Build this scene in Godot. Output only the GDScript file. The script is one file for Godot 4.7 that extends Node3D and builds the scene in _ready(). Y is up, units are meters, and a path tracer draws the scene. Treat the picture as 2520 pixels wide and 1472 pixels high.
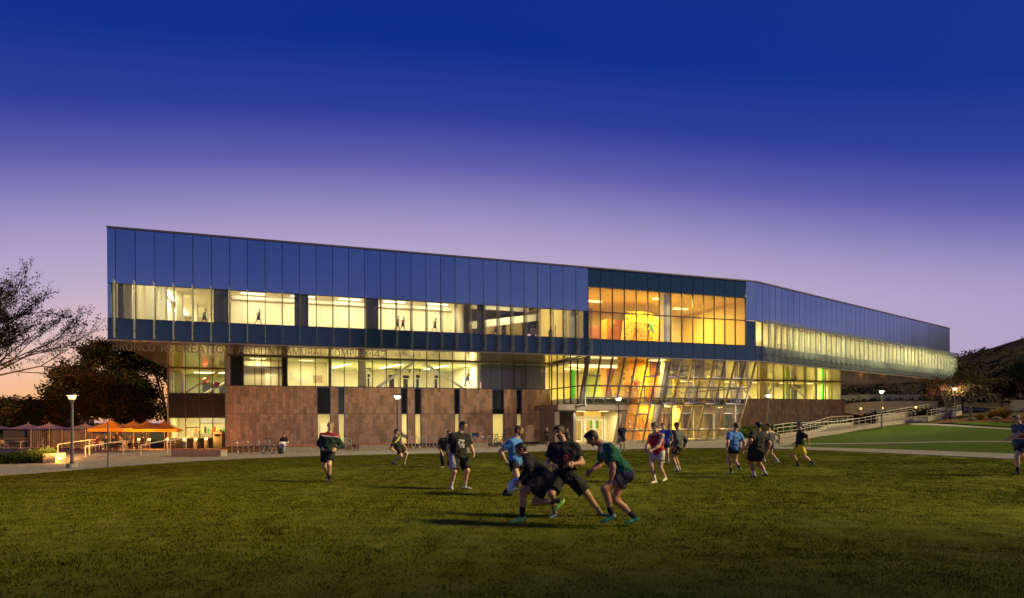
extends Node3D
# A recreation building at dusk seen across a lawn where players practise. x is right, y up, -z away from the camera.

const TURN := 0.345575            # the long facade is turned this far about the upright axis
const RISE := 0.0045              # and climbs slightly to the right
const BAY := 1.189                # width of one facade bay
const BAY0 := -10.34              # s of the first seam
const FRONT := 50.7               # p of the upper facade
const STONE := 59.0               # p of the stone wall
const BACKBAR := 74.5             # p of the rear bar
const LEAN := 0.39                # how far the atrium glass leans in per metre
const SOFFIT := 7.33
const ROOF := 14.92
const INSIDE := 2.4                # strength of the indoor lamps
const WING := 0.333358            # the right wing turns away by this

var rng := RandomNumberGenerator.new()
var M := {}
var hall: Node3D                  # the building
var box_mesh := BoxMesh.new()
var quad_mesh := QuadMesh.new()
var cyl_mesh := CylinderMesh.new()
var ball_mesh := SphereMesh.new()
var grid := PackedFloat32Array()  # ground heights
const GX := 161
const GZ := 161

func _ready() -> void:
	rng.seed = 20240
	make_camera_and_light()
	make_materials()
	make_terrain()
	make_building()
	make_ground()
	make_left_side()
	make_right_side()
	make_street_furniture()
	make_people()
	make_grass()

func make_camera_and_light() -> void:
	var cam := Camera3D.new()
	cam.name = "camera"
	cam.position = Vector3(0, 1.7, 0)
	cam.projection = Camera3D.PROJECTION_FRUSTUM
	cam.near = 0.1
	cam.far = 2000.0
	cam.size = 0.1 * 1472.0 / 1600.0
	cam.frustum_offset = Vector2(0, 0.1 * 302.0 / 1600.0)
	add_child(cam)
	cam.current = true
	var env := Environment.new()
	env.background_mode = Environment.BG_SKY
	var sky := Sky.new()
	var pano := PanoramaSkyMaterial.new()
	pano.panorama = dusk_sky()
	sky.sky_material = pano
	env.sky = sky
	env.background_energy_multiplier = 1.0
	env.tonemap_mode = Environment.TONE_MAPPER_LINEAR
	env.tonemap_exposure = 1.0
	env.sdfgi_enabled = true
	env.ssao_enabled = true
	env.ssil_enabled = true
	var w := WorldEnvironment.new()
	w.name = "world_environment"
	w.environment = env
	add_child(w)
	var sun := DirectionalLight3D.new()
	sun.name = "low_sun"
	sun.light_color = Color(1.0, 0.89, 0.62)
	sun.light_energy = 1.6
	sun.light_angular_distance = 10.0
	sun.shadow_enabled = true
	sun.sky_mode = DirectionalLight3D.SKY_MODE_LIGHT_ONLY
	sun.basis = Basis.looking_at(Vector3(-0.83, -0.52, -0.12).normalized())
	add_child(sun)

func dusk_sky() -> ImageTexture:
	# radiance by elevation over the sunset's side; towards the other side of the sky the same gradient sinks lower
	var stops := [[0.0, Vector3(0.95, 0.36, 0.08)], [4.5, Vector3(0.98, 0.47, 0.18)], [7.0, Vector3(0.90, 0.54, 0.38)], [9.5, Vector3(0.70, 0.50, 0.54)], [13.0, Vector3(0.50, 0.41, 0.59)], [16.0, Vector3(0.40, 0.33, 0.57)], [18.5, Vector3(0.265, 0.235, 0.50)], [21.5, Vector3(0.115, 0.112, 0.41)], [25.0, Vector3(0.030, 0.050, 0.325)], [30.0, Vector3(0.005, 0.030, 0.26)], [45.0, Vector3(0.006, 0.030, 0.24)], [90.0, Vector3(0.004, 0.020, 0.18)]]
	var w := 512
	var h := 512
	var im := Image.create_empty(w, h, false, Image.FORMAT_RGBF)
	for j in h:
		var el := 90.0 - (j + 0.5) / h * 180.0
		for i in w:
			var az := (i + 0.5) / w * 360.0
			# the sunset's gradient lies lower the further one looks from it
			var turn := 26.0 * (1.0 - cos(deg_to_rad(az + 7.4)))
			var e := maxf(el, 0.0) + 20.0 * (1.0 - exp(-turn / 18.0))
			var warm := pow(maxf(0.0, cos(deg_to_rad(az + 36.0))), 3.0)
			var c := Vector3.ZERO
			for k in stops.size() - 1:
				var a = stops[k]
				var b = stops[k + 1]
				if e <= b[0] or k == stops.size() - 2:
					var t: float = clampf((e - a[0]) / (b[0] - a[0]), 0.0, 1.0)
					c = (a[1] as Vector3).lerp(b[1], t)
					break
			# a lavender belt lies along the horizon all round; the orange belongs to the sunset alone
			var belt := 1.0 - smoothstep(3.0, 14.0, maxf(el, 0.0))
			var lav := Vector3(0.46, 0.37, 0.58).lerp(Vector3(0.25, 0.22, 0.48), clampf(turn / 30.0, 0.0, 1.0))
			c = c.lerp(lav, belt * (1.0 - warm) * 0.85)
			c += Vector3(0.030, 0.045, 0.05) * clampf(turn / 45.0, 0.0, 1.0) * clampf(1.0 - el / 60.0, 0.0, 1.0)
			im.set_pixel(i, j, Color(c.x, c.y, c.z))
	return ImageTexture.create_from_image(im)

# ---------------------------------------------------------------- small helpers
func lin(r: float, g: float, b: float, a := 1.0) -> Color:
	var c := Color(r, g, b).linear_to_srgb()
	c.a = a
	return c

func mat(c: Color, rough := 0.8, metal := 0.0) -> StandardMaterial3D:
	var m := StandardMaterial3D.new()
	m.albedo_color = c
	m.roughness = rough
	m.metallic = metal
	return m

func glow(c: Color, energy: float) -> StandardMaterial3D:
	var m := mat(Color(0.8, 0.8, 0.8), 0.5)
	m.emission_enabled = true
	m.emission = c
	m.emission_energy_multiplier = energy
	return m

func noise_tex(freq: float, colors: Array, offsets: Array, seed_ := 1, size := 512, fractal := 4) -> NoiseTexture2D:
	var n := FastNoiseLite.new()
	n.seed = seed_
	n.noise_type = FastNoiseLite.TYPE_SIMPLEX_SMOOTH
	n.frequency = freq
	n.fractal_octaves = fractal
	var g := Gradient.new()
	g.offsets = PackedFloat32Array(offsets)
	g.colors = PackedColorArray(colors)
	var t := NoiseTexture2D.new()
	t.width = size
	t.height = size
	t.seamless = true
	t.noise = n
	t.color_ramp = g
	return t

func bump_tex(freq: float, seed_ := 1, size := 512, strength := 6.0) -> NoiseTexture2D:
	var n := FastNoiseLite.new()
	n.seed = seed_
	n.frequency = freq
	n.fractal_octaves = 4
	var t := NoiseTexture2D.new()
	t.width = size
	t.height = size
	t.seamless = true
	t.as_normal_map = true
	t.bump_strength = strength
	t.noise = n
	return t

func textured(t: Texture2D, scale_: float, rough := 0.85, tint := Color.WHITE) -> StandardMaterial3D:
	var m := mat(tint, rough)
	m.albedo_texture = t
	m.uv1_triplanar = true
	m.uv1_world_triplanar = true
	m.uv1_scale = Vector3.ONE * scale_
	return m

func put(called: String, mesh: Mesh, m: Material, parent: Node, t := Transform3D.IDENTITY) -> MeshInstance3D:
	var o := MeshInstance3D.new()
	o.name = called
	o.mesh = mesh
	o.material_override = m
	o.transform = t
	parent.add_child(o, true)
	return o

func box(called: String, centre: Vector3, size: Vector3, m: Material, parent: Node, turn := Basis.IDENTITY) -> MeshInstance3D:
	return put(called, box_mesh, m, parent, Transform3D(turn * Basis.from_scale(size), centre))

func rod_t(a: Vector3, b: Vector3, ra: float) -> Transform3D:
	var d := b - a
	var y := d.normalized()
	var x := y.cross(Vector3(0.31, 0.2, 0.93)).normalized()
	return Transform3D(Basis(x * ra * 2.0, d, x.cross(y) * ra * 2.0), (a + b) / 2.0)

func rod(called: String, a: Vector3, b: Vector3, r: float, m: Material, parent: Node) -> MeshInstance3D:
	return put(called, cyl_mesh, m, parent, rod_t(a, b, r))

func st_box(st: SurfaceTool, centre: Vector3, size: Vector3, turn := Basis.IDENTITY) -> void:
	st.append_from(box_mesh, 0, Transform3D(turn * Basis.from_scale(size), centre))

func st_rod(st: SurfaceTool, a: Vector3, b: Vector3, r: float) -> void:
	st.append_from(cyl_mesh, 0, rod_t(a, b, r))

func st_new() -> SurfaceTool:
	var st := SurfaceTool.new()
	st.begin(Mesh.PRIMITIVE_TRIANGLES)
	return st

func thing(called: String, label: String, category: String, at: Vector3, group := "", turn := 0.0) -> Node3D:
	var o := Node3D.new()
	o.name = called
	add_child(o, true)
	o.position = at
	o.rotation.y = turn
	tag(o, label, category, group)
	return o

func tag(o: Node3D, label: String, category: String, group := "") -> void:
	o.set_meta("label", label)
	o.set_meta("category", category)
	if group:
		o.set_meta("group", group)

func structure(o: Node3D, label := "", category := "") -> void:
	o.set_meta("kind", "structure")
	if label:
		o.set_meta("label", label)
		o.set_meta("category", category)

func area_light(called: String, at: Vector3, size: Vector2, energy: float, color: Color, parent: Node, b := Basis(Vector3.RIGHT, -PI / 2)) -> AreaLight3D:
	var l := AreaLight3D.new()
	l.name = called
	l.area_size = size
	l.light_energy = energy * INSIDE
	l.light_color = color
	l.area_range = 40.0
	l.area_attenuation = 2.0
	l.shadow_enabled = true
	l.transform = Transform3D(b, at)
	parent.add_child(l, true)
	return l

func omni(called: String, at: Vector3, energy: float, color: Color, size: float, parent: Node) -> OmniLight3D:
	var l := OmniLight3D.new()
	l.name = called
	l.position = at
	l.light_energy = energy
	l.light_color = color
	l.light_size = size
	l.omni_range = 60.0
	l.omni_attenuation = 2.0
	l.shadow_enabled = true
	parent.add_child(l, true)
	return l

func prism(outline: PackedVector2Array, y0: float, y1: float) -> ArrayMesh:   # outline in (x, z)
	var st := st_new()
	var tri := Geometry2D.triangulate_polygon(outline)
	for k in range(0, tri.size(), 3):
		for y in [y0, y1]:
			var q := [outline[tri[k]], outline[tri[k + 1]], outline[tri[k + 2]]]
			var up: bool = y == y1
			var cw: bool = (q[1] - q[0]).cross(q[2] - q[0]) > 0.0
			if cw != up:
				q = [q[0], q[2], q[1]]
			for v in q:
				st.set_normal(Vector3.UP if up else Vector3.DOWN)
				st.add_vertex(Vector3(v.x, y, v.y))
	var ccw := Geometry2D.is_polygon_clockwise(outline)
	for k in outline.size():
		var a := outline[k]
		var b := outline[(k + 1) % outline.size()]
		var n := Vector3(b.y - a.y, 0, a.x - b.x).normalized() * (1.0 if not ccw else -1.0)
		var quad := [Vector3(a.x, y0, a.y), Vector3(b.x, y0, b.y), Vector3(b.x, y1, b.y), Vector3(a.x, y0, a.y), Vector3(b.x, y1, b.y), Vector3(a.x, y1, a.y)]
		for v in quad:
			st.set_normal(n)
			st.add_vertex(v)
	return st.commit()

# building coordinates: s along the long facade, p away from the camera, y up
func L(s: float, y: float, p: float) -> Vector3:
	return Vector3(s, y, -p)

func W(s: float, y: float, p: float) -> Vector3:
	return hall.transform * Vector3(s, y, -p)

func make_materials() -> void:
	cyl_mesh.top_radius = 0.5
	cyl_mesh.bottom_radius = 0.5
	cyl_mesh.height = 1.0
	cyl_mesh.radial_segments = 10
	cyl_mesh.rings = 0
	ball_mesh.radius = 0.5
	ball_mesh.height = 1.0
	ball_mesh.radial_segments = 16
	ball_mesh.rings = 8
	M.panel = mat(lin(0.44, 0.56, 0.62), 0.20, 1.0)
	M.panel.normal_enabled = true
	M.panel.normal_texture = bump_tex(0.006, 5, 256, 1.2)
	M.panel.normal_scale = 0.16
	M.panel.uv1_triplanar = true
	M.panel.uv1_world_triplanar = true
	M.panel.uv1_scale = Vector3.ONE * 0.25
	M.seam = mat(lin(0.012, 0.014, 0.03), 0.5)
	M.joint = mat(lin(0.08, 0.07, 0.06), 0.9)
	M.panels = []
	for k in 5:
		var pm: StandardMaterial3D = M.panel.duplicate()
		var v := 0.98 + 0.01 * k
		pm.albedo_color = lin(0.44 * v, 0.56 * v, 0.62 * v)
		pm.roughness = 0.195 + 0.004 * ((k * 2) % 5)
		M.panels.append(pm)
	M.spandrel = mat(lin(0.010, 0.036, 0.065), 0.12)
	M.spandrel.metallic_specular = 0.8
	M.spandrel_dark = mat(lin(0.014, 0.015, 0.012), 0.3)
	M.spandrel_dark.metallic_specular = 0.3
	M.mullion = mat(lin(0.05, 0.04, 0.045), 0.45, 0.3)
	M.steel = mat(lin(0.30, 0.26, 0.24), 0.4, 0.5)
	M.steel_pale = mat(lin(0.45, 0.40, 0.34), 0.45, 0.3)
	M.blue_frame = mat(lin(0.10, 0.09, 0.20), 0.4, 0.3)
	M.soffit = mat(lin(0.64, 0.53, 0.43), 0.11, 0.6)
	M.soffit.normal_enabled = true
	M.soffit.normal_texture = bump_tex(0.02, 9, 256, 2.0)
	M.soffit.normal_scale = 0.07
	M.soffit.uv1_triplanar = true
	M.soffit.uv1_scale = Vector3.ONE * 0.35
	M.roof = mat(lin(0.12, 0.12, 0.14), 0.7)
	M.cap = mat(lin(0.10, 0.085, 0.085), 0.4, 0.5)
	M.glass = mat(Color(1, 1, 1, 0.05), 0.02)
	M.glass.transparency = BaseMaterial3D.TRANSPARENCY_ALPHA
	M.glass_tint = mat(Color(0.12, 0.10, 0.14, 0.45), 0.03)
	M.glass_tint.transparency = BaseMaterial3D.TRANSPARENCY_ALPHA
	M.fin = mat(lin(0.30, 0.32, 0.30, 0.34), 0.5)
	M.fin.transparency = BaseMaterial3D.TRANSPARENCY_ALPHA
	M.fin_r = mat(lin(0.42, 0.45, 0.42, 0.30), 0.5)
	M.fin_r.transparency = BaseMaterial3D.TRANSPARENCY_ALPHA
	M.cream = mat(lin(0.72, 0.66, 0.46), 0.9)
	M.cream_dark = mat(lin(0.42, 0.38, 0.28), 0.9)
	M.white_wall = mat(lin(0.78, 0.75, 0.6), 0.85)
	M.mint = mat(lin(0.55, 0.64, 0.40), 0.85)
	M.tan = mat(lin(0.66, 0.50, 0.17), 0.85)
	M.lean_bar = mat(lin(0.22, 0.16, 0.10), 0.6)
	M.brick_red = mat(lin(0.17, 0.06, 0.025), 0.85)
	M.column_grey = mat(lin(0.05, 0.055, 0.055), 0.6)
	M.floor_in = mat(lin(0.35, 0.27, 0.15), 0.4)
	M.lime = mat(lin(0.05, 0.75, 0.03), 0.6)
	M.green = mat(lin(0.03, 0.30, 0.05), 0.7)
	M.yellow_green = mat(lin(0.50, 0.65, 0.12), 0.7)
	M.climb = textured(noise_tex(0.012, [lin(0.72, 0.36, 0.012), lin(0.80, 0.50, 0.02), lin(0.85, 0.60, 0.03)], [0.0, 0.5, 1.0], 3, 256), 0.25, 0.7)
	M.climb_dark = textured(noise_tex(0.012, [lin(0.50, 0.16, 0.008), lin(0.62, 0.26, 0.012)], [0.2, 0.8], 4, 256), 0.25, 0.7)
	M.hold_red = mat(lin(0.35, 0.03, 0.02), 0.6)
	M.hold_dark = mat(lin(0.10, 0.04, 0.02), 0.6)
	M.hold_pale = mat(lin(0.75, 0.70, 0.45), 0.6)
	M.hold_yellow = mat(lin(0.80, 0.58, 0.05), 0.6)
	M.black = mat(lin(0.012, 0.012, 0.013), 0.5)
	M.dark = mat(lin(0.03, 0.03, 0.03), 0.6)
	M.white = mat(lin(0.75, 0.74, 0.70), 0.6)
	M.red = mat(lin(0.55, 0.03, 0.015), 0.4)
	M.orange = mat(lin(0.75, 0.22, 0.02), 0.5)
	M.paper = mat(lin(0.6, 0.62, 0.65), 0.8)
	M.letter = mat(lin(0.13, 0.095, 0.08), 0.5)
	M.tube = glow(Color(1.0, 0.97, 0.82), 2.6)
	M.tube_warm = glow(Color(1.0, 0.9, 0.6), 2.2)
	M.lamp_glow = glow(Color(1.0, 0.97, 0.86), 9.0)
	M.lamp_warm = glow(Color(1.0, 0.70, 0.32), 8.0)
	M.pole = mat(lin(0.16, 0.15, 0.13), 0.35, 0.7)
	M.pole_dark = mat(lin(0.06, 0.07, 0.06), 0.4, 0.5)
	M.stainless = mat(lin(0.45, 0.43, 0.40), 0.3, 0.9)
	M.concrete = textured(noise_tex(0.02, [lin(0.16, 0.145, 0.13), lin(0.22, 0.20, 0.18), lin(0.27, 0.245, 0.22)], [0.1, 0.5, 0.95], 11), 0.22, 0.85)
	M.concrete_wall = textured(noise_tex(0.03, [lin(0.20, 0.18, 0.15), lin(0.30, 0.26, 0.21)], [0.2, 0.8], 12, 256), 0.5, 0.9)
	M.wood = textured(noise_tex(0.03, [lin(0.30, 0.085, 0.02), lin(0.42, 0.13, 0.035)], [0.2, 0.8], 13, 256), 0.8, 0.5)
	M.mulch = textured(noise_tex(0.09, [lin(0.035, 0.016, 0.008), lin(0.11, 0.05, 0.025), lin(0.17, 0.09, 0.05)], [0.2, 0.6, 0.95], 14, 256), 0.9, 0.95)
	M.soil = textured(noise_tex(0.02, [lin(0.04, 0.035, 0.015), lin(0.08, 0.075, 0.03), lin(0.12, 0.09, 0.05)], [0.1, 0.5, 0.9], 15), 0.1, 0.95)
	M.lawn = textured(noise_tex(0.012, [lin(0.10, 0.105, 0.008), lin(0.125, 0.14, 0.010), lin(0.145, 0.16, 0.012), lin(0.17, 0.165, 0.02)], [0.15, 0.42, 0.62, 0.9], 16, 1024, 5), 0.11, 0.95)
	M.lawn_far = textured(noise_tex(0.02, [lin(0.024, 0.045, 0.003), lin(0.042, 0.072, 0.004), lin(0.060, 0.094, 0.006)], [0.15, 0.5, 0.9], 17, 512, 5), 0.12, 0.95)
	M.hill = textured(noise_tex(0.03, [lin(0.02, 0.02, 0.012), lin(0.05, 0.035, 0.022), lin(0.075, 0.045, 0.03)], [0.2, 0.55, 0.9], 18), 0.03, 0.95)
	M.portal = mat(lin(0.13, 0.085, 0.07), 0.6)
	M.rock = textured(noise_tex(0.04, [lin(0.04, 0.03, 0.02), lin(0.09, 0.065, 0.045)], [0.2, 0.8], 23, 256), 0.8, 0.95)
	M.asphalt = textured(noise_tex(0.05, [lin(0.05, 0.05, 0.065), lin(0.075, 0.075, 0.095)], [0.2, 0.8], 19, 256), 0.3, 0.8)
	M.bark = textured(noise_tex(0.05, [lin(0.03, 0.02, 0.014), lin(0.07, 0.05, 0.035)], [0.2, 0.8], 20, 256), 1.2, 0.95)
	M.fence = mat(lin(0.20, 0.165, 0.13), 0.7)
	M.umbrella_orange = mat(lin(0.80, 0.36, 0.02), 0.8)
	M.umbrella_orange.backlight_enabled = true
	M.umbrella_orange.backlight = Color(0.5, 0.3, 0.05)
	M.umbrella_beige = mat(lin(0.45, 0.36, 0.24), 0.85)
	M.stone = []
	for k in 7:
		var v := 0.92 + 0.08 * k
		var r := 0.43 * v + 0.02 * (k % 3)
		M.stone.append(textured(noise_tex(0.02 + 0.004 * k, [lin(r * 0.72, 0.205 * v, 0.125 * v), lin(r, 0.262 * v, 0.158 * v), lin(r * 1.2, 0.335 * v, 0.22 * v)], [0.15, 0.5, 0.9], 30 + k, 256), 0.45, 0.85))
	M.stone_v = mat(Color.WHITE, 0.85)
	M.stone_v.vertex_color_use_as_albedo = true
	for k in ["lawn", "lawn_far", "soil", "mulch", "hill", "concrete"]:
		M[k].metallic_specular = 0.12
	for m in M.stone:
		m.metallic_specular = 0.25

func make_terrain() -> void:
	# spot heights of the site (x, distance, height), joined by a thin plate
	var spots := [[-10, 8, 0], [0, 8, 0], [10, 8, 0], [-15, 20, -0.05], [0, 20, 0], [14, 20, 0.02], [0, 28, 0], [-10, 28, -0.05], [12, 28, 0], [-25, 12, -0.15], [-23, 20, -0.38], [-21.6, 27.5, -0.62], [-22.8, 33.5, -0.78], [-18.5, 34.5, -0.55], [-15.3, 34.9, -0.38], [-10.3, 35.8, -0.22], [-0.5, 40, -0.18], [10.5, 44.3, -0.1], [16.2, 40.6, 0], [20.4, 31.4, 0.05], [21.2, 27.5, 0.08], [20, 20, 0.1]]
	spots += [[-23.7, 54.1, -0.48], [-10, 58.9, -0.5], [3.8, 64, -0.48], [11, 60, -0.28], [22, 64.7, -0.22], [-8, 48, -0.32], [4, 52, -0.25], [-18, 43, -0.5], [-35.4, 67.1, -1.1], [-30, 68, -1.1], [-33, 58, -0.88], [-40, 58, -0.9], [-45, 45, -0.9], [-60, 60, -0.9], [-35, 35, -0.85], [-60, 30, -0.8], [22.9, 58.3, 0.3], [17, 52, 0.03]]
	spots += [[37.8, 66.4, 1.04], [56.5, 83.2, 2.22], [33.7, 91.3, 0.18], [49.8, 97.1, 1.83], [20, 47.7, 0], [28, 38, 0.4], [42, 68, 1.35], [45, 58, 0.95], [52, 72, 1.75], [60, 60, 1.3], [40, 40, 0.5], [30, 25, 0.2], [45, 25, 0.3], [30, 75, 0.6], [70, 100, 3.55], [90, 90, 3.4], [60, 125, 5.2], [62, 92, 2.8], [57, 103, 3.5], [72, 106, 4], [78, 92, 3.2], [0, 120, -0.2], [-60, 120, -1]]
	spots += [[0, 170, 0], [-100, 100, -1], [100, 40, 1], [110, 150, 5], [-100, 30, -0.8], [-60, 5, -0.4], [60, 5, 0.3], [0, -25, 0], [-70, -25, -0.2], [70, -25, 0.2], [110, 200, 6], [-110, 200, -1], [0, 210, 1]]
	var n := spots.size()
	var a: Array[PackedFloat64Array] = []
	for i in n + 3:
		var row := PackedFloat64Array()
		row.resize(n + 4)
		if i < n:
			for j in n:
				row[j] = plate(Vector2(spots[i][0] - spots[j][0], spots[i][1] - spots[j][1]) / 50.0) + (0.0002 if i == j else 0.0)
			row[n] = 1.0
			row[n + 1] = spots[i][0] / 50.0
			row[n + 2] = spots[i][1] / 50.0
			row[n + 3] = spots[i][2]
		else:
			for j in n:
				row[j] = [1.0, spots[j][0] / 50.0, spots[j][1] / 50.0][i - n]
		a.append(row)
	var size := n + 3
	for i in size:
		var best := i
		for r in range(i, size):
			if absf(a[r][i]) > absf(a[best][i]):
				best = r
		var tmp := a[i]
		a[i] = a[best]
		a[best] = tmp
		for r in range(i + 1, size):
			var k: float = a[r][i] / a[i][i]
			if k != 0.0:
				for c in range(i, size + 1):
					a[r][c] -= k * a[i][c]
	var w := PackedFloat64Array()
	w.resize(size)
	for i in range(size - 1, -1, -1):
		var v: float = a[i][size]
		for c in range(i + 1, size):
			v -= a[i][c] * w[c]
		w[i] = v / a[i][i]
	grid.resize(GX * GZ)
	for j in GZ:
		for i in GX:
			var x := -120.0 + 1.5 * i
			var d := -30.0 + 1.5 * j
			var v := w[n] + w[n + 1] * x / 50.0 + w[n + 2] * d / 50.0
			for k in n:
				v += w[k] * plate(Vector2(x - spots[k][0], d - spots[k][1]) / 50.0)
			grid[j * GX + i] = v

func plate(v: Vector2) -> float:
	var r2 := v.length_squared()
	return 0.5 * r2 * log(r2) if r2 > 1e-12 else 0.0

func ground(x: float, d: float) -> float:
	var u := clampf((x + 120.0) / 1.5, 0.0, GX - 1.001)
	var v := clampf((d + 30.0) / 1.5, 0.0, GZ - 1.001)
	var i := int(u)
	var j := int(v)
	u -= i
	v -= j
	var k := j * GX + i
	return lerpf(lerpf(grid[k], grid[k + 1], u), lerpf(grid[k + GX], grid[k + GX + 1], u), v)

func on(x: float, d: float, up := 0.0) -> Vector3:
	return Vector3(x, ground(x, d) + up, -d)

func along(line: Array, t: float) -> Vector2:
	var total := 0.0
	for k in line.size() - 1:
		total += line[k].distance_to(line[k + 1])
	var at := t * total
	for k in line.size() - 1:
		var step: float = line[k].distance_to(line[k + 1])
		if at <= step or k == line.size() - 2:
			return line[k].lerp(line[k + 1], clampf(at / step, 0.0, 1.0))
		at -= step
	return line[-1]

func ribbon(called: String, near: Array, far: Array, nu: int, nv: int, up: float, m: Material, parent: Node = self, thick := 0.0) -> MeshInstance3D:
	# a sheet laid on the ground between two lines given as (x, distance)
	var st := st_new()
	var pts: Array[PackedVector3Array] = []
	for j in nv + 1:
		var row := PackedVector3Array()
		for i in nu + 1:
			var q: Vector2 = along(near, float(i) / nu).lerp(along(far, float(i) / nu), float(j) / nv)
			row.append(on(q.x, q.y, up))
		pts.append(row)
	for j in nv:
		for i in nu:
			for v in [pts[j][i], pts[j + 1][i], pts[j + 1][i + 1], pts[j][i], pts[j + 1][i + 1], pts[j][i + 1]]:
				st.set_smooth_group(0)
				st.add_vertex(v)
	if thick > 0.0:
		var rim := []
		for i in nu:
			rim.append([pts[0][i], pts[0][i + 1]])
			rim.append([pts[nv][i + 1], pts[nv][i]])
		for j in nv:
			rim.append([pts[j + 1][0], pts[j][0]])
			rim.append([pts[j][nu], pts[j + 1][nu]])
		var down := Vector3.DOWN * thick
		for e in rim:
			for v in [e[0], e[1], e[1] + down, e[0], e[1] + down, e[0] + down]:
				st.set_smooth_group(-1)
				st.add_vertex(v)
	st.generate_normals()
	return put(called, st.commit(), m, parent)

func make_ground() -> void:
	var st := st_new()
	var xs := [-900.0, -400.0, -200.0]
	for i in 81:
		xs.append(-120.0 + 3.0 * i)
	xs += [200.0, 400.0, 900.0]
	var zs := [-300.0, -100.0]
	for i in 81:
		zs.append(-30.0 + 3.0 * i)
	zs += [300.0, 500.0, 1200.0]
	for j in zs.size() - 1:
		for i in xs.size() - 1:
			var q := [on(xs[i], zs[j], -0.12), on(xs[i], zs[j + 1], -0.12), on(xs[i + 1], zs[j + 1], -0.12), on(xs[i + 1], zs[j], -0.12)]
			for k in [0, 1, 2, 0, 2, 3]:
				st.set_smooth_group(0)
				st.add_vertex(q[k])
	st.generate_normals()
	structure(put("ground", st.commit(), M.soil, self))
	var edge := [Vector2(-22.4, 28.4), Vector2(-22.3, 31.0), Vector2(-21.9, 33.3), Vector2(-21.0, 34.6), Vector2(-19.4, 35.6), Vector2(-15.7, 36.0), Vector2(-10.5, 36.5), Vector2(-5.6, 37.6), Vector2(-0.5, 39.8), Vector2(4.8, 42.0), Vector2(10.3, 43.6), Vector2(14.1, 43.0), Vector2(16.2, 40.6), Vector2(18.6, 35.4), Vector2(20.4, 31.4), Vector2(21.4, 27.8), Vector2(23.0, 22.0), Vector2(25.0, 10.0)]
	lawn_far_line = edge
	lawn_near_line = [Vector2(-24.0, 26.0), Vector2(-26.0, 2.0), Vector2(0.0, 1.0), Vector2(26.0, 2.0)]
	structure(ribbon("lawn", [Vector2(-40.0, -8.0), Vector2(-14.0, -10.0), Vector2(14.0, -10.0), Vector2(40.0, -8.0)], edge, 70, 40, 0.0, M.lawn))
	# the paved walk between the lawn and the building
	var far := [Vector2(-95, 44), Vector2(-80, 62), Vector2(-62, 70), Vector2(-46, 72), Vector2(-35.5, 67.4), Vector2(-24.5, 56.5), Vector2(-12, 59.5), Vector2(4, 65), Vector2(14, 63.5), Vector2(22.5, 66.5), Vector2(23.0, 56.0), Vector2(18.2, 45.4)]
	var near := [Vector2(-70, 8), Vector2(-30, 17), Vector2(-22.5, 28.2), Vector2(-22.3, 31.0), Vector2(-21.9, 33.3), Vector2(-21.0, 34.6), Vector2(-19.4, 35.6), Vector2(-15.7, 36.0), Vector2(-10.5, 36.5), Vector2(-5.6, 37.6), Vector2(-0.5, 39.8), Vector2(4.8, 42.0), Vector2(10.3, 43.6), Vector2(14.1, 43.0), Vector2(17.0, 42.6)]
	structure(ribbon("sidewalk", near, far, 90, 24, 0.03, M.concrete, self, 0.1))
	structure(ribbon("path", [Vector2(15.6, 42.0), Vector2(16.2, 40.6), Vector2(18.6, 35.4), Vector2(20.4, 31.4), Vector2(21.4, 27.8), Vector2(23.0, 22.0), Vector2(25.0, 10.0)], [Vector2(17.9, 44.5), Vector2(20.2, 38.4), Vector2(22.3, 34.3), Vector2(24.1, 30.6), Vector2(26.5, 22.0), Vector2(28.5, 10.0)], 40, 3, 0.035, M.concrete, self, 0.08))
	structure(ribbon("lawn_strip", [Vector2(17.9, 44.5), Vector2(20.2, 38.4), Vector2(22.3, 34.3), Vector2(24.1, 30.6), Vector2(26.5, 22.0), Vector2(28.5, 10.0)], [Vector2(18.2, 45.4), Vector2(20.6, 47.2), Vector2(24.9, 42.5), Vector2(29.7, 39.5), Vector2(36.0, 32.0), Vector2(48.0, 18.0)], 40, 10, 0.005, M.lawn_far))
	structure(ribbon("narrow_path", [Vector2(18.2, 45.4), Vector2(20.6, 47.2), Vector2(24.9, 42.5), Vector2(29.7, 39.5), Vector2(36.0, 32.0), Vector2(48.0, 18.0)], [Vector2(19.1, 46.8), Vector2(20.9, 48.4), Vector2(25.4, 43.7), Vector2(30.5, 40.8), Vector2(37.0, 33.0), Vector2(49.0, 19.0)], 40, 2, 0.03, M.concrete, self, 0.08))
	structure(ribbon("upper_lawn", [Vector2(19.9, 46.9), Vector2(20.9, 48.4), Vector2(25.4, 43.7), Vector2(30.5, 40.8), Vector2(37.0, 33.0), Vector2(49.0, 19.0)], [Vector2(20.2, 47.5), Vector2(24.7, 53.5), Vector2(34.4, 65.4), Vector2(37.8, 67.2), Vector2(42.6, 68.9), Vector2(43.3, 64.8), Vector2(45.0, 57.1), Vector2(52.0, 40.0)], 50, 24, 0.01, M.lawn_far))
	structure(ribbon("upper_path", [Vector2(42.4, 69.0), Vector2(43.3, 64.8), Vector2(45.0, 57.1), Vector2(52.0, 40.0)], [Vector2(43.8, 71.5), Vector2(44.6, 66.4), Vector2(46.4, 58.6), Vector2(54.0, 41.0)], 30, 2, 0.04, M.concrete, self, 0.08))
	structure(ribbon("far_lawn", [Vector2(46.5, 68.0), Vector2(47.5, 61.0), Vector2(55.0, 42.0)], [Vector2(50.0, 74.0), Vector2(53.0, 66.0), Vector2(64.0, 48.0)], 24, 8, 0.01, M.lawn_far))
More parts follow.
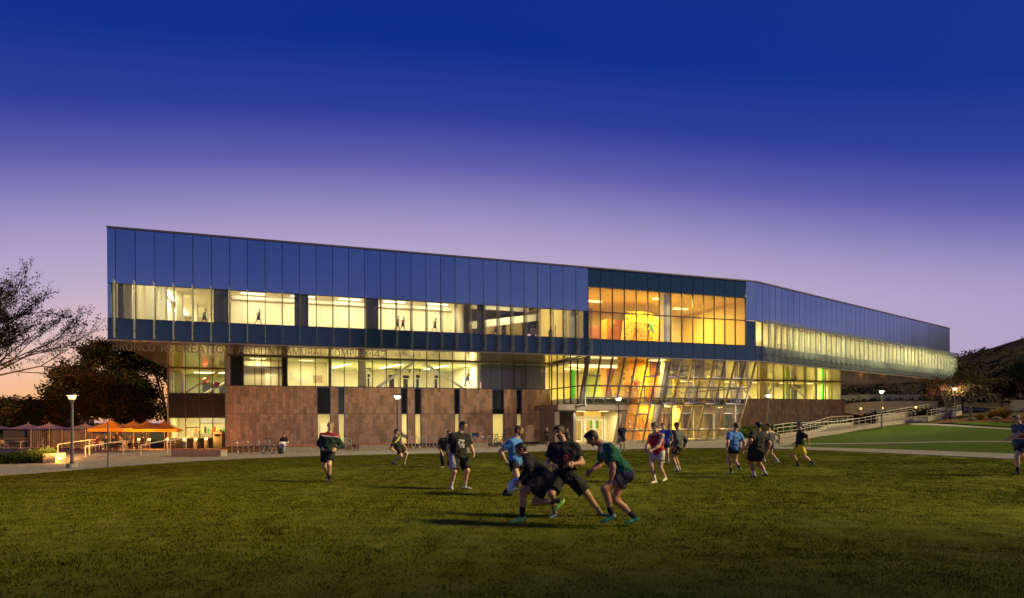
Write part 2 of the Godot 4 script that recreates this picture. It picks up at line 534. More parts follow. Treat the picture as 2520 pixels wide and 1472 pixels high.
	# expansion joints cut across the walk
	for k in 16:
		var t := 0.17 + 0.05 * k
		var a: Vector2 = along(near, t)
		var b: Vector2 = along(far, t)
		var side := (b - a).orthogonal().normalized() * 0.02
		structure(ribbon("pavement_joint", [a - side, a + side], [b - side, b + side], 1, 24, 0.034, M.joint))
	# beds of bark mulch along the walls
	structure(ribbon("mulch_bed", [Vector2(-21.5, 44.8), Vector2(-15.0, 46.5), Vector2(-6.0, 50.0), Vector2(2.0, 53.0)], [Vector2(-23.6, 54.0), Vector2(-12.0, 58.1), Vector2(-4.0, 61.0), Vector2(2.2, 63.2)], 30, 8, 0.06, M.mulch))
	structure(ribbon("mulch_strip", [Vector2(11.2, 58.3), Vector2(21.8, 62.0)], [Vector2(10.8, 59.6), Vector2(21.4, 63.6)], 16, 3, 0.08, M.mulch))
	structure(ribbon("planted_bank", [Vector2(23.2, 60.0), Vector2(31.0, 71.0), Vector2(44.0, 86.0), Vector2(49.0, 92.0)], [Vector2(24.2, 67.0), Vector2(28.0, 84.0), Vector2(33.5, 91.0), Vector2(50.0, 97.0)], 30, 10, 0.05, M.mulch))

var lawn_far_line := []
var lawn_near_line := []

# ---------------------------------------------------------------- the building
func fx(frame: Transform3D, t: Transform3D) -> Transform3D:
	return frame * t

func slab(called: String, frame: Transform3D, x0: float, x1: float, y0: float, y1: float, z0: float, z1: float, m: Material, parent: Node = null) -> MeshInstance3D:
	var c := Vector3((x0 + x1) / 2, (y0 + y1) / 2, (z0 + z1) / 2)
	return put(called, box_mesh, m, parent if parent else hall, frame * Transform3D(Basis.from_scale(Vector3(x1 - x0, y1 - y0, z1 - z0)), c))

func pane(frame: Transform3D, x0: float, x1: float, y0: float, y1: float, z: float, m: Material = null, called := "window_pane", parent: Node = null) -> MeshInstance3D:
	return put(called, quad_mesh, m if m else M.glass, parent if parent else hall, frame * Transform3D(Basis.from_scale(Vector3(x1 - x0, y1 - y0, 1)), Vector3((x0 + x1) / 2, (y0 + y1) / 2, z)))

func seam(k: float) -> float:
	return BAY0 + BAY * k

func hang(p: float) -> Transform3D:   # frame of a plane parallel to the long facade
	return Transform3D(Basis.IDENTITY, Vector3(0, 0, -p))

func make_building() -> void:
	hall = thing("recreation_building", "long two winged recreation building with blue metal upper storey over glass and brown stone", "building", Vector3.ZERO)
	hall.transform = Transform3D(Basis(Vector3.UP, TURN) * Basis(Vector3.BACK, RISE), Vector3.ZERO)
	var fl := hang(FRONT)
	var corner := seam(45)
	var fr := Transform3D(Basis(Vector3.UP, WING), Vector3(corner, 0, -FRONT))
	var wing_len := 52.3
	var wx := corner + wing_len * cos(WING)
	var wp := FRONT + wing_len * sin(WING)
	# roof and polished soffit over the whole plan
	var plan := PackedVector2Array([Vector2(-10.83, -FRONT - 0.1), Vector2(corner, -FRONT - 0.1), Vector2(wx, -wp - 0.1), Vector2(wx - 24 * sin(WING), -wp - 24 * cos(WING)), Vector2(46, -90), Vector2(-10.83, -90)])
	put("roof", prism(plan, ROOF - 0.35, ROOF - 0.12), M.roof, hall)
	put("soffit", prism(plan, SOFFIT - 0.02, SOFFIT + 0.25), M.soffit, hall)
	slab("parapet_cap", fl, -10.86, corner + 0.05, ROOF - 0.03, ROOF + 0.09, -0.5, 0.05, M.cap)
	slab("parapet_cap", fr, 0.06, wing_len + 0.05, ROOF - 0.02, ROOF + 0.10, -0.5, 0.05, M.cap)
	slab("soffit_edge", fl, -10.86, corner, SOFFIT - 0.06, SOFFIT + 0.02, -0.3, 0.07, M.steel)
	slab("soffit_edge", fr, 0.06, wing_len, SOFFIT - 0.055, SOFFIT + 0.03, -0.3, 0.07, M.steel)
	slab("end_wall", fl, -10.83, -10.62, SOFFIT + 0.25, ROOF - 0.35, -39, -0.06, M.panel)
	slab("end_wall", fr, wing_len - 0.2, wing_len, SOFFIT + 0.25, ROOF - 0.35, -24, -0.06, M.panel)
	slab("backing_wall", fl, -10.6, seam(30), 11.22, ROOF - 0.36, -0.3, -0.09, M.seam)
	slab("backing_wall", fr, 0.1, wing_len - 0.25, 11.22, ROOF - 0.36, -0.3, -0.09, M.seam)
	slab("spandrel_backing", fl, -10.6, corner, SOFFIT + 0.26, 8.72, -0.3, -0.09, M.seam)
	slab("spandrel_backing", fr, 0.1, wing_len - 0.25, SOFFIT + 0.26, 8.72, -0.3, -0.09, M.seam)
	# upper band of blue metal panels; dark glass over the climbing hall
	for k in range(-1, 45):
		var a := seam(k) if k >= 0 else -10.85
		var b := seam(k + 1)
		var tilt := Basis(Vector3.UP, rng.randf_range(-0.004, 0.004)) * Basis(Vector3.RIGHT, rng.randf_range(-0.003, 0.003))
		if k < 30 or k == 44:
			var t := Transform3D(tilt * Basis.from_scale(Vector3(b - a - 0.035, ROOF - 0.06 - 11.17, 0.06)), Vector3((a + b) / 2, (ROOF - 0.06 + 11.17) / 2, -0.03))
			put("metal_panel", box_mesh, M.panels[rng.randi() % 5], hall, fl * t)
		else:
			put("dark_glass_panel", box_mesh, M.spandrel, hall, fl * Transform3D(tilt * Basis.from_scale(Vector3(b - a - 0.04, ROOF - 0.06 - 13.3, 0.05)), Vector3((a + b) / 2, (ROOF - 0.06 + 13.3) / 2, -0.06)))
		put("spandrel_panel", box_mesh, M.spandrel, hall, fl * Transform3D(tilt * Basis.from_scale(Vector3(b - a - 0.035, 8.76 - SOFFIT - 0.06, 0.05)), Vector3((a + b) / 2, (8.76 + SOFFIT + 0.06) / 2, -0.04)))
		if k < 29:
			pane(fl, a + 0.03, b - 0.03, 8.8, 11.15, -0.05)
		elif k == 29:
			pane(fl, a + 0.03, b - 0.5, 8.8, 11.15, -0.05)
			slab("spandrel_panel", fl, b - 0.47, b - 0.03, 8.8, 11.13, -0.06, -0.01, M.spandrel)
		elif k < 44:
			pane(fl, a + 0.03, b - 0.03, 11.2, 13.27, -0.05)
			pane(fl, a + 0.03, b - 0.03, 8.86, 11.1, -0.05)
		else:
			slab("spandrel_panel", fl, a + 0.02, b - 0.02, 8.8, 11.13, -0.06, -0.01, M.spandrel)
	slab("window_sill", fl, -10.83, corner, 8.765, 8.8, -0.12, 0.02, M.mullion)
	slab("window_head", fl, -10.83, seam(30), 11.14, 11.175, -0.12, 0.01, M.mullion)
	slab("transom", fl, seam(30), seam(44), 11.11, 11.19, -0.12, 0.02, M.mullion)
	for k in range(0, 45):
		var x := seam(k)
		var top := 11.16 if k < 30 else 13.35
		slab("mullion", fl, x - 0.028, x + 0.028, 8.8, top, -0.13, 0.025, M.mullion)
		if k <= 30:
			# frosted glass fin standing out from each seam, held by two small brackets
			slab("glass_fin", fl, x - 0.012, x + 0.012, SOFFIT + 0.07, 11.32, 0.06, 0.74, M.fin)
			for y in [7.95, 10.85]:
				slab("fin_bracket", fl, x - 0.03, x + 0.03, y - 0.03, y + 0.03, 0.026, 0.32, M.mullion)
	# right wing: panels, windows and a dense row of fins
	for k in 44:
		var a := BAY * k + 0.02
		var b := BAY * (k + 1)
		var tilt := Basis(Vector3.UP, rng.randf_range(-0.004, 0.004))
		put("metal_panel", box_mesh, M.panels[rng.randi() % 5], hall, fr * Transform3D(tilt * Basis.from_scale(Vector3(b - a - 0.035, ROOF - 0.06 - 11.17, 0.06)), Vector3((a + b) / 2, (ROOF - 0.06 + 11.17) / 2, -0.03)))
		put("spandrel_panel", box_mesh, M.spandrel, hall, fr * Transform3D(tilt * Basis.from_scale(Vector3(b - a - 0.035, 8.76 - SOFFIT - 0.06, 0.05)), Vector3((a + b) / 2, (8.76 + SOFFIT + 0.06) / 2, -0.04)))
		pane(fr, a + 0.03, b - 0.03, 8.8, 11.15, -0.05)
		slab("mullion", fr, b - 0.025, b + 0.025, 8.8, 11.16, -0.13, 0.025, M.mullion)
		slab("glass_fin", fr, b - 0.012, b + 0.012, SOFFIT + 0.07, 11.32, 0.06, 0.92, M.fin_r)
		for y in [7.95, 10.85]:
			slab("fin_bracket", fr, b - 0.03, b + 0.03, y - 0.03, y + 0.03, 0.026, 0.45, M.mullion)
	slab("window_sill", fr, 0.1, wing_len, 8.765, 8.8, -0.12, 0.02, M.mullion)
	slab("window_head", fr, 0.1, wing_len, 11.14, 11.175, -0.12, 0.01, M.mullion)
	make_upper_rooms(fl, fr, wing_len)
	make_stone_block()
	make_back_bar()
	make_atrium(fl)
	make_lettering(fl, fr, wing_len)

func make_upper_rooms(fl: Transform3D, fr: Transform3D, wing_len: float) -> void:
	var o := Transform3D.IDENTITY
	# ceilings and floors of the upper storey
	slab("ceiling", o, -10.6, seam(30) - 0.1, 14.3, 14.45, -88, -FRONT - 0.35, M.white_wall)
	slab("upper_floor", o, -10.6, seam(30) - 0.1, 8.5, 8.62, -88, -FRONT - 0.35, M.floor_in)
	# running track deck on its kerb, and the cream wall behind it
	slab("track_deck", o, -4.2, 18.3, 10.7, 10.95, -71, -66, M.floor_in)
	slab("track_front", o, -4.2, 18.3, 8.63, 10.69, -66.2, -66.02, M.cream)
	slab("cream_wall", o, -4.4, 18.4, 8.63, 14.29, -71.3, -71.02, M.cream)
	slab("bulkhead", o, -4.3, 18.3, 13.95, 14.28, -70.9, -70.2, M.white_wall)
	for k in 12:   # joints between the wall's boards
		slab("wall_joint", o, -3.4 + 1.9 * k, -3.37 + 1.9 * k, 10.96, 13.9, -71.01, -70.99, M.cream_dark)
	slab("partition", o, -4.6, -4.42, 8.63, 14.29, -87, -71.4, M.cream)
	slab("cream_wall", o, -10.5, -4.7, 8.63, 14.29, -87.2, -87.02, M.cream)
	slab("side_wall", o, -10.58, -10.42, 8.63, 14.29, -87, -FRONT - 0.5, M.cream)
	for q in [[-10.3, 53.0, 0.5], [-9.6, 57.0, 0.5], [-9.5, 62.5, 0.45], [-9.2, 70.0, 0.5], [-8.6, 77.0, 0.5], [-7.6, 84.0, 0.6]]:
		slab("wall_pier", o, q[0], q[0] + q[2], 8.63, 14.29, -q[1] - 1.4, -q[1], M.white_wall)
	for q in [[-10.3, -9.95], [-4.3, -3.35], [1.2, 2.2], [6.45, 7.4], [15.5, 16.05]]:
		slab("column_cover", o, q[0], q[1], 8.63, 14.2, -FRONT - 0.75, -FRONT - 0.4, M.column_grey)
	for q in [[69.2, 75.1], [78.4, 84.4]]:
		slab("ceiling_light", o, -10.2, -9.75, 14.2, 14.27, -q[1], -q[0], M.tube)
		area_light("ceiling_lamp", L(-9.97, 14.15, (q[0] + q[1]) / 2), Vector2(0.45, q[1] - q[0]), 24.0, Color(1, 0.96, 0.78), hall)
	slab("ceiling_light", o, -7.6, -7.2, 14.2, 14.27, -60, -54, M.tube)
	area_light("ceiling_lamp", L(-7.4, 14.15, 57), Vector2(0.4, 6), 24.0, Color(1, 0.96, 0.78), hall)
	# wall washers over the track
	for k in 5:
		var s := -2.2 + 4.6 * k
		slab("wall_washer", o, s - 1.1, s + 1.1, 14.18, 14.27, -68.6, -68.35, M.tube)
		area_light("washer_lamp", L(s, 14.14, 68.47), Vector2(2.2, 0.25), 8.6, Color(1, 0.96, 0.80), hall, Basis(Vector3.RIGHT, -PI / 2 + 0.35))
	# stair end of the left wing
	slab("cream_wall", o, 18.4, 31.0, 8.63, 14.29, -80.2, -80.0, M.cream)
	slab("partition", o, 18.28, 18.42, 8.63, 14.29, -71, -66, M.cream)
	slab("bulkhead", o, 18.6, 25.0, 13.2, 14.0, -64.4, -64.0, M.white_wall, hall).rotation.z += 0.0
	put("stair_beam", box_mesh, M.white_wall, hall, Transform3D(Basis(Vector3.BACK, 0.16) * Basis.from_scale(Vector3(9, 0.7, 0.4)), L(22.6, 12.0, 63)))
	slab("brick_wall", o, 20.6, 22.6, 8.63, 11.9, -66.3, -66, M.tan)
	slab("brick_wall", o, 23.2, 25.0, 8.63, 12.3, -66.3, -66, M.tan)
	slab("ceiling_light", o, 21.6, 22.0, 14.2, 14.27, -62, -56, M.tube)
	area_light("ceiling_lamp", L(21.8, 14.15, 59), Vector2(0.4, 6), 24.0, Color(1, 0.96, 0.78), hall)
	slab("wall_pier", o, 23.9, 24.35, 8.63, 14.2, -FRONT - 0.9, -FRONT - 0.4, M.white_wall)
	# right wing, one long bright room
	slab("ceiling", fr, 0.3, wing_len - 0.3, 14.3, 14.45, -23, -0.35, M.white_wall)
	slab("upper_floor", fr, 0.3, wing_len - 0.3, 8.5, 8.62, -23, -0.35, M.floor_in)
	slab("back_wall", fr, 0.3, wing_len - 0.3, 8.63, 14.29, -11.2, -11.0, M.cream)
	slab("side_wall", fr, wing_len - 0.5, wing_len - 0.3, 8.63, 14.29, -11, -0.4, M.cream)
	for k in 6:
		var x := 4.5 + 8.6 * k
		area_light("ceiling_lamp", fr * Vector3(x, 14.1, -4.0), Vector2(5.0, 0.5), 85.0, Color(1.0, 0.98, 0.70), hall, Basis(Vector3.UP, WING) * Basis(Vector3.RIGHT, -PI / 2))
	for k in 22:
		var x := 1.6 + 2.3 * k
		for z in [-4.0, -7.0]:
			slab("ceiling_light", fr, x, x + 1.3, 14.16, 14.25, z - 0.12, z + 0.12, M.tube)
	for k in 9:
		slab("wall_pier", fr, 5.0 + 5.4 * k, 5.35 + 5.4 * k, 8.63, 14.2, -1.3, -0.9, M.white_wall)
	# equipment standing along the window, seen as pale shapes
	for k in 26:
		var x := 2.0 + 1.9 * k
		slab("exercise_machine", fr, x, x + 0.5, 8.63, 9.5 + 0.6 * rng.randf(), -2.6, -1.8, M.steel_pale)

func stone_tiles(parent: Node, frame: Transform3D, spans: Array, y0: float, y1: float, singles: int) -> void:
	# upright slabs of stone laid in running columns: the nearest as pieces, the rest joined
	var st := st_new()
	var made := 0
	for span in spans:
		var x: float = span[0]
		while x < span[1] - 0.02:
			var w := minf(rng.randf_range(0.27, 0.34), span[1] - x)
			if span[1] - x - w < 0.14:
				w = span[1] - x
			for course in [[y0, 2.36], [2.38, y1]]:
				var y: float = course[0]
				while y < course[1] - 0.02:
					var hgt := minf([0.42, 0.58, 0.74, 0.92][rng.randi() % 4], course[1] - y)
					if course[1] - y - hgt < 0.2:
						hgt = course[1] - y
					var depth := 0.05 + rng.randf() * 0.012
					var t := Transform3D(Basis.from_scale(Vector3(w - 0.009, hgt - 0.009, depth)), Vector3(x + w / 2, y + hgt / 2, depth / 2))
					var m := rng.randi() % 7
					if made < singles:
						put("stone_tile", box_mesh, M.stone[m], parent, frame * t)
						made += 1
					else:
						var v := 0.86 + 0.09 * m
						st.set_color(Color(0.31 * v, 0.185 * v, 0.11 * v))
						var arr := box_mesh.get_mesh_arrays()
						var tt := frame * t
						for i in arr[Mesh.ARRAY_INDEX]:
							st.set_color(Color((0.43 + 0.02 * (m % 3)) * v, 0.262 * v, 0.158 * v))
							st.set_normal((tt.basis.inverse().transposed() * arr[Mesh.ARRAY_NORMAL][i]).normalized())
							st.add_vertex(tt * arr[Mesh.ARRAY_VERTEX][i])
					y += hgt
			x += w
	var rest := put("stone_tiles", st.commit(), M.stone_v, parent)
	rest.set_meta("kind", "stuff")

func make_stone_block() -> void:
	var f := hang(STONE)
	var wall := slab("stone_wall", Transform3D.IDENTITY, -4.06, 25.3, -1.4, 4.74, -STONE - 0.42, -STONE - 0.3, M.seam)
	wall.mesh = BoxMesh.new()
	wall.transform = Transform3D.IDENTITY
	var slits := [[3.2, 4.36], [4.97, 5.56], [10.5, 11.14], [11.76, 12.4], [15.5, 16.06], [19.22, 20.45], [21.66, 22.26]]
	var st := st_new()
	var spans := []
	var x := -4.06
	for q in slits:
		spans.append([x, q[0]])
		x = q[1]
	spans.append([x, 25.28])
	for q in spans:
		st_box(st, L((q[0] + q[1]) / 2, 1.68, STONE + 0.2), Vector3(q[1] - q[0], 6.1, 0.4))
	wall.mesh = st.commit()
	wall.material_override = M.seam
	stone_tiles(wall, f, spans, -0.36, 4.72, 300)
	slab("wall_base", f, -4.06, 25.28, -1.3, -0.37, -0.25, -0.03, M.seam)
	slab("wall_coping", f, -4.1, 25.3, 4.725, 4.76, -0.42, 0.10, M.mullion)
	slab("corner_trim", f, -4.12, -4.065, -1.0, 4.72, -0.3, 0.08, M.steel)
	for q in slits:
		slab("dark_glass_panel", f, q[0] + 0.05, q[1] - 0.05, 2.42, 4.66, -0.24, -0.2, M.spandrel_dark)
		pane(f, q[0] + 0.05, q[1] - 0.05, -0.4, 2.36, -0.22)
		for e in [q[0] + 0.03, q[1] - 0.03]:
			slab("slit_frame", f, e - 0.035, e + 0.035, -0.5, 4.70, -0.3, 0.075, M.blue_frame)
		slab("slit_frame", f, q[0] + 0.07, q[1] - 0.07, 2.34, 2.42, -0.3, 0.0, M.mullion)
		slab("slit_frame", f, q[0] + 0.07, q[1] - 0.07, 4.64, 4.70, -0.3, 0.07, M.blue_frame)
	# glazing of the middle floor above the stone
	var mull := [-3.7, -2.7, -1.81, -1.29, -0.55, 0.1, 0.36, 0.78, 1.88, 3.09, 4.3, 5.54, 6.77, 8.01, 9.24, 10.49, 11.72, 12.93, 14.15, 15.39, 16.65, 17.85, 19.06, 20.29, 21.49, 22.75, 25.2]
	for k in mull.size():
		slab("mullion", f, mull[k] - 0.03, mull[k] + 0.03, 4.77, SOFFIT - 0.1, -0.16, 0.02, M.mullion)
		if k < mull.size() - 1:
			var a: float = mull[k] + 0.035
			var b: float = mull[k + 1] - 0.035
			if k == 0 or k == 6:
				slab("dark_glass_panel", f, a, b, 4.78, SOFFIT - 0.12, -0.1, -0.06, M.spandrel_dark)
			else:
				pane(f, a, b, 4.78, SOFFIT - 0.12, -0.06)
	slab("corner_post", f, -4.08, -3.75, 4.77, SOFFIT - 0.05, -0.3, 0.02, M.steel)
	slab("window_head", f, -4.0, 25.28, SOFFIT - 0.11, SOFFIT - 0.03, -0.16, 0.05, M.mullion)
	slab("window_sill", f, -4.0, 25.28, 4.761, 4.785, -0.16, 0.06, M.mullion)
	slab("corner_post", f, 4.2, 4.42, 4.79, SOFFIT - 0.12, -0.3, -0.17, M.mullion)
	# rooms of the middle floor
	var o := Transform3D.IDENTITY
	slab("middle_floor", o, -3.9, 25.2, 4.45, 4.7, -73.9, -STONE - 0.5, M.floor_in)
	slab("middle_floor", o, -10.4, 3.0, 4.45, 4.7, -88, -BACKBAR - 0.25, M.floor_in)
	slab("middle_ceiling", o, -3.9, 25.2, SOFFIT - 0.13, SOFFIT - 0.03, -74, -STONE - 0.3, M.mint)
	slab("back_wall", o, 4.4, 18.6, 4.71, SOFFIT - 0.14, -72.2, -72, M.cream)
	slab("partition", o, 4.32, 4.5, 4.71, SOFFIT - 0.14, -72, -STONE - 0.4, M.white_wall)
	slab("partition", o, 18.2, 18.4, 4.71, SOFFIT - 0.14, -72, -STONE - 1.2, M.white_wall)
	slab("back_wall", o, 0.8, 4.3, 4.71, SOFFIT - 0.14, -63.2, -63, M.white_wall)
	slab("back_wall", o, -3.7, 0.7, 4.71, SOFFIT - 0.14, -61.7, -61.5, M.cream_dark)
	slab("partition", o, 0.7, 0.8, 4.71, SOFFIT - 0.14, -63, -STONE - 0.4, M.white_wall)
	slab("inner_door", o, -1.05, 0.0, 4.72, 6.65, -61.45, -61.4, M.white)
	slab("inner_frame", o, -3.2, 0.6, 6.4, 6.55, -61.2, -61.0, M.mullion)
	for k in 7:
		slab("louvre", o, -3.0, 0.4, 6.62 + 0.09 * k, 6.67 + 0.09 * k, -61.2, -61.05, M.cream)
	for q in [[0.95, 5.9, 0.35, 0.3], [1.0, 5.5, 0.6, 0.35], [1.7, 5.2, 0.9, 0.5], [2.9, 5.6, 0.5, 0.4]]:
		slab("notice_board", o, q[0], q[0] + q[2], q[1], q[1] + q[3], -62.98, -62.94, M.paper)
	slab("notice_board", o, 3.1, 3.9, 5.3, 6.0, -62.97, -62.93, M.umbrella_beige)
	slab("round_column", o, 6.95, 7.6, 4.71, SOFFIT - 0.14, -61.2, -60.6, M.cream_dark)
	slab("dark_screen", o, 18.45, 25.1, 4.71, SOFFIT - 0.14, -STONE - 0.9, -STONE - 0.8, M.dark)
	for q in [[5.2, 66.0], [10.0, 65.0], [14.6, 65.0]]:
		put("ceiling_light", box_mesh, M.tube, hall, Transform3D(Basis(Vector3.UP, 0.25) * Basis.from_scale(Vector3(0.34, 0.06, 5.0)), L(q[0] + 0.6, SOFFIT - 0.19, q[1])))
		area_light("ceiling_lamp", L(q[0] + 0.6, SOFFIT - 0.24, q[1]), Vector2(0.34, 5.0), 26.0, Color(1, 0.97, 0.74), hall, Basis(Vector3.UP, 0.25) * Basis(Vector3.RIGHT, -PI / 2))
	for q in [[-1.6, 60.4], [2.4, 61.0], [17.4, 62.0]]:
		slab("ceiling_light", o, q[0] - 0.6, q[0] + 0.6, SOFFIT - 0.2, SOFFIT - 0.14, -q[1] - 0.15, -q[1] + 0.15, M.tube_warm)
		area_light("ceiling_lamp", L(q[0], SOFFIT - 0.25, q[1]), Vector2(1.2, 0.3), 6.0, Color(1, 0.92, 0.62), hall)
	# diagonal steel braces behind the glass
	for q in [[8.6, 4.8, 11.9, 7.1], [16.9, 4.8, 13.1, 7.1]]:
		rod("steel_brace", L(q[0], q[1], 60.6), L(q[2], q[3], 60.6), 0.13, M.white, hall)
	# lit rooms behind the slit windows of the ground floor
	slab("ground_floor", o, -3.9, 25.2, -0.75, -0.55, -73.9, -STONE - 0.45, M.floor_in)
	slab("ground_floor", o, -10.4, 3.0, -0.75, -0.55, -88, -BACKBAR - 0.25, M.floor_in)
	slab("back_wall", o, -3.9, 25.1, -0.54, 3.0, -64.2, -64, M.cream)
	slab("lower_ceiling", o, -3.9, 25.1, 2.9, 3.0, -64, -STONE - 0.45, M.white_wall)
	for q in [[3.8, 61.6], [5.4, 61.6], [11.0, 61.6], [12.3, 61.6], [16.2, 61.6], [20.2, 61.6], [22.4, 61.6]]:
		slab("ceiling_light", o, q[0] - 0.5, q[0] + 0.5, 2.8, 2.88, -q[1] - 0.15, -q[1] + 0.15, M.tube_warm)
		area_light("ceiling_lamp", L(q[0], 2.76, q[1]), Vector2(1.0, 0.3), 4.2, Color(1, 0.92, 0.62), hall)
	put("stair_flight", box_mesh, M.cream_dark, hall, Transform3D(Basis(Vector3.BACK, -0.6) * Basis.from_scale(Vector3(1.8, 0.25, 0.8)), L(11.0, 0.4, 60.6)))
	slab("inner_door", o, 3.75, 4.3, -0.5, 1.5, -63.95, -63.9, M.white)

func make_back_bar() -> void:
	var f := hang(BACKBAR)
	# left end, three glazed storeys
	var xs := [-10.52, -8.95, -7.63, -6.4, -5.2, -4.1]
	for k in xs.size():
		slab("mullion", f, xs[k] - 0.035, xs[k] + 0.035, -1.25, SOFFIT - 0.05, -0.16, 0.03, M.mullion)
		if k < xs.size() - 1:
			var a: float = xs[k] + 0.04
			var b: float = xs[k + 1] - 0.04
			pane(f, a, b, 4.72, SOFFIT - 0.1, -0.06)
			slab("spandrel_panel", f, a, b, 2.2, 4.64, -0.12, -0.06, M.spandrel_dark)
			pane(f, a, b, 0.04, 2.12, -0.06)
			slab("base_panel", f, a, b, -1.2, -0.03, -0.12, -0.06, M.spandrel_dark)
	for y in [-0.0, 2.16, 4.68, SOFFIT - 0.07]:
		slab("transom", f, -10.5, -4.1, y - 0.035, y + 0.035, -0.15, 0.035, M.mullion)
	slab("corner_post", f, -10.62, -10.54, -1.3, SOFFIT - 0.04, -0.2, 0.05, M.steel)
	var o := Transform3D.IDENTITY
	slab("side_wall", o, -10.55, -10.45, -1.3, SOFFIT - 0.03, -88, -BACKBAR - 0.3, M.cream)
	slab("back_wall", o, -10.4, 2.0, 4.71, SOFFIT - 0.14, -84.2, -84, M.mint)
	slab("back_wall", o, -10.4, 2.0, -0.5, 3.0, -81.2, -81, M.cream)
	slab("middle_ceiling", o, -10.4, 2.0, SOFFIT - 0.13, SOFFIT - 0.04, -84, -BACKBAR - 0.25, M.mint)
	slab("lower_ceiling", o, -10.4, 2.0, 2.95, 3.05, -81, -BACKBAR - 0.25, M.white_wall)
	slab("wall_pier", o, -10.35, -9.5, 4.71, SOFFIT - 0.14, -77.5, -77, M.yellow_green)
	slab("wall_pier", o, -9.6, -9.3, 4.71, SOFFIT - 0.14, -76.4, -76, M.white)
	for q in [[-8.3, 1.3], [-6.5, 0.9], [-4.6, 1.4]]:
		slab("inner_window", o, q[0], q[0] + q[1], 5.0, 6.3, -83.98, -83.9, M.column_grey)
	rod("steel_brace", L(-9.2, 4.75, 76.2), L(-5.9, 7.15, 76.2), 0.14, M.white, hall)
	rod("steel_brace", L(-7.6, 4.75, 78.2), L(-5.0, 6.3, 78.2), 0.12, M.white, hall)
	for q in [[-7.0, 79.0, SOFFIT - 0.19, 17.0], [-7.2, 77.6, 2.86, 15.0]]:
		slab("ceiling_light", o, q[0] - 1.6, q[0] + 1.6, q[2] - 0.05, q[2] + 0.03, -q[1] - 0.15, -q[1] + 0.15, M.tube)
		area_light("ceiling_lamp", L(q[0], q[2] - 0.09, q[1]), Vector2(3.2, 0.3), q[3], Color(1, 0.97, 0.68), hall)
	# café counter, shelves and hanging signs behind the lower glass
	slab("cafe_counter", o, -8.6, -4.2, -0.5, 0.5, -78.6, -78.0, M.cream_dark)
	slab("menu_board", o, -8.2, -5.2, 1.6, 2.1, -80.9, -80.8, M.paper)
	slab("door_frame", f, -8.95, -7.63, 1.1, 1.18, -0.2, 0.04, M.mullion)
	for k in 14:
		slab("cafe_goods", o, -8.5 + 0.31 * k, -8.3 + 0.31 * k, 0.51, 0.7 + 0.5 * rng.randf(), -78.4, -78.15, [M.orange, M.red, M.hold_yellow, M.dark, M.green][k % 5])
	# right end, glazed floor over a stone base
	var base := slab("stone_base", f, 42.6, 79.72, -1.5, 4.6, -0.4, -0.02, M.seam)
	base.mesh = box_mesh
	stone_tiles(hall, f, [[42.6, 79.7]], -1.0, 4.6, 0)
	slab("wall_coping", f, 42.6, 79.75, 4.605, 4.66, -0.4, 0.1, M.mullion)
	var ms := [44.0, 46.0, 48.0, 50.0, 52.0, 54.0, 56.0, 58.0, 60.0, 62.0, 63.73, 64.72, 66.5, 68.3, 70.15, 72.1, 74.1, 76.0, 77.2, 78.9]
	for k in ms.size():
		slab("mullion", f, ms[k] - 0.05, ms[k] + 0.05, 4.665, SOFFIT - 0.06, -0.16, 0.03, M.steel_pale)
		if k < ms.size() - 1:
			pane(f, ms[k] + 0.055, ms[k + 1] - 0.055, 4.67, SOFFIT - 0.1, -0.06)
	slab("window_head", f, 43.0, 79.6, SOFFIT - 0.12, SOFFIT - 0.04, -0.16, 0.05, M.mullion)
	slab("end_wall", o, 78.95, 79.2, 4.67, SOFFIT - 0.04, -88, -BACKBAR - 0.2, M.cream)
	slab("end_wall", o, 79.4, 79.7, -1.5, 4.6, -88, -BACKBAR - 0.42, M.stone[3])
	slab("middle_floor", o, 43.0, 79.0, 4.45, 4.64, -86, -BACKBAR - 0.42, M.floor_in)
	slab("middle_ceiling", o, 43.0, 79.0, SOFFIT - 0.13, SOFFIT - 0.035, -84, -BACKBAR - 0.2, M.cream)
	slab("back_wall", o, 43.0, 79.0, 4.65, SOFFIT - 0.14, -82.2, -82, M.cream)
	for q in [[66.2, 1.4, M.tan], [71.0, 0.5, M.yellow_green], [74.6, 0.3, M.yellow_green], [76.4, 0.5, M.cream_dark], [78.0, 0.25, M.lime], [62.5, 0.7, M.tan]]:
		slab("wall_panel", o, q[0], q[0] + q[1], 4.65, SOFFIT - 0.14, -77.3, -77, q[2])
	for q in [[75.0, 1.3], [76.6, 1.1]]:
		slab("dark_opening", o, q[0], q[0] + q[1], 4.7, 6.9, -81.95, -81.9, M.column_grey)
	for q in [[65.6, 4.7, 68.1, 7.1], [73.4, 4.7, 70.4, 7.1], [63.4, 4.7, 61.2, 7.1]]:
		rod("steel_brace", L(q[0], q[1], 75.6), L(q[2], q[3], 75.6), 0.12, M.white, hall)
	for s in [47.0, 54.0, 62.0, 67.0, 72.0, 76.6]:
		slab("ceiling_light", o, s - 1.2, s + 1.2, SOFFIT - 0.2, SOFFIT - 0.14, -78.15, -77.85, M.tube_warm)
		area_light("ceiling_lamp", L(s, SOFFIT - 0.25, 78), Vector2(2.4, 0.3), 12.0, Color(1, 0.95, 0.55), hall)

func lean_p(y: float) -> float:
	return FRONT + LEAN * (SOFFIT - y)

func lean_at(s: float, y: float, out := 0.0) -> Vector3:
	return L(s, y + out * 0.36, lean_p(y) - out * 0.93)

func lean_bar(called: String, a: Vector3, b: Vector3, w: float, dp: float, m: Material, parent: Node) -> MeshInstance3D:
	# a square bar in the leaning plane
	var d := b - a
	var y := d.normalized()
	var nrm := Vector3(0, 0.363, 0.932)
	var x := y.cross(nrm).normalized()
	return put(called, box_mesh, m, parent, Transform3D(Basis(x * w, d, x.cross(y) * dp), (a + b) / 2))

